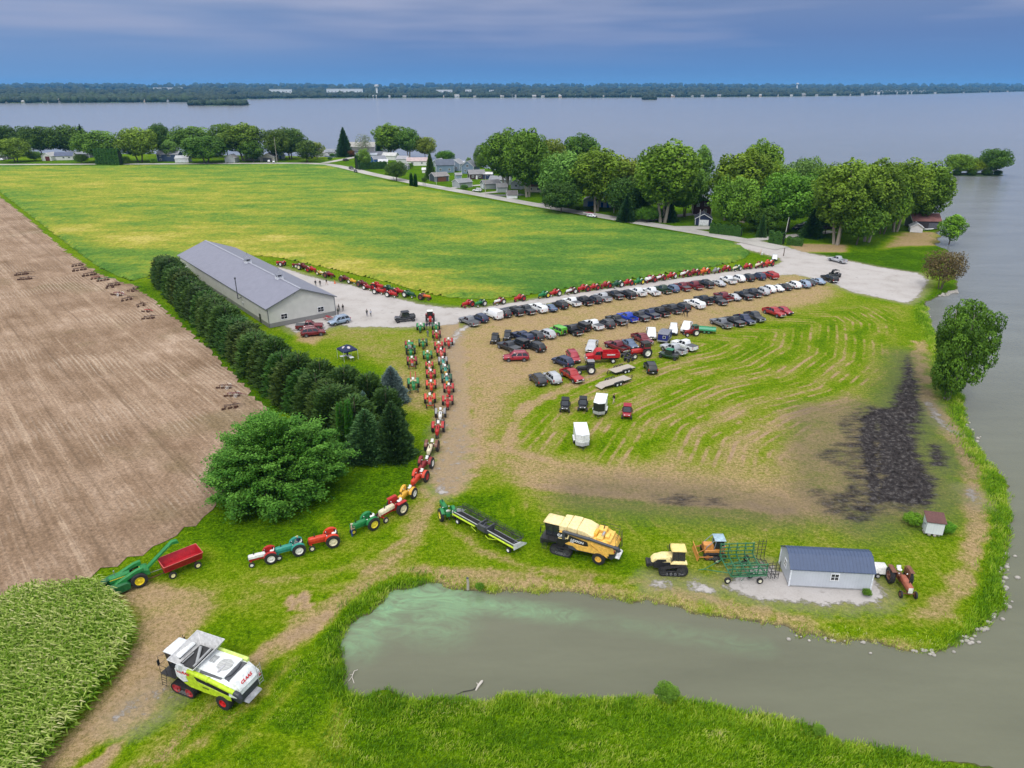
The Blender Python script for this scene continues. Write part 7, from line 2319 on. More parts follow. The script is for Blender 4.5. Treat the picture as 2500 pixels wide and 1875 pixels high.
def pole(label,Kx,x,y,h,lean=(0,0),arm=False,col=(.42,.38,.33),r=.13):
 p = Kx(x,y,0)
 root = thing('utility_pole',uniq(label),'utility pole',(p[0],p[1]))
 MB().tube([(0,0,0),(lean[0] * h / 2,lean[1] * h / 2,h / 2),(lean[0] * h,lean[1] * h,h)],[r,r * .85,r * .7],n=8).build('pole',mach,root,color=col)
 if arm:
  MB().tube([(lean[0] * h,lean[1] * h,h - .4),(1.2 + lean[0] * h,0,h - .1)],.04).box(1.0 + lean[0] * h,1.5 + lean[0] * h,-.12,.12,h - .2,h - .05).build('lamp_head',grey,root)
 return root
pole('tall wooden pole beside the bushy tree on the lawn',R3,710,350,9.5)
pole('slender lamp pole in front of the brown-door garage',R3,1175,400,6.5,arm=True,col=(.55,.55,.55),r=.1)
pole('wooden pole with lamp between the grey garages',R3,1705,515,9.5,arm=True)
pole('pale pole at the road under the first big trees',R4,652,812,8.5)
pole('wooden pole by the driveway beside the dark round trees',R4,1285,885,8.5)
pole('white pole in front of the navy garage',R4,2050,1010,6.5,col=(.6,.6,.6))
pole('leaning pale utility pole beside the clipped hedge',C7,602,780,9.0,lean=(.07,0),col=(.55,.54,.5))
pole('leaning wooden pole before the tall hedge by the far road',F3,855,765,10,lean=(-.06,0))
pole('pale pole in front of the paired dark trees, far road',HW,265,750,17,r=.16)
pole('thin white pole beside the small dark tree',HW,845,700,14,r=.12)
pole('brown gatepost leaning at the grass corner near the off-roader',K3,1445,100,2.6,lean=(.03,0),col=(.12,.09,.07),r=.16)
pole('yellow marker post in the grass by the field corner',K3,1215,92,1.8,col=(.6,.38,.2),r=.12)
mb = thing('mailbox',uniq('white meter box beside the yellow marker post'),'meter box',(*K3(1228,95,0),0))
MB().box(-.25,.25,-.2,.2,.1,.95).build('box',mach,mb,bevel=.04,color=(.6,.62,.6))
for i,(x,y) in enumerate(((1032,418),(1052,418))):
 q = thing('mailbox',uniq(['black mailbox at the drive, nearer the lake end of the road','black mailbox at the drive, nearer the garage'][i]),'mailbox',(*R3(x,y,0),0))
 MB().cyl((0,0,0),(0,0,1.1),.05,n=5).build('post',blackm,q)
 MB().box(-.3,.3,-.15,.15,1.05,1.35).build('box',blackm,q,bevel=.05)
q = thing('traffic_cone',uniq('orange traffic cone on the grass beside the gravel'),'traffic cone',(*M1(818,415,.2),0))
MB().cyl((0,0,.04),(0,0,.8),.2,.04,n=10).build('cone',mach,q,color=(.75,.14,.02))
MB().box(-.28,.28,-.28,.28,0,.04).build('base',mach,q,color=(.6,.1,.02))
Z3 = Crop(640,1360,760)
q = thing('wooden_post',uniq('weathered post standing at the far rim of the pond'),'post',(*Z3(1462,215,0),-.3),0)
MB().tube([(0,0,0),(.03,0,.9),(-.02,0,1.5)],[.16,.14,.13],n=8).build('post',wood,q)
MB().cyl((-.02,0,1.5),(-.02,0,1.62),.15,.10,n=8).build('cap',darkgrey,q)
q = thing('driftwood',uniq('pale driftwood log floating near the lower bank'),'driftwood',(*Z3(1540,920,WZ),WZ),R(60))
MB().tube([(-.55,0,.0),(0,.03,.12),(.5,0,.16),(.7,.03,.1)],[.06,.12,.13,.05],n=7).tube([(0,0,.1),(.1,.3,.22)],.03).build('log',M('pale_wood',(.5,.46,.42),rough=.9),q)
q = thing('branch',uniq('dark branch lying half sunk beside the driftwood log'),'branch',(*Z3(1430,965,WZ),WZ),R(20))
MB().tube([(-.9,0,.0),(0,.1,.05),(.9,.0,.04),(1.2,.1,.1)],[.02,.05,.05,.06],n=6).build('stem',M('wet_wood',(.03,.03,.025),rough=.6),q)
q = thing('branch',uniq('pale broken branch in the water at the near corner of the pond'),'branch',(*Z3(655,850,WZ),WZ),R(100))
MB().tube([(-.8,0,.0),(-.1,.2,.12),(.4,.0,.3),(.7,-.3,.1)],.035,n=5).tube([(-.1,.2,.12),(-.5,.5,.05)],.025,n=5).tube([(.1,.1,.2),(.3,.4,.0)],.025,n=5).build('stem',M('pale_wood'),q)
# ================================================= PEOPLE
def person(label,loc,rz,shirt,pants,pose='stand',hair=(.05,.03,.02),cap=None,H_=1.76,bare=False,group=None):
 """one continuous skinned body; hair or cap is a child"""
 s = H_ / 1.76
 root = None
 if pose == 'walk':
  lf,rf,lk,rk = (.30,.10,.05),(-.32,-.10,.10),(.16,.10,.50),(-.05,-.10,.50)
 elif pose == 'sit':
  lf,rf,lk,rk = (.52,.16,.05),(.52,-.16,.05),(.42,.17,.48),(.42,-.17,.48)
 else:
  lf,rf,lk,rk = (.05,.13,.05),(-.02,-.13,.05),(.02,.11,.50),(.0,-.11,.50)
 hz_ = .93 if pose != 'sit' else .46
 pel = (0,0,hz_)
 dz = hz_ - .93
 lean = .0 if pose != 'sit' else .06
 V_ = [pel,(lean * .5,0,1.12 + dz),(lean,0,1.33 + dz),(lean,0,1.46 + dz),(lean + .02,0,1.53 + dz),(lean + .03,0,1.64 + dz),(lean + .03,0,1.73 + dz),
 (0,.09,hz_ - .02),lk,(lf[0] - .03,lf[1],lf[2] + .03),(lf[0] + .15,lf[1] + .02,lf[2] - .01),
 (0,-.09,hz_ - .02),rk,(rf[0] - .03,rf[1],rf[2] + .03),(rf[0] + .15,rf[1] - .02,rf[2] - .01)]
 if pose == 'walk':
  la,ra = [(-.08,.24,1.14),(.04,.26,.92),(.08,.25,.84)],[(.10,-.24,1.15),(.20,-.24,.96),(.25,-.22,.90)]
 elif pose in ('sit','fold'):
  la,ra = [(.08,.25,1.16 + dz),(.32,.18,1.14 + dz),(.40,.14,1.15 + dz)],[(.08,-.25,1.16 + dz),(.32,-.18,1.14 + dz),(.40,-.14,1.15 + dz)]
 else:
  la,ra = [(-.02,.26,1.14),(.06,.27,.92),(.08,.26,.83)],[(-.02,-.26,1.14),(.05,-.27,.92),(.07,-.26,.83)]
 o = len(V_)
 V_ += [(lean,.19,1.42 + dz)] + la + [(lean,-.19,1.42 + dz)] + ra
 E_ = [(0,1),(1,2),(2,3),(3,4),(4,5),(5,6),(0,7),(7,8),(8,9),(9,10),(0,11),(11,12),(12,13),(13,14),(2,o),(o,o + 1),(o + 1,o + 2),(o + 2,o + 3),(2,o + 4),(o + 4,o + 5),(o + 5,o + 6),(o + 6,o + 7)]
 Rr = [.15,.135,.155,.075,.055,.095,.085,.09,.065,.045,.04,.09,.065,.045,.04,.065,.048,.036,.035,.065,.048,.036,.035]
 me = bpy.data.meshes.new('body')
 me.from_pydata(V_,E_,[])
 ob = bpy.data.objects.new('body_tmp',me)
 COL.objects.link(ob)
 sk = ob.modifiers.new('s','SKIN')
 for i,r in enumerate(Rr):
  rx = r * (1.15 if i < 3 else 1)
  me.skin_vertices[0].data[i].radius = (r * (.8 if i < 3 else 1),rx)
 me.skin_vertices[0].data[0].use_root = True
 sb = ob.modifiers.new('u','SUBSURF')
 sb.levels = 1
 dg = bpy.context.evaluated_depsgraph_get()
 m2 = bpy.data.meshes.new_from_object(ob.evaluated_get(dg))
 bpy.data.objects.remove(ob)
 m2.materials.clear()
 key = '%.2f%.2f%.2f' % shirt
 m2.materials.append(skin)
 m2.materials.append(M('shirt_' + key,shirt,rough=.9,var=.1))
 kp_ = '%.2f%.2f%.2f' % pants
 m2.materials.append(M('trousers_' + kp_,pants,rough=.9,var=.1))
 m2.materials.append(M('shoes',(.05,.04,.035),rough=.7))
 for p_ in m2.polygons:
  z,x,y = p_.center.z,p_.center.x,p_.center.y
  arm = abs(y) > .205 and z > .7 + dz
  if z > 1.49 + dz:
   k = 0
  elif arm and z < (1.18 if bare else .93) + dz:
   k = 0
  elif pose == 'sit' and x > .25 and z > .58:
   k = 0
  elif z > .97 + dz or arm:
   k = 1
  elif z < .10:
   k = 3
  else:
   k = 2
  p_.material_index = k
  p_.use_smooth = True
 m2.transform(Matrix.Scale(s,4))
 ob = bpy.data.objects.new('person',m2)
 COL.objects.link(ob)
 ob.location = (loc[0],loc[1],loc[2] if len(loc) > 2 else 0)
 ob.rotation_euler = (0,0,rz)
 tag(ob,uniq(label),'person',group)
 hx,hzz = (lean + .02) * s,(1.70 + dz) * s
 h = MB()
 if cap:
  h.ell((hx,0,hzz + .01),(.115 * s,.10 * s,.10 * s),10,6).box(hx + .05,hx + .20,-.07,.07,hzz + .0,hzz + .02)
  h.build('cap',M('cap_%.2f%.2f%.2f' % cap,cap,rough=.8),ob)
 else:
  h.ell((hx - .02,0,hzz),(.11 * s,.10 * s,.12 * s),10,6)
  h.build('hair',M('hair_%.2f' % hair[0],hair,rough=.8),ob)
 f_ = MB()
 for sy in (-1,1):
  f_.ell((hx + .105 * s,sy * .035 * s,hzz - .05 * s),(.012,.012,.010),6,4)
 f_.build('eyes',blackm,ob)
 MB().ell((hx + .118 * s,0,hzz - .085 * s),(.018,.014,.022),6,4).build('nose',skin,ob)
 return ob
BK,JN,DG_,TN = (.012,.012,.016),(.03,.06,.14),(.05,.05,.055),(.30,.24,.17)
gp = 'visitors'
P3 = lambda Kx,x,y: Kx(x,y,.9)
person('person in black jacket standing apart on the gravel near the barn corner',P3(B,1658,650),2.2,BK,BK,'stand')
person('person in black at the barn corner, back of the trio',P3(B,1625,650),4.0,BK,DG_,'fold')
person('person in dark green at the barn corner, closest to the SUV',P3(B,1616,682),1.0,(.03,.05,.035),BK,'stand')
person('person in grey jacket and jeans walking on the open gravel',P3(B,1857,692),-1.2,(.07,.075,.07),(.03,.035,.09),'walk')
person('person in pale grey top beside the one in a dark jacket on open gravel',P3(B,1888,692),-1.4,(.38,.40,.48),BK,'walk',H_=1.62)
person('person in black half hidden by the barn roof',P3(B,1430,445),-1.0,BK,BK,'stand')
person('person in black beside the barn roof edge on the gravel',P3(B,1468,446),-1.2,BK,DG_,'stand')
person('person in dark shirt and tan shorts walking by the grass verge',P3(B,1520,435),-.6,BK,(.42,.28,.2),'walk')
person('person in black leading a pair past the middle car row',P3(K3,447,668),-1.0,BK,BK,'walk')
person('person in black following in the pair by the middle car row',P3(K3,483,672),-2.0,BK,BK,'walk',H_=1.84)
person('person in pale cap behind the black covered pickup',P3(K4,1338,195),1.5,(.15,.16,.18),(.08,.05,.04),'stand',cap=(.5,.5,.5))
person('person in black shirt striding beside the white and black trailer',P3(K5,1318,440),-2.6,(.02,.012,.015),(.55,.42,.38),'walk')
person('person in dark blue standing in front of the red cab tractor',P3(T,573,305),-1.6,(.02,.03,.09),(.1,.1,.12),'stand')
person('person in black crouched close to the red cab tractor',P3(T,602,290),-1.6,BK,BK,'stand',H_=1.6)
person('person in grey between the green and red tractors',P3(T,583,378),1.2,(.12,.13,.15),(.15,.16,.2),'stand')
person('man in tan shirt and blue trousers beside the green tractor',P3(L_,103,1405),.3,(.42,.28,.22),(.015,.06,.30),'fold',cap=(.62,.55,.42),bare=True,H_=1.8)
tp = TEAL.matrix_basis
loc_ = tp @ Vector((-.98,0,.86))
person('driver in dark blue shirt seated on the teal tractor',(loc_.x,loc_.y,loc_.z),TEAL.rotation_euler[2],(.015,.02,.07),(.45,.45,.48),'sit',cap=(.5,.48,.25),bare=True)
person('person under the navy canopy by the folding tables',(tc_[0] - .1,tc_[1] + .2,0),-1.8,(.02,.025,.06),(.03,.03,.06),'stand')
# ================================================= TREES
RS = np.random.RandomState(11)
def leaf_quads(C_,Nn,size,asp=.6,jit=.8,rs=RS):
 """quads at centres C_, facing roughly Nn"""
 n = len(C_)
 N2 = Nn + rs.normal(0,jit,(n,3))
 N2 /= np.linalg.norm(N2,axis=1)[:,None] + 1e-9
 a = rs.normal(0,1,(n,3))
 a -= N2 * (a * N2).sum(1)[:,None]
 a /= np.linalg.norm(a,axis=1)[:,None] + 1e-9
 b = np.cross(N2,a)
 s = (size * (.6 + .8 * rs.rand(n)))[:,None] if np.isscalar(size) else size[:,None]
 v = np.stack([C_ - a * s * .5,C_ - b * s * .5 * asp,C_ + a * s * .5,C_ + b * s * .5 * asp],1)
 return v.reshape(-1,3)
def quads_of(n):
 return np.arange(n * 4).reshape(n,4)
def limbs(mb,base,tips,r0,rs,bend=.25):
 for t in tips:
  b = Vector(base[rs.randint(len(base))]) if isinstance(base,list) else Vector(base)
  t = Vector(t)
  m = b.lerp(t,.5) + Vector((0,0,-(t - b).length * bend * .3))
  mb.tube([b,m,t],[r0,r0 * .6,r0 * .25],n=5)
def tree_proto(name,lab,H_,W,kind,nleaf,leaf,seed,a,b,trunks=1,base=.3,bk=None,tr=.2):
 rs = np.random.RandomState(seed)
 root = thing(name,lab,'tree')
 tk = MB()
 cl = []
 if 1:
  nc = {'broad': 38,'tall': 42,'oval': 30,'fan': 34}[kind]
  hb = H_ * base
  for i in range(nc):
   g = (i + .5) / nc
   z = 1 - 2 * g
   az = i * 2.39996 + rs.rand() * .5
   rr = math.sqrt(max(0,1 - z * z))
   k = .62 + .18 * rs.rand()
   c = np.array([rr * math.cos(az) * W / 2 * k,rr * math.sin(az) * W / 2 * k,hb + (H_ - hb) * (.5 + .5 * z * k * .95)])
   if kind == 'tall' and z < 0:
    c[:2] *= .8
   if kind == 'fan':
    c[:2] *= .45 + .75 * (1 - g) ** .6
    c[0] += (1 - g) * W * .12
   k2 = rs.rand()
   c[:2] *= .9 + .28 * k2
   r = W * (.11 + .07 * rs.rand())
   cl.append((c,np.array([r,r,r * (.9 if kind != 'tall' else 1.1)])))
  for i in range(6):
   c = np.array([rs.normal(0,W * .12),rs.normal(0,W * .12),hb + (H_ - hb) * (.35 + .4 * rs.rand())])
   cl.append((c,np.array([W * .2] * 3)))
  tops = []
  for i in range(trunks):
   az = 2 * PI * i / trunks + .4
   sp = W * .06 * (trunks > 1)
   t0 = Vector((math.cos(az) * sp * .6,math.sin(az) * sp * .6,-.3))
   t1 = Vector((math.cos(az) * sp * 1.8 + rs.normal(0,.3),math.sin(az) * sp * 1.8 + rs.normal(0,.3),H_ * .42))
   t2 = Vector((math.cos(az) * sp * 3,math.sin(az) * sp * 3,H_ * .8))
   tk.tube([t0,t0.lerp(t1,.5),t1,t2],[H_ * .017,H_ * .013,H_ * .010,H_ * .003],n=7)
   tops.append(tuple(t0.lerp(t1,.75)))
   tops.append(tuple(t1))
  limbs(tk,tops,[c for c,r in cl[::2]],H_ * .008,rs)
 cs,ns,cid = [],[],[]
 tot = sum(float(r[0] ** 2) for c,r in cl)
 for j,(c,r) in enumerate(cl):
  n = int(nleaf * float(r[0] ** 2) / tot)
  d = rs.normal(0,1,(n,3))
  d /= np.linalg.norm(d,axis=1)[:,None]
  sub = rs.normal(0,1,(9,3))
  sub /= np.linalg.norm(sub,axis=1)[:,None]
  m = (d @ sub.T).max(1)
  rad = (.72 + .38 * np.clip((m - .55) * 2.2,0,1)) * (.78 + .25 * rs.rand(n))
  cs.append(c + d * r * rad[:,None])
  ns.append(d + np.array([0,0,.5]))
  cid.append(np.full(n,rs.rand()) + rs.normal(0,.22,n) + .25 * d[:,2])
 C_,N_2,T_ = np.concatenate(cs),np.concatenate(ns),np.concatenate(cid)
 v = leaf_quads(C_,N_2,leaf,.65,.7,rs)
 tk.build('trunk',bk or bark,root)
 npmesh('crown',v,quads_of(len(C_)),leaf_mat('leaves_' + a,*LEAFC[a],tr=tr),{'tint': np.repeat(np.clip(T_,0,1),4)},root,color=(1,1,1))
 return Proto(root)
LEAFC = {'green': ((.070,.132,.008),(.195,.310,.036)),'conifer': ((.018,.050,.012),(.065,.125,.030)),'hero': ((.060,.165,.018),(.200,.370,.070)),'blue': ((.08,.13,.115),(.20,.28,.27)),
 'cedar': ((.020,.058,.008),(.072,.135,.022)),'bright': ((.03,.13,.01),(.08,.24,.02)),'dry': ((.10,.075,.03),(.20,.15,.055)),'pale': ((.16,.20,.12),(.30,.34,.24))}
def conifer_proto(name,lab,H_,W,n,leaf,seed,a,up=-.25,power=.85,rag=.16,base=.02,whorl=0):
 rs = np.random.RandomState(seed)
 root = thing(name,lab,'tree')
 MB().tube([(0,0,-.3),(0,0,H_ * .5),(0,0,H_ * .97)],[H_ * .02,H_ * .013,H_ * .003],n=7).build('trunk',bark,root)
 z = 1 - np.sqrt(rs.rand(n) * (1 - base) ** 2) if whorl == 0 else 1 - np.sqrt(rs.rand(n))
 az = rs.rand(n) * 2 * PI
 if whorl:
  lev = np.round(z * whorl) / whorl
  z = lev + rs.normal(0,.35 / whorl,n)
 z = np.clip(z,base,.995)
 env = (1 - z) ** power * W / 2
 lump = 1 + rag * (np.sin(az * 5 + z * 21 + seed) * .6 + np.sin(az * 9 - z * 37) * .5 + rs.normal(0,.35,n))
 k = rs.rand(n) ** .35
 r = env * lump * k + .05
 droop = (up if whorl == 0 else -.18) * r * .5
 C_ = np.stack([r * np.cos(az),r * np.sin(az),z * H_ + droop],1)
 Nn = np.stack([np.cos(az),np.sin(az),np.full(n,.9)],1)
 out = np.stack([np.cos(az),np.sin(az),np.full(n,.75 if up > -.3 else .15)],1) + rs.normal(0,.25,(n,3))
 out /= np.linalg.norm(out,axis=1)[:,None]
 sd_ = np.cross(out,Nn + rs.normal(0,.6,(n,3)))
 sd_ /= np.linalg.norm(sd_,axis=1)[:,None] + 1e-9
 s = (leaf * (.7 + .7 * rs.rand(n)))[:,None]
 v = np.stack([C_ - out * s * .5,C_ - sd_ * s * .2,C_ + out * s * .6,C_ + sd_ * s * .2],1).reshape(-1,3)
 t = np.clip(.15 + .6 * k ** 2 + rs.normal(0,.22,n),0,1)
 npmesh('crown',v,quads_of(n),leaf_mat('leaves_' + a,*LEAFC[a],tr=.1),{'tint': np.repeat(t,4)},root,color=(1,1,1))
 return Proto(root)
TREES = dict(
 broad=tree_proto('broadleaf_tree','x',18,18,'broad',12000,.70,1,'green',1,base=.14),
 broad2=tree_proto('broadleaf_tree','x',18,18,'broad',12000,.70,21,'green',1,base=.1,trunks=2),
 tall=tree_proto('cottonwood_tree','x',24,16,'tall',16000,.72,3,'green',1,trunks=2,base=.12,bk=palebark),
 tall2=tree_proto('cottonwood_tree','x',24,16,'tall',14000,.72,8,'green',1,trunks=3,base=.15,bk=palebark),
 oval=tree_proto('broadleaf_tree','x',16,11,'oval',6000,.6,5,'green',1,base=.08),
 poplar=tree_proto('cottonwood_tree','x',16,13,'fan',24000,.40,15,'green',1,base=-.06,trunks=3,bk=palebark),
 dry=tree_proto('withered_tree','x',8,9,'broad',6500,.30,9,'dry',1,base=.22,trunks=3),
 pale=tree_proto('bare_tree','x',14,10,'oval',1700,.45,13,'pale',1,base=.1,trunks=3,bk=palebark),
 spruce=conifer_proto('spruce_tree','x',14,8,6500,.8,4,'conifer',power=.9,whorl=16,rag=.25),
 nspruce=conifer_proto('spruce_tree','x',10,7.6,15000,.55,14,'conifer',power=.62,whorl=14,rag=.22),
 bspruce=conifer_proto('blue_spruce','x',8,7,13000,.48,6,'blue',power=.6,whorl=12,rag=.2),
 cedar=conifer_proto('arborvitae','x',9,6.4,15000,.55,7,'cedar',up=-.1,power=.24,rag=.20),
 cedar2=conifer_proto('arborvitae','x',9,6.4,15000,.55,17,'cedar',up=-.1,power=.20,rag=.22),
 column=conifer_proto('columnar_cypress','x',8,2.0,7000,.36,27,'bright',up=0,power=.25,rag=.08))
def tree_at(kind,u,vb,vt,wpx,label,tint=(1,1,1),group=None,fn=D,rz=None,base_z=0.0,nm=None,hk=1.0):
 p = fn(u,vb,base_z)
 yt = fn(u,vt,0)[1]
 h = CAM_H * (1 - p[1] / yt) - base_z if yt > 0 else 20
 pr = TREES[kind]
 ref = {'broad': (18,18),'broad2': (18,18),'tall': (24,16),'tall2': (24,16),'oval': (16,11),'poplar': (16,13),'dry': (8,9),'pale': (14,10),'spruce': (14,8),'nspruce': (10,7.6),'bspruce': (8,7),'cedar': (9,6.4),'cedar2': (9,6.4),'column': (8,2.0)}[kind]
 depth = (p[1] * _c + (CAM_H - 0) * _s)
 w = wpx / 1536.0 * depth
 sx,sz = w / ref[1] * (1.06 if kind in ('tall','tall2','broad','broad2') else .94),h / ref[0] * hk
 o = pr.place((p[0],p[1],base_z),rnd.random() * 6.28 if rz is None else rz,uniq(label),'tree',group,{'crown': tint},(sx,sx,sz))
 return o
YG,DK,GRY,MID,OL = (1.15,1.1,.7),(.46,.56,.42),(1.1,1.15,2.4),(1,1,1),(1.3,1.05,.9)
gt = 'trees around the lake cottages'
for kind,u,vb,vt,w,tint,lab in [
 ('broad',15,335,268,66,DK,'dark tree at the very edge of the far shore row'),
 ('broad2',35,350,295,70,YG,'yellowish round tree in front of dark ones by the far road'),
 ('oval',62,335,268,55,DK,'dark tree behind the yellowish round one'),
 ('broad',92,337,270,74,DK,'broad dark tree above the white garage with a red door'),
 ('broad2',152,337,267,84,DK,'broad dark tree above the low grey-roofed house'),
 ('spruce',186,337,269,26,DK,'dark pointed treetop between two broad crowns'),
 ('broad',214,350,279,92,(.9,1.05,.9),'large mid-green tree over the clipped evergreen wedge'),
 ('broad2',303,350,272,88,YG,'olive yellow tree with bare forked trunk by the far road'),
 ('tall',352,337,263,52,(.5,.65,.7),'tall dark tree behind the olive yellow one'),
 ('oval',372,347,300,46,(.9,1.05,1.4),'greyish small tree beside the dark blue house'),
 ('broad',418,340,270,92,(.8,.95,.8),'spreading tree behind the dense round one'),
 ('broad2',446,352,290,98,(.55,.75,.5),'dense round dark green tree by the white gabled cottage'),
 ('broad',492,340,264,70,(.85,.95,.7),'tree with ragged top between round tree and the largest one'),
 ('tall2',530,347,263,92,(.95,.95,.8),'largest tree by the far road with crown overhanging the lake'),
 ('oval',548,350,300,60,(.6,.75,.6),'lower dark crown under the largest far tree'),
 ('broad',601,347,277,58,(.7,.7,.6),'thin-leaved tree behind the pale pole'),
 ('broad2',628,343,272,74,DK,'dark broad tree, highest of the clump near the knoll'),
 ('oval',664,350,300,62,(.55,.6,.55),'dark round tree at the front of the knoll clump'),
 ('oval',685,344,303,40,OL,'small tan-green tree on the lake side of the knoll clump'),
 ('spruce',745,338,275,40,(.9,1.1,1.1),'black-green spruce standing alone by the lake'),
 ('pale',786,345,284,44,MID,'nearly leafless pale tree beside the lone spruce'),
 ('oval',788,365,318,36,(1.1,1.2,1.3),'light green willow in front of the pale tree'),
 ('spruce',819,338,299,19,(1,1.3,1.5),'slim blue-green spruce beside tall lake trees'),
 ('tall',843,340,263,74,(1.0,1.1,.7),'tall spreading lake tree with bare trunks, behind blue house'),
 ('tall2',884,342,274,50,(.7,.9,1.0),'greyer tree leaning against the tall lake tree'),
 ('broad',919,342,294,48,OL,'olive tree at the end of the lake clump'),
 ('broad2',962,353,324,42,(.5,.8,.4),'dense dome-shaped dark tree at the water'),
 ('spruce',930,386,327,26,(1.5,1.4,1),'green spruce with yellowish tip among the cottages'),
 ('broad2',857,390,346,44,(.45,.55,.5),'bushy dark tree on the lawn beside the wooden pole'),
 ('column',889,403,373,9,DK,'columnar cypress nearer the bushy tree, on the lawn'),('column',898,403,374,9,DK,'columnar cypress nearer the garage, on the lawn'),
 ('broad',1046,375,309,44,(.9,1,.7),'modest tree on the lake lawn before the giant pair'),('oval',1013,361,338,16,(.9,1,1),'small sapling by the water at the lake lawn'),
 ('tall2',1093,413,274,92,(.75,.9,.55),'giant cottonwood, first of the row, dark trunk by the cream cottage'),
 ('tall',1140,425,270,96,(.8,.95,.6),'giant cottonwood with thick trunk beside the cream cottage'),
 ('broad',1190,405,296,70,OL,'olive treetop behind the giant cottonwood pair'),('tall',1252,400,282,84,(.65,.85,.75),'tall dark treetop rising behind the yellow-green tree'),
 ('broad2',1222,448,322,118,(.9,1.15,1.5),'silvery maple overhanging dark shrubs near the road'),
 ('broad',1212,462,392,90,(.4,.55,.55),'dark low tree under the silvery maple'),
 ('tall',1288,457,312,118,(1.1,1.1,.6),'yellow-green tree with pale forked trunk at the boat trailer'),
 ('oval',1345,452,328,90,OL,'olive tree between yellow-green tree and the giant'),('broad2',1348,470,378,84,(.35,.5,.45),'very dark round tree beside the driveway pole'),
 ('tall2',1432,480,297,140,(.95,1.05,.6),'giant cottonwood with three bare trunks over the navy cabin'),
 ('oval',1508,440,304,58,(.9,1.1,1.1),'pointed grey-green treetop behind the giant cottonwood'),('broad',1395,440,330,80,(.8,.95,.7),'rounded treetop behind the dark round tree'),
 ('tall',1566,475,335,80,(1.0,1.05,.7),'tree with pale trunk just before the dark red house'),
 ('spruce',1352,478,420,44,(.7,.9,.9),'drooping dark spruce by the driveway'),('spruce',1443,478,425,44,(.7,.9,.9),'drooping spruce beside the navy cabin'),
 ('tall',1603,480,313,120,(1.15,1.1,.6),'giant cottonwood behind the dark red house'),('tall2',1637,450,297,92,(.95,1.05,.55),'highest cottonwood of the whole row'),
 ('broad',1580,502,377,100,(.95,1.15,.8),'silver-leaved maple behind the clipped hedge'),('broad2',1728,455,333,84,(.9,1.0,1.7),'blue-grey treetop among green cottonwoods'),
 ('broad',1700,500,368,134,(.85,1.2,.8),'large maple with bright top at the leaning pole'),('oval',1655,508,440,56,(.5,.65,.5),'dark tree between silver-leaved and bright-topped maples'),
 ('spruce',1644,512,460,24,(1.2,1.4,1.3),'small pointed spruce at the hedge end'),('broad2',1770,470,350,80,(.85,1,.65),'treetop between blue-grey crown and the leaning trunk'),
 ('spruce',1752,512,450,52,(1.0,1.2,.9),'dark sagging spruce over the parked cars'),
 ('tall2',1806,528,338,128,(1.1,1.1,.7),'cottonwood with long leaning pale trunk, at the lawn'),('tall',1872,522,334,120,(1.05,1.05,.65),'cottonwood over a thicket of thin trunks'),
 ('broad',1850,528,425,100,(.8,.95,.6),'low leafy thicket below the cottonwoods'),('tall2',1932,500,338,112,(1.1,1.1,.55),'yellow-green cottonwood near the boathouse'),
 ('broad',1318,442,345,92,(.9,1,.7),'green crown filling in behind the yellow-green tree'),('broad2',1478,468,350,92,(.75,.95,.6),'green crown tucked against the giant with three bare trunks'),
 ('broad2',1662,472,345,96,(.85,1,.6),'crown between the highest cottonwood and the blue-grey treetop'),
 ('broad',1782,505,400,84,(.7,.9,.55),'dark low crown beside the leaning pale trunk'),('tall2',1842,490,345,92,(.9,1,.6),'inner cottonwood behind the one with a leaning trunk'),
 ('broad2',1905,505,365,92,(.9,1.05,.6),'inner crown behind the thicket of thin trunks'),('broad',1962,488,360,86,(.8,.95,.6),'inner crown beside the last cottonwood'),
 ('broad2',1378,462,395,70,(.6,.8,.5),'shaded crown between dark round tree and the giant cottonwood'),('broad',1165,415,330,80,(.7,.9,.6),'low crown between giant pair and silvery maple'),
 ('tall',1990,490,342,100,(.95,1.05,.6),'last cottonwood of the row, over the boathouse')]:
 tree_at(kind,u,vb,vt,w,lab,tint,gt)
tree_at('oval',2050,527,458,60,'bright young tree with several stems on the shore beyond the boathouse',(1.1,1.4,.6))
tree_at('dry',2031,624,540,92,'withered brown tree at the edge of the gravel pad')
tree_at('poplar',2046,862,645,138,'large bushy cottonwood leaning over the water, alone on the shore',(.68,.88,.5),hk=1.1)
isl = 'trees on the little lake island'
tree_at('broad2',2068,378,330,62,'yellow-green tree on the little island',(1.1,1.2,.6),isl,base_z=WZ)
tree_at('broad',2100,378,342,50,'low bright tree in the middle of the little island',(1.4,1.25,.5),isl,base_z=WZ)
tree_at('broad',2142,379,319,66,'dark spreading tree on the little island',(.55,.75,.55),isl,base_z=WZ)
pi_ = D(2105,378,WZ)
m = MB().loft([[(pi_[0] + math.cos(a) * 17 * k,pi_[1] + math.sin(a) * 7 * k,z) for a in [2 * PI * i / 20 for i in range(20)]] for k,z in ((1.05,WZ - .6),(1.0,WZ + .2),(.7,WZ + .8),(.05,WZ + 1.0))])
o = m.build('island_ground',M('island_soil',(.03,.06,.015),rough=.95,var=.4),smooth=50)
tag(o,kind='structure')
for i,(dx,dy,s_) in enumerate(((-13,-3,.5),(-5,-5,.55),(4,-5,.6),(12,-3,.5))):
 TREES['broad2'].place((pi_[0] + dx,pi_[1] + dy,WZ),i * 1.7,'low dark shrub crowding the island shore','shrub','shrubs on the little island',{'crown': (.4,.55,.35)},(s_ * .6,s_ * .6,s_ * .38))['label'] = ['low shrub at the landward tip of the little island','low shrub below the yellow-green island tree','low shrub below the dark island tree','low shrub at the lakeward tip of the little island'][i]
edge = poly_world([(338,612),(352,628),(430,706),(520,800),(600,868),(680,925),(735,965)])
seg = np.hypot(*np.diff(edge,axis=0).T)
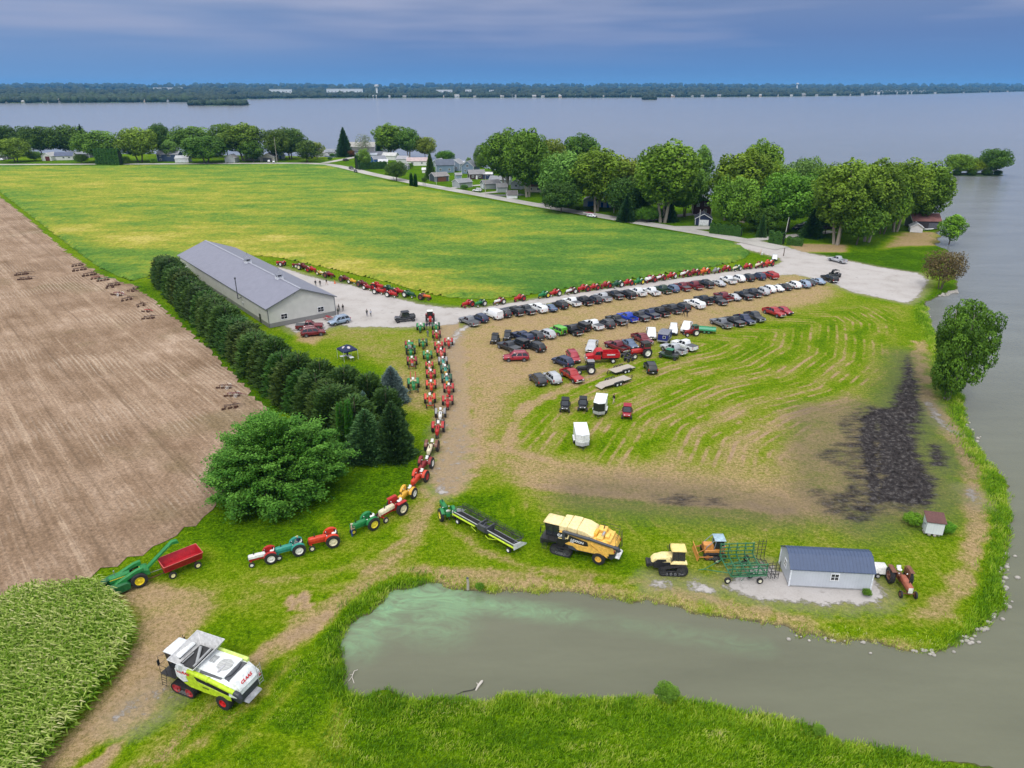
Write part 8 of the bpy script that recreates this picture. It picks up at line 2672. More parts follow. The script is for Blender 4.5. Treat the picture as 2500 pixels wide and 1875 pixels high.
cum = np.concatenate([[0],np.cumsum(seg)])
nx_ = Vector((.78,.62))
k = 0
gh = 'arborvitae in the tall screen beside the barn'
tot = cum[-1]
nT = 30
ORD = lambda k: '%d%s' % (k,'th' if 10 < k < 20 else {1: 'st',2: 'nd',3: 'rd'}.get(k % 10,'th'))
for i in range(nT):
 s = tot * i / (nT - 1)
 x,y = np.interp(s,cum,edge[:,0]),np.interp(s,cum,edge[:,1])
 off = 2.9 + rnd.uniform(-.3,.3)
 hgt = rnd.uniform(.92,1.08) * (8.0 if i < 16 else 7.4)
 w = rnd.uniform(6.6,8.0)
 TREES['cedar' if i % 2 else 'cedar2'].place((x + nx_.x * off,y + nx_.y * off),rnd.random() * 6.28,uniq('%s arborvitae of the tall screen, counted from its far end' % ORD(i + 1)),'evergreen tree',gh,
 {'crown': tuple(rnd.uniform(.8,1.2) * q for q in (1,1,1))},(w / 6.4,w / 6.4,hgt / 9))
for kind,u,vb,vt,w,tint,lab in [
 ('cedar2',655,862,760,74,(1,1.05,1),'arborvitae in the inner row level with the canopy tent'),
 ('cedar',700,880,776,80,(.95,1,1),'arborvitae in the inner row just past the canopy tent'),
 ('cedar2',752,900,790,84,(.9,.95,.95),'arborvitae of the inner row near the blue spruce'),('cedar',800,906,806,84,(.95,1,.95),'arborvitae of the inner row touching the blue spruce'),
 ('cedar2',722,935,835,84,(.9,1,.95),'arborvitae behind the bright cypress'),('cedar',605,825,728,70,(1,1.1,1),'arborvitae of the inner row near the barn corner'),
 ('cedar',838,925,838,78,(.8,.9,.9),'arborvitae at the lane side between blue and dark spruces'),
 ('column',742,968,866,22,(1,1,1),'bright green cypress column, nearer the barn of the pair'),('column',760,972,862,22,(.9,1,1),'bright green cypress column, nearer the lane of the pair'),
 ('nspruce',795,985,885,104,(1.5,1.7,2.0),'grey-green spruce beside the dark spruce at the hedge end'),('nspruce',852,985,868,96,(.9,1,1),'dark spruce at the lane end of the hedge'),
 ('bspruce',848,866,792,74,(1,1,1),'silvery blue spruce beside the tractors'),('bspruce',792,940,845,46,(.8,.95,.8),'slim blue-green spruce behind the grey-green one')]:
 tree_at(kind,u,vb,vt,w,lab,tint)
TREES['broad2'].place((*D(582,770,0),0),1.0,uniq('small leafy bush at the barn corner behind the hedge'),'bush',None,{'crown': (1.0,1.5,.9)},(.3,.3,.24))
def hero():
 rs = np.random.RandomState(5)
 p = D(600,1060)
 root = thing('spreading_tree',uniq('great spreading green tree with layered boughs, nearest the harvested field'),'tree',(p[0],p[1]))
 Wd,Ht = 7.5,9.2
 tk = MB()
 tk.tube([(0,0,-.3),(.1,0,2.0),(0,.1,5),(.1,0,9)],[.55,.42,.3,.08],n=10)
 cs,ns,tt,sz = [],[],[],[]
 nb = 210
 for i in range(nb):
  g = (i + .5) / nb
  el_ = math.asin(max(-.25,1 - 1.22 * g))
  az = i * 2.39996 + rs.normal(0,.15)
  rr = 1.0 + rs.normal(0,.07) + .08 * math.sin(az * 3 + 1)
  tip = np.array([math.cos(az) * math.cos(el_) * Wd * rr,math.sin(az) * math.cos(el_) * Wd * rr,2.6 + math.sin(el_) * (Ht - 2.6) * (rr if el_ > 0 else 1.0)])
  org = np.array([0,0,max(1.6,tip[2] * .55)])
  tk.tube([tuple(org),tuple(org * .5 + tip * .5 + np.array([0,0,.35])),tuple(tip)],[.11,.07,.02],n=5)
  npad = 3
  for q in range(npad):
   t = [1.0,.80,.60][q]
   c = org + (tip - org) * t + np.array([rs.normal(0,.3),rs.normal(0,.3),.12])
   n = [330,260,150][q]
   outd = tip - org
   outd = outd / (np.linalg.norm(outd) + 1e-6)
   side_ = np.array([-outd[1],outd[0],0])
   side_ /= np.linalg.norm(side_) + 1e-6
   upv = np.cross(outd,side_)
   upv = upv if upv[2] > 0 else -upv
   lr = 1.55 - .15 * q
   a = rs.normal(0,.42,n) * lr
   b = rs.normal(0,.36,n) * lr * (1.0 - .3 * (a > 0))
   h = rs.normal(0,.20,n) - .10 * (a ** 2 + b ** 2)
   b = b + .16 * np.sin(a * 7 + rs.rand() * 6)
   cs.append(c + outd * a[:,None] + side_ * b[:,None] + upv * h[:,None])
   ns.append(np.tile(upv * 1.2 + outd * .3 + np.array([0,0,.4]),(n,1)))
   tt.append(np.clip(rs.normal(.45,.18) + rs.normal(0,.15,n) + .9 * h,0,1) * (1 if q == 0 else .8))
 C_,N_3,T_ = np.concatenate(cs),np.concatenate(ns),np.concatenate(tt)
 v = leaf_quads(C_,N_3,.30,.7,.5,rs)
 tk.build('trunk',bark,root)
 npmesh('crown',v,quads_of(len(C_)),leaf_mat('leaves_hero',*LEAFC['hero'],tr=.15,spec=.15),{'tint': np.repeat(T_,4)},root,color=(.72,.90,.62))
hero()
def hedge(label,a,b,wdt,h,tint,n,leaf=.45,cat='hedge',name='hedge',mk='cedar'):
 rs = np.random.RandomState(len(label))
 a,b = np.array(a),np.array(b)
 d = b - a
 L = np.hypot(*d)
 d = d / L
 nrm = np.array([-d[1],d[0]])
 s,t,z = rs.rand(n),rs.rand(n) * 2 - 1,rs.rand(n)
 face = rs.rand(n)
 t = np.where(face < .6,np.sign(t),t)
 z = np.where(face >= .6,1.0,z)
 bump = 1 + .10 * np.sin(s * L * 2.6)
 P_ = a + d * (s * L)[:,None] + nrm * (t * wdt / 2 * bump)[:,None]
 C_ = np.column_stack([P_,z * h * bump + rs.normal(0,.08,n)])
 Nn = np.column_stack([nrm * t[:,None],np.where(face >= .6,1.2,.3)])
 v = leaf_quads(C_,Nn,leaf,.5,.5,rs)
 o = npmesh(name,v,quads_of(n),leaf_mat('leaves_' + mk,*LEAFC[mk],tr=.1),{'tint': np.repeat(np.clip(rs.normal(.45,.25,n),0,1),4)},color=tint)
 tag(o,uniq(label),cat)
 mid = (a + b) / 2
 ang = math.atan2(d[1],d[0])
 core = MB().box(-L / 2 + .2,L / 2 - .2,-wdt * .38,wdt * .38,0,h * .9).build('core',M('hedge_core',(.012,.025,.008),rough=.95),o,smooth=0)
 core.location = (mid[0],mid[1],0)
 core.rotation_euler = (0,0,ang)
 return o
hedge('tall clipped hedge between the silver-leaved maple and the road',C7(95,705),C7(310,730),2.2,3.4,(1.0,1.3,.9),6500)
hedge('clipped hedge by the leaning pole',C7(505,770),C7(600,785),2.0,3.8,(1.0,1.3,.9),3500)
hedge('lower ragged hedge extending from the leaning pole',C7(625,785),C7(735,795),2.0,2.4,(1.1,1.3,.9),2500)
hedge('tall wedge-shaped evergreen hedge at the far road',F3(825,765),F3(1028,768),4,9.5,(.8,1.2,.5),6000,.9)
hedge('long low dark hedge around the blue house',R3(330,240),R3(640,225),3,4.0,(.6,.9,.7),4000,.7)
hedge('narrow dark hedge block at the end of the low hedge',R3(312,235),R3(345,232),2.5,7.5,(.8,1.2,.7),1800,.7)
for i,(Kx,x,y,s_,tint,lab) in enumerate([
 (R4,962,862,.13,DK,'small clipped bush farthest from the boat trailer'),(R4,1005,858,.11,DK,'small clipped bush, next in line along the drive'),(R4,1050,855,.12,DK,'small clipped bush near the yellow-green tree'),
 (R4,1092,852,.14,DK,'small clipped bush beside the pale forked trunk'),(R3,1475,455,.22,(.6,.9,.7),'small round tree in front of the pale grey garage'),(R3,1045,370,.2,DK,'low dark bush before the brown-door garage'),
 (R3,890,225,.28,(.6,.9,.5),'round bush beside the long white house'),(R4,1580,965,.5,(.6,.9,.5),'dark shrubs by the road before the giant cottonwood'),(R4,1640,960,.45,(.5,.8,.5),'leafy shrubs beside the bare cottonwood trunks'),
 (F3,300,735,.55,(.8,.95,.6),'bushy shrub before the white garage with red door'),(F3,690,755,.5,(.6,.7,.5),'dark shrub beside the lawn at the far road'),(F3,1300,755,.28,(.9,1.2,.7),'round bush by the dark blue house drive'),
 (F3,1060,760,.42,(.8,.9,1.2),'small greyish fir beside the clipped wedge'),(HW,370,680,.5,(.9,1.1,.8),'rounded shrub under the knoll clump'),(HW,885,700,.4,(1.0,.25,.5),'dark purple shrub below the lone spruce'),
 (HW,730,705,.25,(.5,.8,.5),'round dark bush on the knoll lawn'),(HW,712,730,.2,(.4,.7,.4),'small bush at the knoll road bend'),
 (C7,440,690,.6,(.9,1.1,.7),'leafy shrub behind the small pointed spruce'),(Q_,1900,115,.13,(1.0,1.3,.6),'bright green weeds growing beside the white hut'),(Q_,2130,165,.11,(.7,1.2,.5),'dark green weeds behind the white hut'),
 (Q_,1590,590,.06,(.7,.9,.4),'low weed patch in front of the blue-roofed shed'),
 (Crop(1400,1440,1100),455,530,.12,(.8,1.0,.6),'rounded shrub at the pond bank among long grass'),(Crop(1400,1440,1100),1205,700,.06,(.9,1.1,.7),'small shrub on the lower bank'),
 (Z3,1545,222,.06,(.7,1.0,.4),'tufty bush beside the weathered post')]):
 p = Kx(x,y,0)
 TREES['broad2'].place((p[0],p[1],-.15 if Kx not in (Q_,) else 0),i * 1.1,uniq(lab),'bush',None,{'crown': tint},(s_,s_,s_ * .72))
# ================================================= CROPS AND GRASS (uncountable)
def points_in(poly,dens,rs,fn=D,z=0.0):
 q = poly_world(poly,fn,z)
 lo,hi = q.min(0),q.max(0)
 n = int((hi[0] - lo[0]) * (hi[1] - lo[1]) * dens)
 p = lo + rs.rand(n,2) * (hi - lo)
 s = sdf(p,q)
 return p,s
rs = np.random.RandomState(2)
corn_poly = poly_world([(-260,1330),(-60,1300),(60,1282),(150,1270),(218,1262),(232,1282),(262,1315),(286,1350),(288,1382),(262,1420),(228,1466),(190,1515),(150,1560),(110,1605),(78,1650),(50,1720),(-300,1720)],D,1.0)
lo,hi = corn_poly.min(0),corn_poly.max(0)
ca = R(28)
cd,cnr = np.array([math.cos(ca),math.sin(ca)]),np.array([-math.sin(ca),math.cos(ca)])
ctr = (lo + hi) / 2
span = np.hypot(*(hi - lo)) / 2
rows = np.arange(-span,span,.72)
al = np.arange(-span,span,.21)
rg,ag = np.meshgrid(rows,al)
cp = ctr + cd * (ag.ravel()[:,None] + rs.normal(0,.05,ag.size)[:,None]) + cnr * (rg.ravel()[:,None] + rs.normal(0,.05,ag.size)[:,None])
sc_ = sdf(cp,corn_poly) + (fbm(cp[:,0],cp[:,1],2) - .5) * .8
vis = (sc_ > 0) & (cp[:,0] > -52) & (cp[:,1] > 33)
cp = cp[vis]
nC = len(cp)
hC = 2.0 + .45 * rs.rand(nC) + .3 * (fbm(cp[:,0] * .4,cp[:,1] * .4,2) - .5) - .5 * np.exp(-np.maximum(sc_[vis],0) * 1.5) * rs.rand(nC)
V,T = [],[]
dryC = np.clip(fbm(cp[:,0] * .35,cp[:,1] * .35,3) * 1.5 - .55 + .5 * np.exp(-sc_[vis] * .9),0,1)
for j in range(9):
 az = rs.rand(nC) * PI * 2 if j % 2 else rs.rand(nC) * .8 + 1.2 * (j % 4)
 o_ = np.stack([np.cos(az),np.sin(az)],1)
 z0 = hC * (.25 + .09 * j)
 ln = .55 + .3 * rs.rand(nC)
 w = .055 + .03 * rs.rand(nC)
 sd2 = np.stack([-o_[:,1],o_[:,0]],1)
 pts3 = []
 for f,dz in ((0,0),(.45,.32),(1.0,.02)):
  c = cp + o_ * (ln * f)[:,None]
  ww = w * (1 if f < .5 else .3) * (1 if f else .7)
  z = z0 + dz * ln * (1.1 if j > 5 else .8)
  pts3.append((np.column_stack([c + sd2 * ww[:,None],z]),np.column_stack([c - sd2 * ww[:,None],z])))
 for a_,b_ in ((0,1),(1,2)):
  V.append(np.stack([pts3[a_][0],pts3[a_][1],pts3[b_][1],pts3[b_][0]],1).reshape(-1,3))
  T.append(np.repeat(np.clip(.22 + .05 * j + .25 * rs.rand(nC) + dryC * .22 - .10 + (.14 if b_ == 2 else 0),0,1),4))
for j in range(2):
 az = rs.rand(nC) * PI
 o_ = np.stack([np.cos(az),np.sin(az)],1) * .05
 V.append(np.stack([np.column_stack([cp - o_,hC * .95]),np.column_stack([cp + o_,hC * .95]),np.column_stack([cp + o_ * 2.4,hC + .28]),np.column_stack([cp - o_ * .5,hC + .32])],1).reshape(-1,3))
 T.append(np.repeat(.55 + .40 * rs.rand(nC),4))
V,T = np.concatenate(V),np.concatenate(T)
cm = bpy.data.materials.new('corn_leaves')
cm.use_nodes = True
nt = cm.node_tree
at = nn(nt,'ShaderNodeAttribute',{'attribute_name': 'tint'})
cc = ramp(nt,at.outputs['Fac'],[(0.05,(.030,.100,.003)),(.40,(.100,.235,.008)),(.64,(.20,.35,.025)),(.84,(.42,.52,.13)),(1.0,(.62,.60,.30))])
bb2 = nt.nodes['Principled BSDF']
nt.links.new(cc,bb2.inputs['Base Color'])
bb2.inputs['Roughness'].default_value = .6
bb2.inputs['Specular IOR Level'].default_value = .12
tl = nn(nt,'ShaderNodeBsdfTranslucent',i0=cc)
ms = nn(nt,'ShaderNodeMixShader',i0=.25,i1=bb2.outputs[0],i2=tl.outputs[0])
nt.links.new(ms.outputs[0],nt.nodes['Material Output'].inputs[0])
o = npmesh('corn_crop',V,quads_of(len(V) // 4),cm,{'tint': T})
tag(o,kind='stuff',label='standing corn with pale tassels at the corner of the field')
print('corn',nC)
def grass_mat(name,stops):
 m = bpy.data.materials.new(name)
 m.use_nodes = True
 nt = m.node_tree
 at = nn(nt,'ShaderNodeAttribute',{'attribute_name': 'tint'})
 c_ = ramp(nt,at.outputs['Fac'],stops)
 b = nt.nodes['Principled BSDF']
 nt.links.new(c_,b.inputs['Base Color'])
 b.inputs['Roughness'].default_value = .6
 b.inputs['Specular IOR Level'].default_value = .2
 tl = nn(nt,'ShaderNodeBsdfTranslucent',i0=c_)
 ms = nn(nt,'ShaderNodeMixShader',i0=.25,i1=b.outputs[0],i2=tl.outputs[0])
 nt.links.new(ms.outputs[0],nt.nodes['Material Output'].inputs[0])
 return m
def ground_z(p):
 """height of the ground sheet under points"""
 ix = np.clip(np.searchsorted(xs,p[:,0]) - 1,0,nx - 2)
 iy = np.clip(np.searchsorted(ys,p[:,1]) - 1,0,ny - 2)
 Zg = Z.reshape(ny,nx)
 fx = (p[:,0] - xs[ix]) / (xs[ix + 1] - xs[ix])
 fy = (p[:,1] - ys[iy]) / (ys[iy + 1] - ys[iy])
 return (Zg[iy,ix] * (1 - fx) + Zg[iy,ix + 1] * fx) * (1 - fy) + (Zg[iy + 1,ix] * (1 - fx) + Zg[iy + 1,ix + 1] * fx) * fy
def grass(name,label,p,h,w,tint,mat_,lean=(.3,.1),blades=3):
 n = len(p)
 z = ground_z(p)
 V,T = [],[]
 for j in range(blades):
  az = RS.rand(n) * 2 * PI
  o_ = np.stack([np.cos(az),np.sin(az)],1)
  off = RS.normal(0,.09,(n,2))
  hh = h * (.6 + .6 * RS.rand(n))
  le = np.column_stack([lean[0] + RS.normal(0,.35,n),lean[1] + RS.normal(0,.35,n)]) * hh[:,None]
  b0 = p + off
  a3 = np.column_stack([b0 - o_ * w,z - .03])
  b3 = np.column_stack([b0 + o_ * w,z - .03])
  m1 = np.column_stack([b0 + le * .35 + o_ * w * .8,z + hh * .6])
  m0 = np.column_stack([b0 + le * .35 - o_ * w * .8,z + hh * .6])
  t1 = np.column_stack([b0 + le + o_ * w * .25,z + hh])
  t0 = np.column_stack([b0 + le - o_ * w * .25,z + hh])
  V.append(np.stack([a3,b3,m1,m0],1).reshape(-1,3))
  V.append(np.stack([m0,m1,t1,t0],1).reshape(-1,3))
  tt = np.clip(tint + RS.normal(0,.12,n),0,1)
  T.append(np.repeat(tt,4))
  T.append(np.repeat(np.clip(tt + .1,0,1),4))
 V,T = np.concatenate(V),np.concatenate(T)
 o = npmesh(name,V,quads_of(len(V) // 4),mat_,{'tint': T})
 tag(o,kind='stuff',label=label)
 print(name,n)
gm = grass_mat('long_grass',[(0,(.07,.19,.004)),(.35,(.20,.38,.010)),(.6,(.36,.50,.03)),(.8,(.52,.55,.13)),(1,(.62,.56,.30))])
rs = np.random.RandomState(31)
pts,s = points_in([(640,1700),(745,1490),(780,1500),(850,1505),(1060,1512),(1110,1500),(1240,1502),(1400,1510),(1455,1504),(1520,1524),(1650,1556),(1800,1590),(1990,1637),(2110,1660),(2200,1720),(1800,1800),(700,1800)],26,rs)
kp = (s > 0) & (ground_z(pts) > WZ - .05)
pts = pts[kp]
tn = .34 + (fbm(pts[:,0] * .35,pts[:,1] * .9,3) - .5) * 1.1
hh_ = .17 + .20 * fbm(pts[:,0] * .5,pts[:,1] * .5,2)
grass('meadow_grass','long lush grass on the near bank',pts,hh_,.026,tn,gm,(.35,.05))
for nm,path,wd,dn,h0,tb in (('bank_grass',[(940,1255),(900,1255),(845,1272),(800,1295),(765,1328),(738,1375),(728,1430),(735,1480),(765,1508),(850,1512),(960,1510),(1100,1508),(1240,1506),(1400,1512),(1455,1506),(1530,1526),(1650,1556),(1800,1592),(1990,1638)],2.0,34,.5,.28),
 ('shore_grass',[(2000,662),(2000,690),(2030,760),(2075,870),(2082,910),(2100,970),(2140,1020),(2165,1070),(2172,1150),(2160,1210),(2152,1260),(2150,1310),(2120,1360),(2060,1385)],2.0,22,.5,.34),
 ('spit_grass',[(960,1258),(1100,1268),(1240,1276),(1400,1294),(1500,1314),(1600,1334),(1700,1358),(1800,1375),(1900,1388),(2000,1396),(2050,1385)],1.3,22,.26,.62)):
 q = poly_world(path)
 P0,P1 = [],[]
 for a_,b_ in zip(q[:-1],q[1:]):
  L = np.hypot(*(b_ - a_))
  n = int(L * wd * dn)
  t = rs.rand(n)[:,None]
  P0.append(a_ + (b_ - a_) * t + rs.normal(0,wd * .45,(n,2)))
 pts = np.concatenate(P0)
 gz = ground_z(pts)
 pts = pts[(gz > WZ - .12)]
 tn = tb + (fbm(pts[:,0] * .6,pts[:,1] * .6,3) - .5) * .9
 grass(nm,{'bank_grass': 'rank bright green grass round the pond head','shore_grass': 'tall bright reeds along the lake shore','spit_grass': 'dry and green tufts on the rim of the spit'}[nm],pts,np.full(len(pts),h0),.028,tn,gm,(.15,.1))
pts,s = points_in([(250,1700),(330,1640),(440,1500),(560,1430),(740,1400),(740,1480),(700,1560),(690,1700)],16,rs)
pts = pts[s > 0]
dv_ = ground_z(pts)
tn = .36 + (fbm(pts[:,0] * .5,pts[:,1] * .5,3) - .5) * .9
kp = fbm(pts[:,0] * .4 + 5,pts[:,1] * .4,2) > .46
grass('lawn_grass','thick grass beside the track near the combine',pts[kp],np.full(kp.sum(),.16),.026,tn[kp],gm,(.3,.1))
stone = M('shore_stone',(.33,.31,.28),rough=.9,var=.3,scale=4)
sm_ = MB()
rs = np.random.RandomState(8)
for a_,b_,n,s0_ in (((2030,640),(2068,628),46,.5),((2000,668),(2006,700),16,.3),((2085,900),(2110,965),14,.3),((2170,1200),(2168,1300),22,.3),((2166,1300),(2080,1390),40,.3),((2050,1400),(1960,1405),22,.25),((1900,1396),(1700,1375),12,.2),((2022,610),(2040,640),14,.4)):
 q = poly_world([a_,b_],D,WZ)
 for i in range(n):
  c = q[0] + (q[1] - q[0]) * rs.rand() + rs.normal(0,.5,2)
  r = s0_ * (.5 + .7 * rs.rand())
  sm_.ell((c[0],c[1],WZ + .05),(r,r * (.6 + .4 * rs.rand()),r * .6),7,5)
o = sm_.build('shore_stones',stone,smooth=60)
tag(o,kind='stuff',label='pale stones scattered along the waterline')
# ================================================= FAR SHORE
shore = [(-500,221),(0,223),(200,222),(400,220.5),(470,219),(527,214.5),(600,213),(700,212),(1000,211),(1300,211),(1500,210),(1700,208.5),(1868,206.5),(1880,204.8),(2000,203),(2120,200),(2212,197.5),(2700,195)]
su_ = np.array([s[0] for s in shore],float)
sv_ = np.array([s[1] for s in shore],float)
def shore_pt(u):
 return np.array(D(u,float(np.interp(u,su_,sv_)),WZ))
def far_h(u,d):
 """land height a distance d behind the shore on the line of sight u"""
 base = 1.0 + 30 * float(sstep(np.array([d]),0,9000)[0])
 return base + 14 * (vnoise(np.array([u / 170.0]),np.array([d / 2600.0 + 4]))[0] - .35) * min(1.0,d / 2500.0)
us = np.linspace(-500,2700,130)
ds = np.array([-30,0,12,60,200,500,1000,1700,2600,3800,5200,7000,9500,12500])
V = []
for d in ds:
 for u in us:
  b = shore_pt(u)
  dr = b / np.hypot(*b)
  q = b + dr * d
  V.append((q[0],q[1],WZ - 1.5 if d < 0 else WZ + .3 if d == 0 else far_h(u,d)))
n = len(us)
F = [(j * n + i,j * n + i + 1,(j + 1) * n + i + 1,(j + 1) * n + i) for j in range(len(ds) - 1) for i in range(n - 1)]
def farland(nt,pos,N):
 return ramp(nt,mth(nt,'ADD',mth(nt,'MULTIPLY',N(.004,4),.6),mth(nt,'MULTIPLY',N(.02,4),.4)),[(.4,(.020,.050,.020)),(.55,(.04,.075,.025)),(.66,(.13,.16,.06))]),None,0,0
o = npmesh('hills',np.array(V),F,zone_mat('far_land',farland),smooth=True)
tag(o,kind='structure')
bm = bmesh.new()
bmesh.ops.create_icosphere(bm,subdivisions=2,radius=1)
IV = np.array([v.co[:] for v in bm.verts])
IF = np.array([[v.index for v in f.verts] for f in bm.faces])
bm.free()
def woods(name,label,n,u0,u1,dfun,seed,size=(13,22),tintc=(1,1,1),hfun=None,base=None):
 rs = np.random.RandomState(seed)
 C_,S_,T_ = [],[],[]
 for i in range(n):
  u = u0 + (u1 - u0) * rs.rand()
  d = dfun(rs)
  b = shore_pt(u)
  dr = b / np.hypot(*b)
  q = b + dr * d
  z = far_h(u,d) if base is None else base
  r = (size[0] + (size[1] - size[0]) * rs.rand()) * (1 + d / 4000.0) * .5
  C_.append((q[0],q[1],z + r * .55))
  S_.append((r * (1 + .3 * rs.rand()),r,r * (.85 + .3 * rs.rand())))
  T_.append(rs.rand())
 C_,S_,T_ = np.array(C_),np.array(S_),np.array(T_)
 return build_domes(name,label,C_,S_,T_,rs,tintc)
def build_domes(name,label,C_,S_,T_,rs,tintc):
 n = len(C_)
 jig = 1 + rs.normal(0,.13,(n,len(IV)))
 v = (IV[None] * jig[:,:,None]) * S_[:,None] + C_[:,None]
 f = IF[None] + (np.arange(n) * len(IV))[:,None,None]
 t = np.clip(np.repeat(T_,len(IV)).reshape(n,-1) + .25 * IV[None,:,2] * .5 + rs.normal(0,.15,(n,len(IV))),0,1)
 o = npmesh(name,v.reshape(-1,3),f.reshape(-1,3),leaf_mat('far_foliage',(.006,.017,.010),(.026,.046,.020),tr=0),{'tint': t.ravel()},tri=True,color=tintc)
 tag(o,kind='stuff',label=label)
 return o
woods('far_woods','dark wood along the shore across the lake',2600,-350,2500,lambda r: 12 + 260 * r.rand() ** 1.3,1)
woods('far_woods','wooded country rising behind the far shore',2600,-350,2500,lambda r: 250 + 2600 * r.rand(),2,(15,24))
woods('far_woods','hazy wooded skyline',1700,-350,2500,lambda r: 2600 + 6500 * r.rand(),3,(12,22))
woods('far_woods','nearer wood across the water beyond the cottages',1500,-350,420,lambda r: 5 + 700 * r.rand() ** 1.2,4,(14,24),(1.25,1.3,1.0))
rs = np.random.RandomState(6)
for nm,lb,u0,u1,vb,n,dp,sz in (('wooded_spit','wooded spit reaching into the lake',405,524,228,150,110,(12,19)),('islet','tiny dark wooded islet off the far shore',1390,1419,215.5,16,40,(13,20))):
 a_,b_ = np.array(D(u0,vb,WZ)),np.array(D(u1,vb,WZ))
 C_,S_,T_ = [],[],[]
 for i in range(n):
  t = .02 + .96 * rs.rand()
  k = math.sin(PI * t) ** .4
  q = a_ + (b_ - a_) * t + np.array([0,1.0]) * dp * rs.rand() * k
  r = (sz[0] + (sz[1] - sz[0]) * rs.rand()) * .5 * (.7 + .3 * k)
  C_.append((q[0],q[1],r * .5 + 1.0))
  S_.append((r * 1.15,r,r))
  T_.append(rs.rand())
 build_domes(nm,lb,np.array(C_),np.array(S_),np.array(T_),rs,(1.15,1.2,1.0) if nm == 'wooded_spit' else (.6,.7,.8))
 m = MB()
 c = (a_ + b_) / 2
 L = np.hypot(*(b_ - a_))
 m.loft([[(c[0] + math.cos(t) * L / 2 * k,c[1] + dp * .5 + math.sin(t) * dp * .55 * k,z) for t in [2 * PI * i / 24 for i in range(24)]] for k,z in ((1.02,WZ - .8),(1.0,.2),(.8,1.0),(.02,1.5))])
 tag(m.build('island_ground',M('island_soil'),smooth=50),kind='structure')
rs = np.random.RandomState(12)
P_FH = None
def small_house():
 root = thing('shore_house','x','house')
 MB().box(-7,7,-4.5,4.5,0,4.5).prism([(-7,4.5),(7,4.5),(0,4.6)],-4.5,4.5).build('wall',flat,root,color=(.6,.6,.58),smooth=0)
 gable_roof(14,9,4.5,3.0,.5,.25).build('roof',flat,root,color=(.25,.25,.27),smooth=0)
 MB().box(-4,-2,-4.6,-4.5,1.5,3).box(1,4,-4.6,-4.5,1.2,3.2).build('window',glass,root)
 return Proto(root)
FH = small_house()
WC = [(.66,.66,.64),(.5,.48,.42),(.6,.62,.64),(.35,.33,.3),(.55,.42,.32)]
for i in range(58):
 u = [12,52,70,100,125,145,148,178,290,309,322,360,372][i] if i < 13 else (800 + (i - 13) * 31 + rs.rand() * 14)
 if u > 2190:
  break
 if 1380 < u < 1425 or 1868 < u < 2010:
  continue
 b = shore_pt(u)
 dr = b / np.hypot(*b)
 q = b + dr * (9 + 12 * rs.rand())
 k = rs.rand() * .7 + .8
 FH.place((q[0],q[1],.3),rs.rand() * .8 - .4,uniq(('%s house on the wooded shore across the water, counted from the frame edge' % ORD(i + 1)) if i < 13 else ('%s lakeshore house past the banded water tower, across the lake' % ORD(i - 12))),'house','houses on the far shore',{'wall': WC[rs.randint(5)],'roof': (.2 + .2 * rs.rand(),) * 3},(k,k,k * 1.1))
for i in range(16):
 u = 1880 + i * 7.6 + rs.rand() * 3
 b = shore_pt(u)
 dr = b / np.hypot(*b)
 q = b + dr * (30 + 40 * rs.rand())
 k = 1.5 + .4 * rs.rand()
 FH.place((q[0],q[1],2.0),1.2,uniq('%s white house of the far lakeside terrace, from its water tower end' % ORD(i + 1)),'house','terrace of white houses on the far shore',{'wall': (.6,.6,.6),'roof': (.42,.42,.45)},(k,k,k * 1.5))
def far_box(label,u,d,w,h,dep,col,z=None,name='factory',cat='factory',roofc=(.5,.52,.55)):
 b = shore_pt(u)
 dr = b / np.hypot(*b)
 q = b + dr * d
 zz = far_h(u,d) if z is None else z
 root = thing(name,uniq(label),cat,(q[0],q[1],zz - 1),math.atan2(-dr[0],dr[1]))
 m = MB().box(-w / 2,w / 2,-dep / 2,dep / 2,0,h)
 m.build('wall',flat,root,color=col,smooth=0)
 MB().box(-w / 2 - .6,w / 2 + .6,-dep / 2 - .6,dep / 2 + .6,h,h + 1.2).build('roof',flat,root,color=roofc,smooth=0)
 k = MB()
 nb = max(2,int(w / 18))
 for i in range(nb):
  x = -w / 2 + (i + .5) * w / nb
  k.box(x - 2.5,x + 2.5,-dep / 2 - .15,-dep / 2 + .01,1.5,min(5.5,h - 1))
 k.build('loading_door',darkgrey,root)
 return root
far_box('long white factory roofs left of the water tower',746,900,190,16,60,(.62,.66,.70),16)
far_box('white factory at the shore wood, nearest the wooded spit',608,800,110,14,50,(.60,.64,.68),17)
far_box('low white warehouse between factory and the spit',630,500,60,9,30,(.62,.64,.66),9)
far_box('pale sheds on the distant slope behind the spit',368,3300,190,13,90,(.50,.52,.54),22)
far_box('white warehouse right of the water tower',960,900,90,12,40,(.62,.64,.68),15)
far_box('white house roof showing over the far wood',1012,900,34,10,24,(.6,.62,.66),18,name='hall',cat='hall')
far_box('small white hall in the far wood past the mast',1062,900,26,8,20,(.6,.62,.66),18,name='hall',cat='hall')
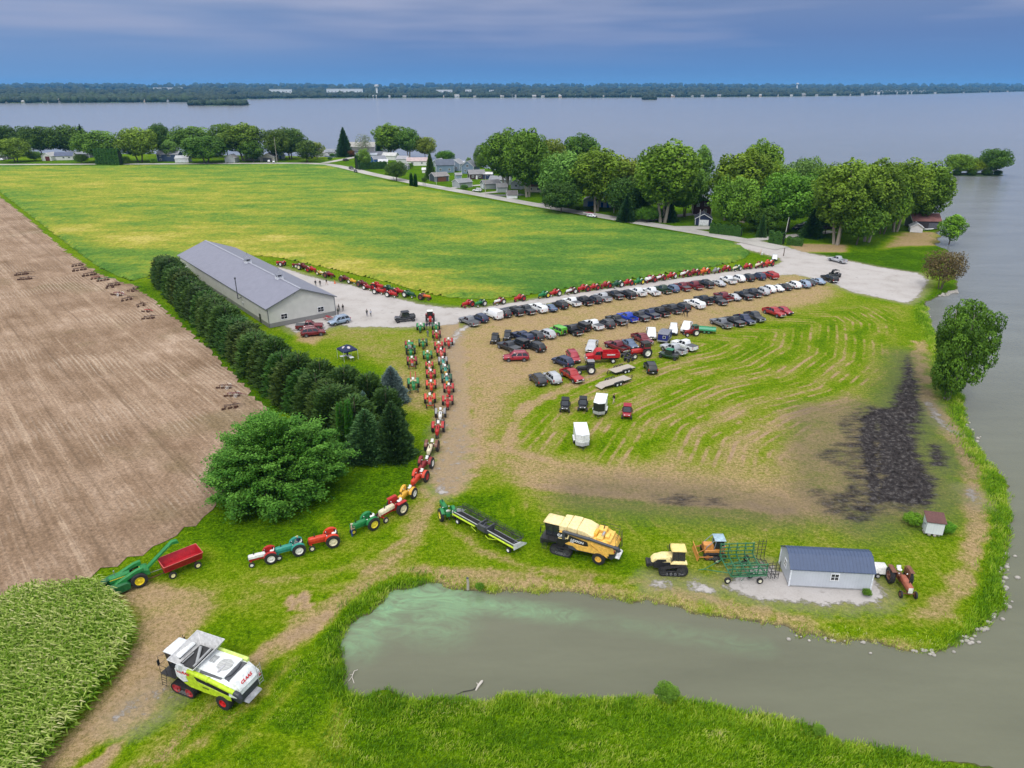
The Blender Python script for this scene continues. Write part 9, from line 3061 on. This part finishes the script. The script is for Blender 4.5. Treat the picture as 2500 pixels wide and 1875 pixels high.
def water_tower(label,u,d,top,r,zb):
 b = shore_pt(u)
 dr = b / np.hypot(*b)
 q = b + dr * d
 root = thing('water_tower',uniq(label),'water tower',(q[0],q[1],zb))
 H0 = top - zb
 m = MB()
 m.loft([[(math.cos(t) * rr,math.sin(t) * rr,z) for t in [2 * PI * i / 20 for i in range(20)]] for rr,z in ((r * .75,0),(r * .5,H0 * .2),(r * .5,H0 * .72),(r * .9,H0 * .8))])
 m.build('shaft',flat,root,color=(.62,.64,.66))
 m = MB()
 m.loft([[(math.cos(t) * rr,math.sin(t) * rr,z) for t in [2 * PI * i / 24 for i in range(24)]] for rr,z in ((r * .85,H0 * .79),(r * 1.15,H0 * .83),(r * 1.15,H0 * .95),(r * .6,H0),(.1,H0 * 1.01))])
 m.build('tank',flat,root,color=(.68,.70,.72))
 MB().cyl((0,0,H0 * .89),(0,0,H0 * .935),r * 1.17,n=24).build('tank_band',flat,root,color=(.10,.12,.18))
water_tower('white water tower with dark band on the far shore',815,500,52,9,6)
water_tower('tiny white water tower on the skyline past the middle of the lake',1719,2600,66,11,22)
b = shore_pt(1023)
q = b * (1 + 1500 / np.hypot(*b))
root = thing('radio_mast',uniq('thin radio mast on the skyline'),'mast',(q[0],q[1],15))
MB().cyl((0,0,0),(0,0,62),1.4,.5,n=5).build('mast',darkgrey,root)
# ================================================= HAZE
hz = MB().box(-11000,11000,-60,17500,-5,125).build('haze',[],smooth=0)
hm = bpy.data.materials.new('haze_air')
hm.use_nodes = True
hm.node_tree.nodes.clear()
pv = nn(hm.node_tree,'ShaderNodeVolumePrincipled',Density=HAZE_D)
pv.inputs['Color'].default_value = (.16,.50,1.0,1)
pv.inputs['Anisotropy'].default_value = 0.0
ho = nn(hm.node_tree,'ShaderNodeOutputMaterial')
hm.node_tree.links.new(pv.outputs[0],ho.inputs['Volume'])
hz.data.materials.append(hm)
hz.location = (0,0,0)
tag(hz,kind='stuff',label='thin blue haze over the lake')
print('objects',len(bpy.data.objects))
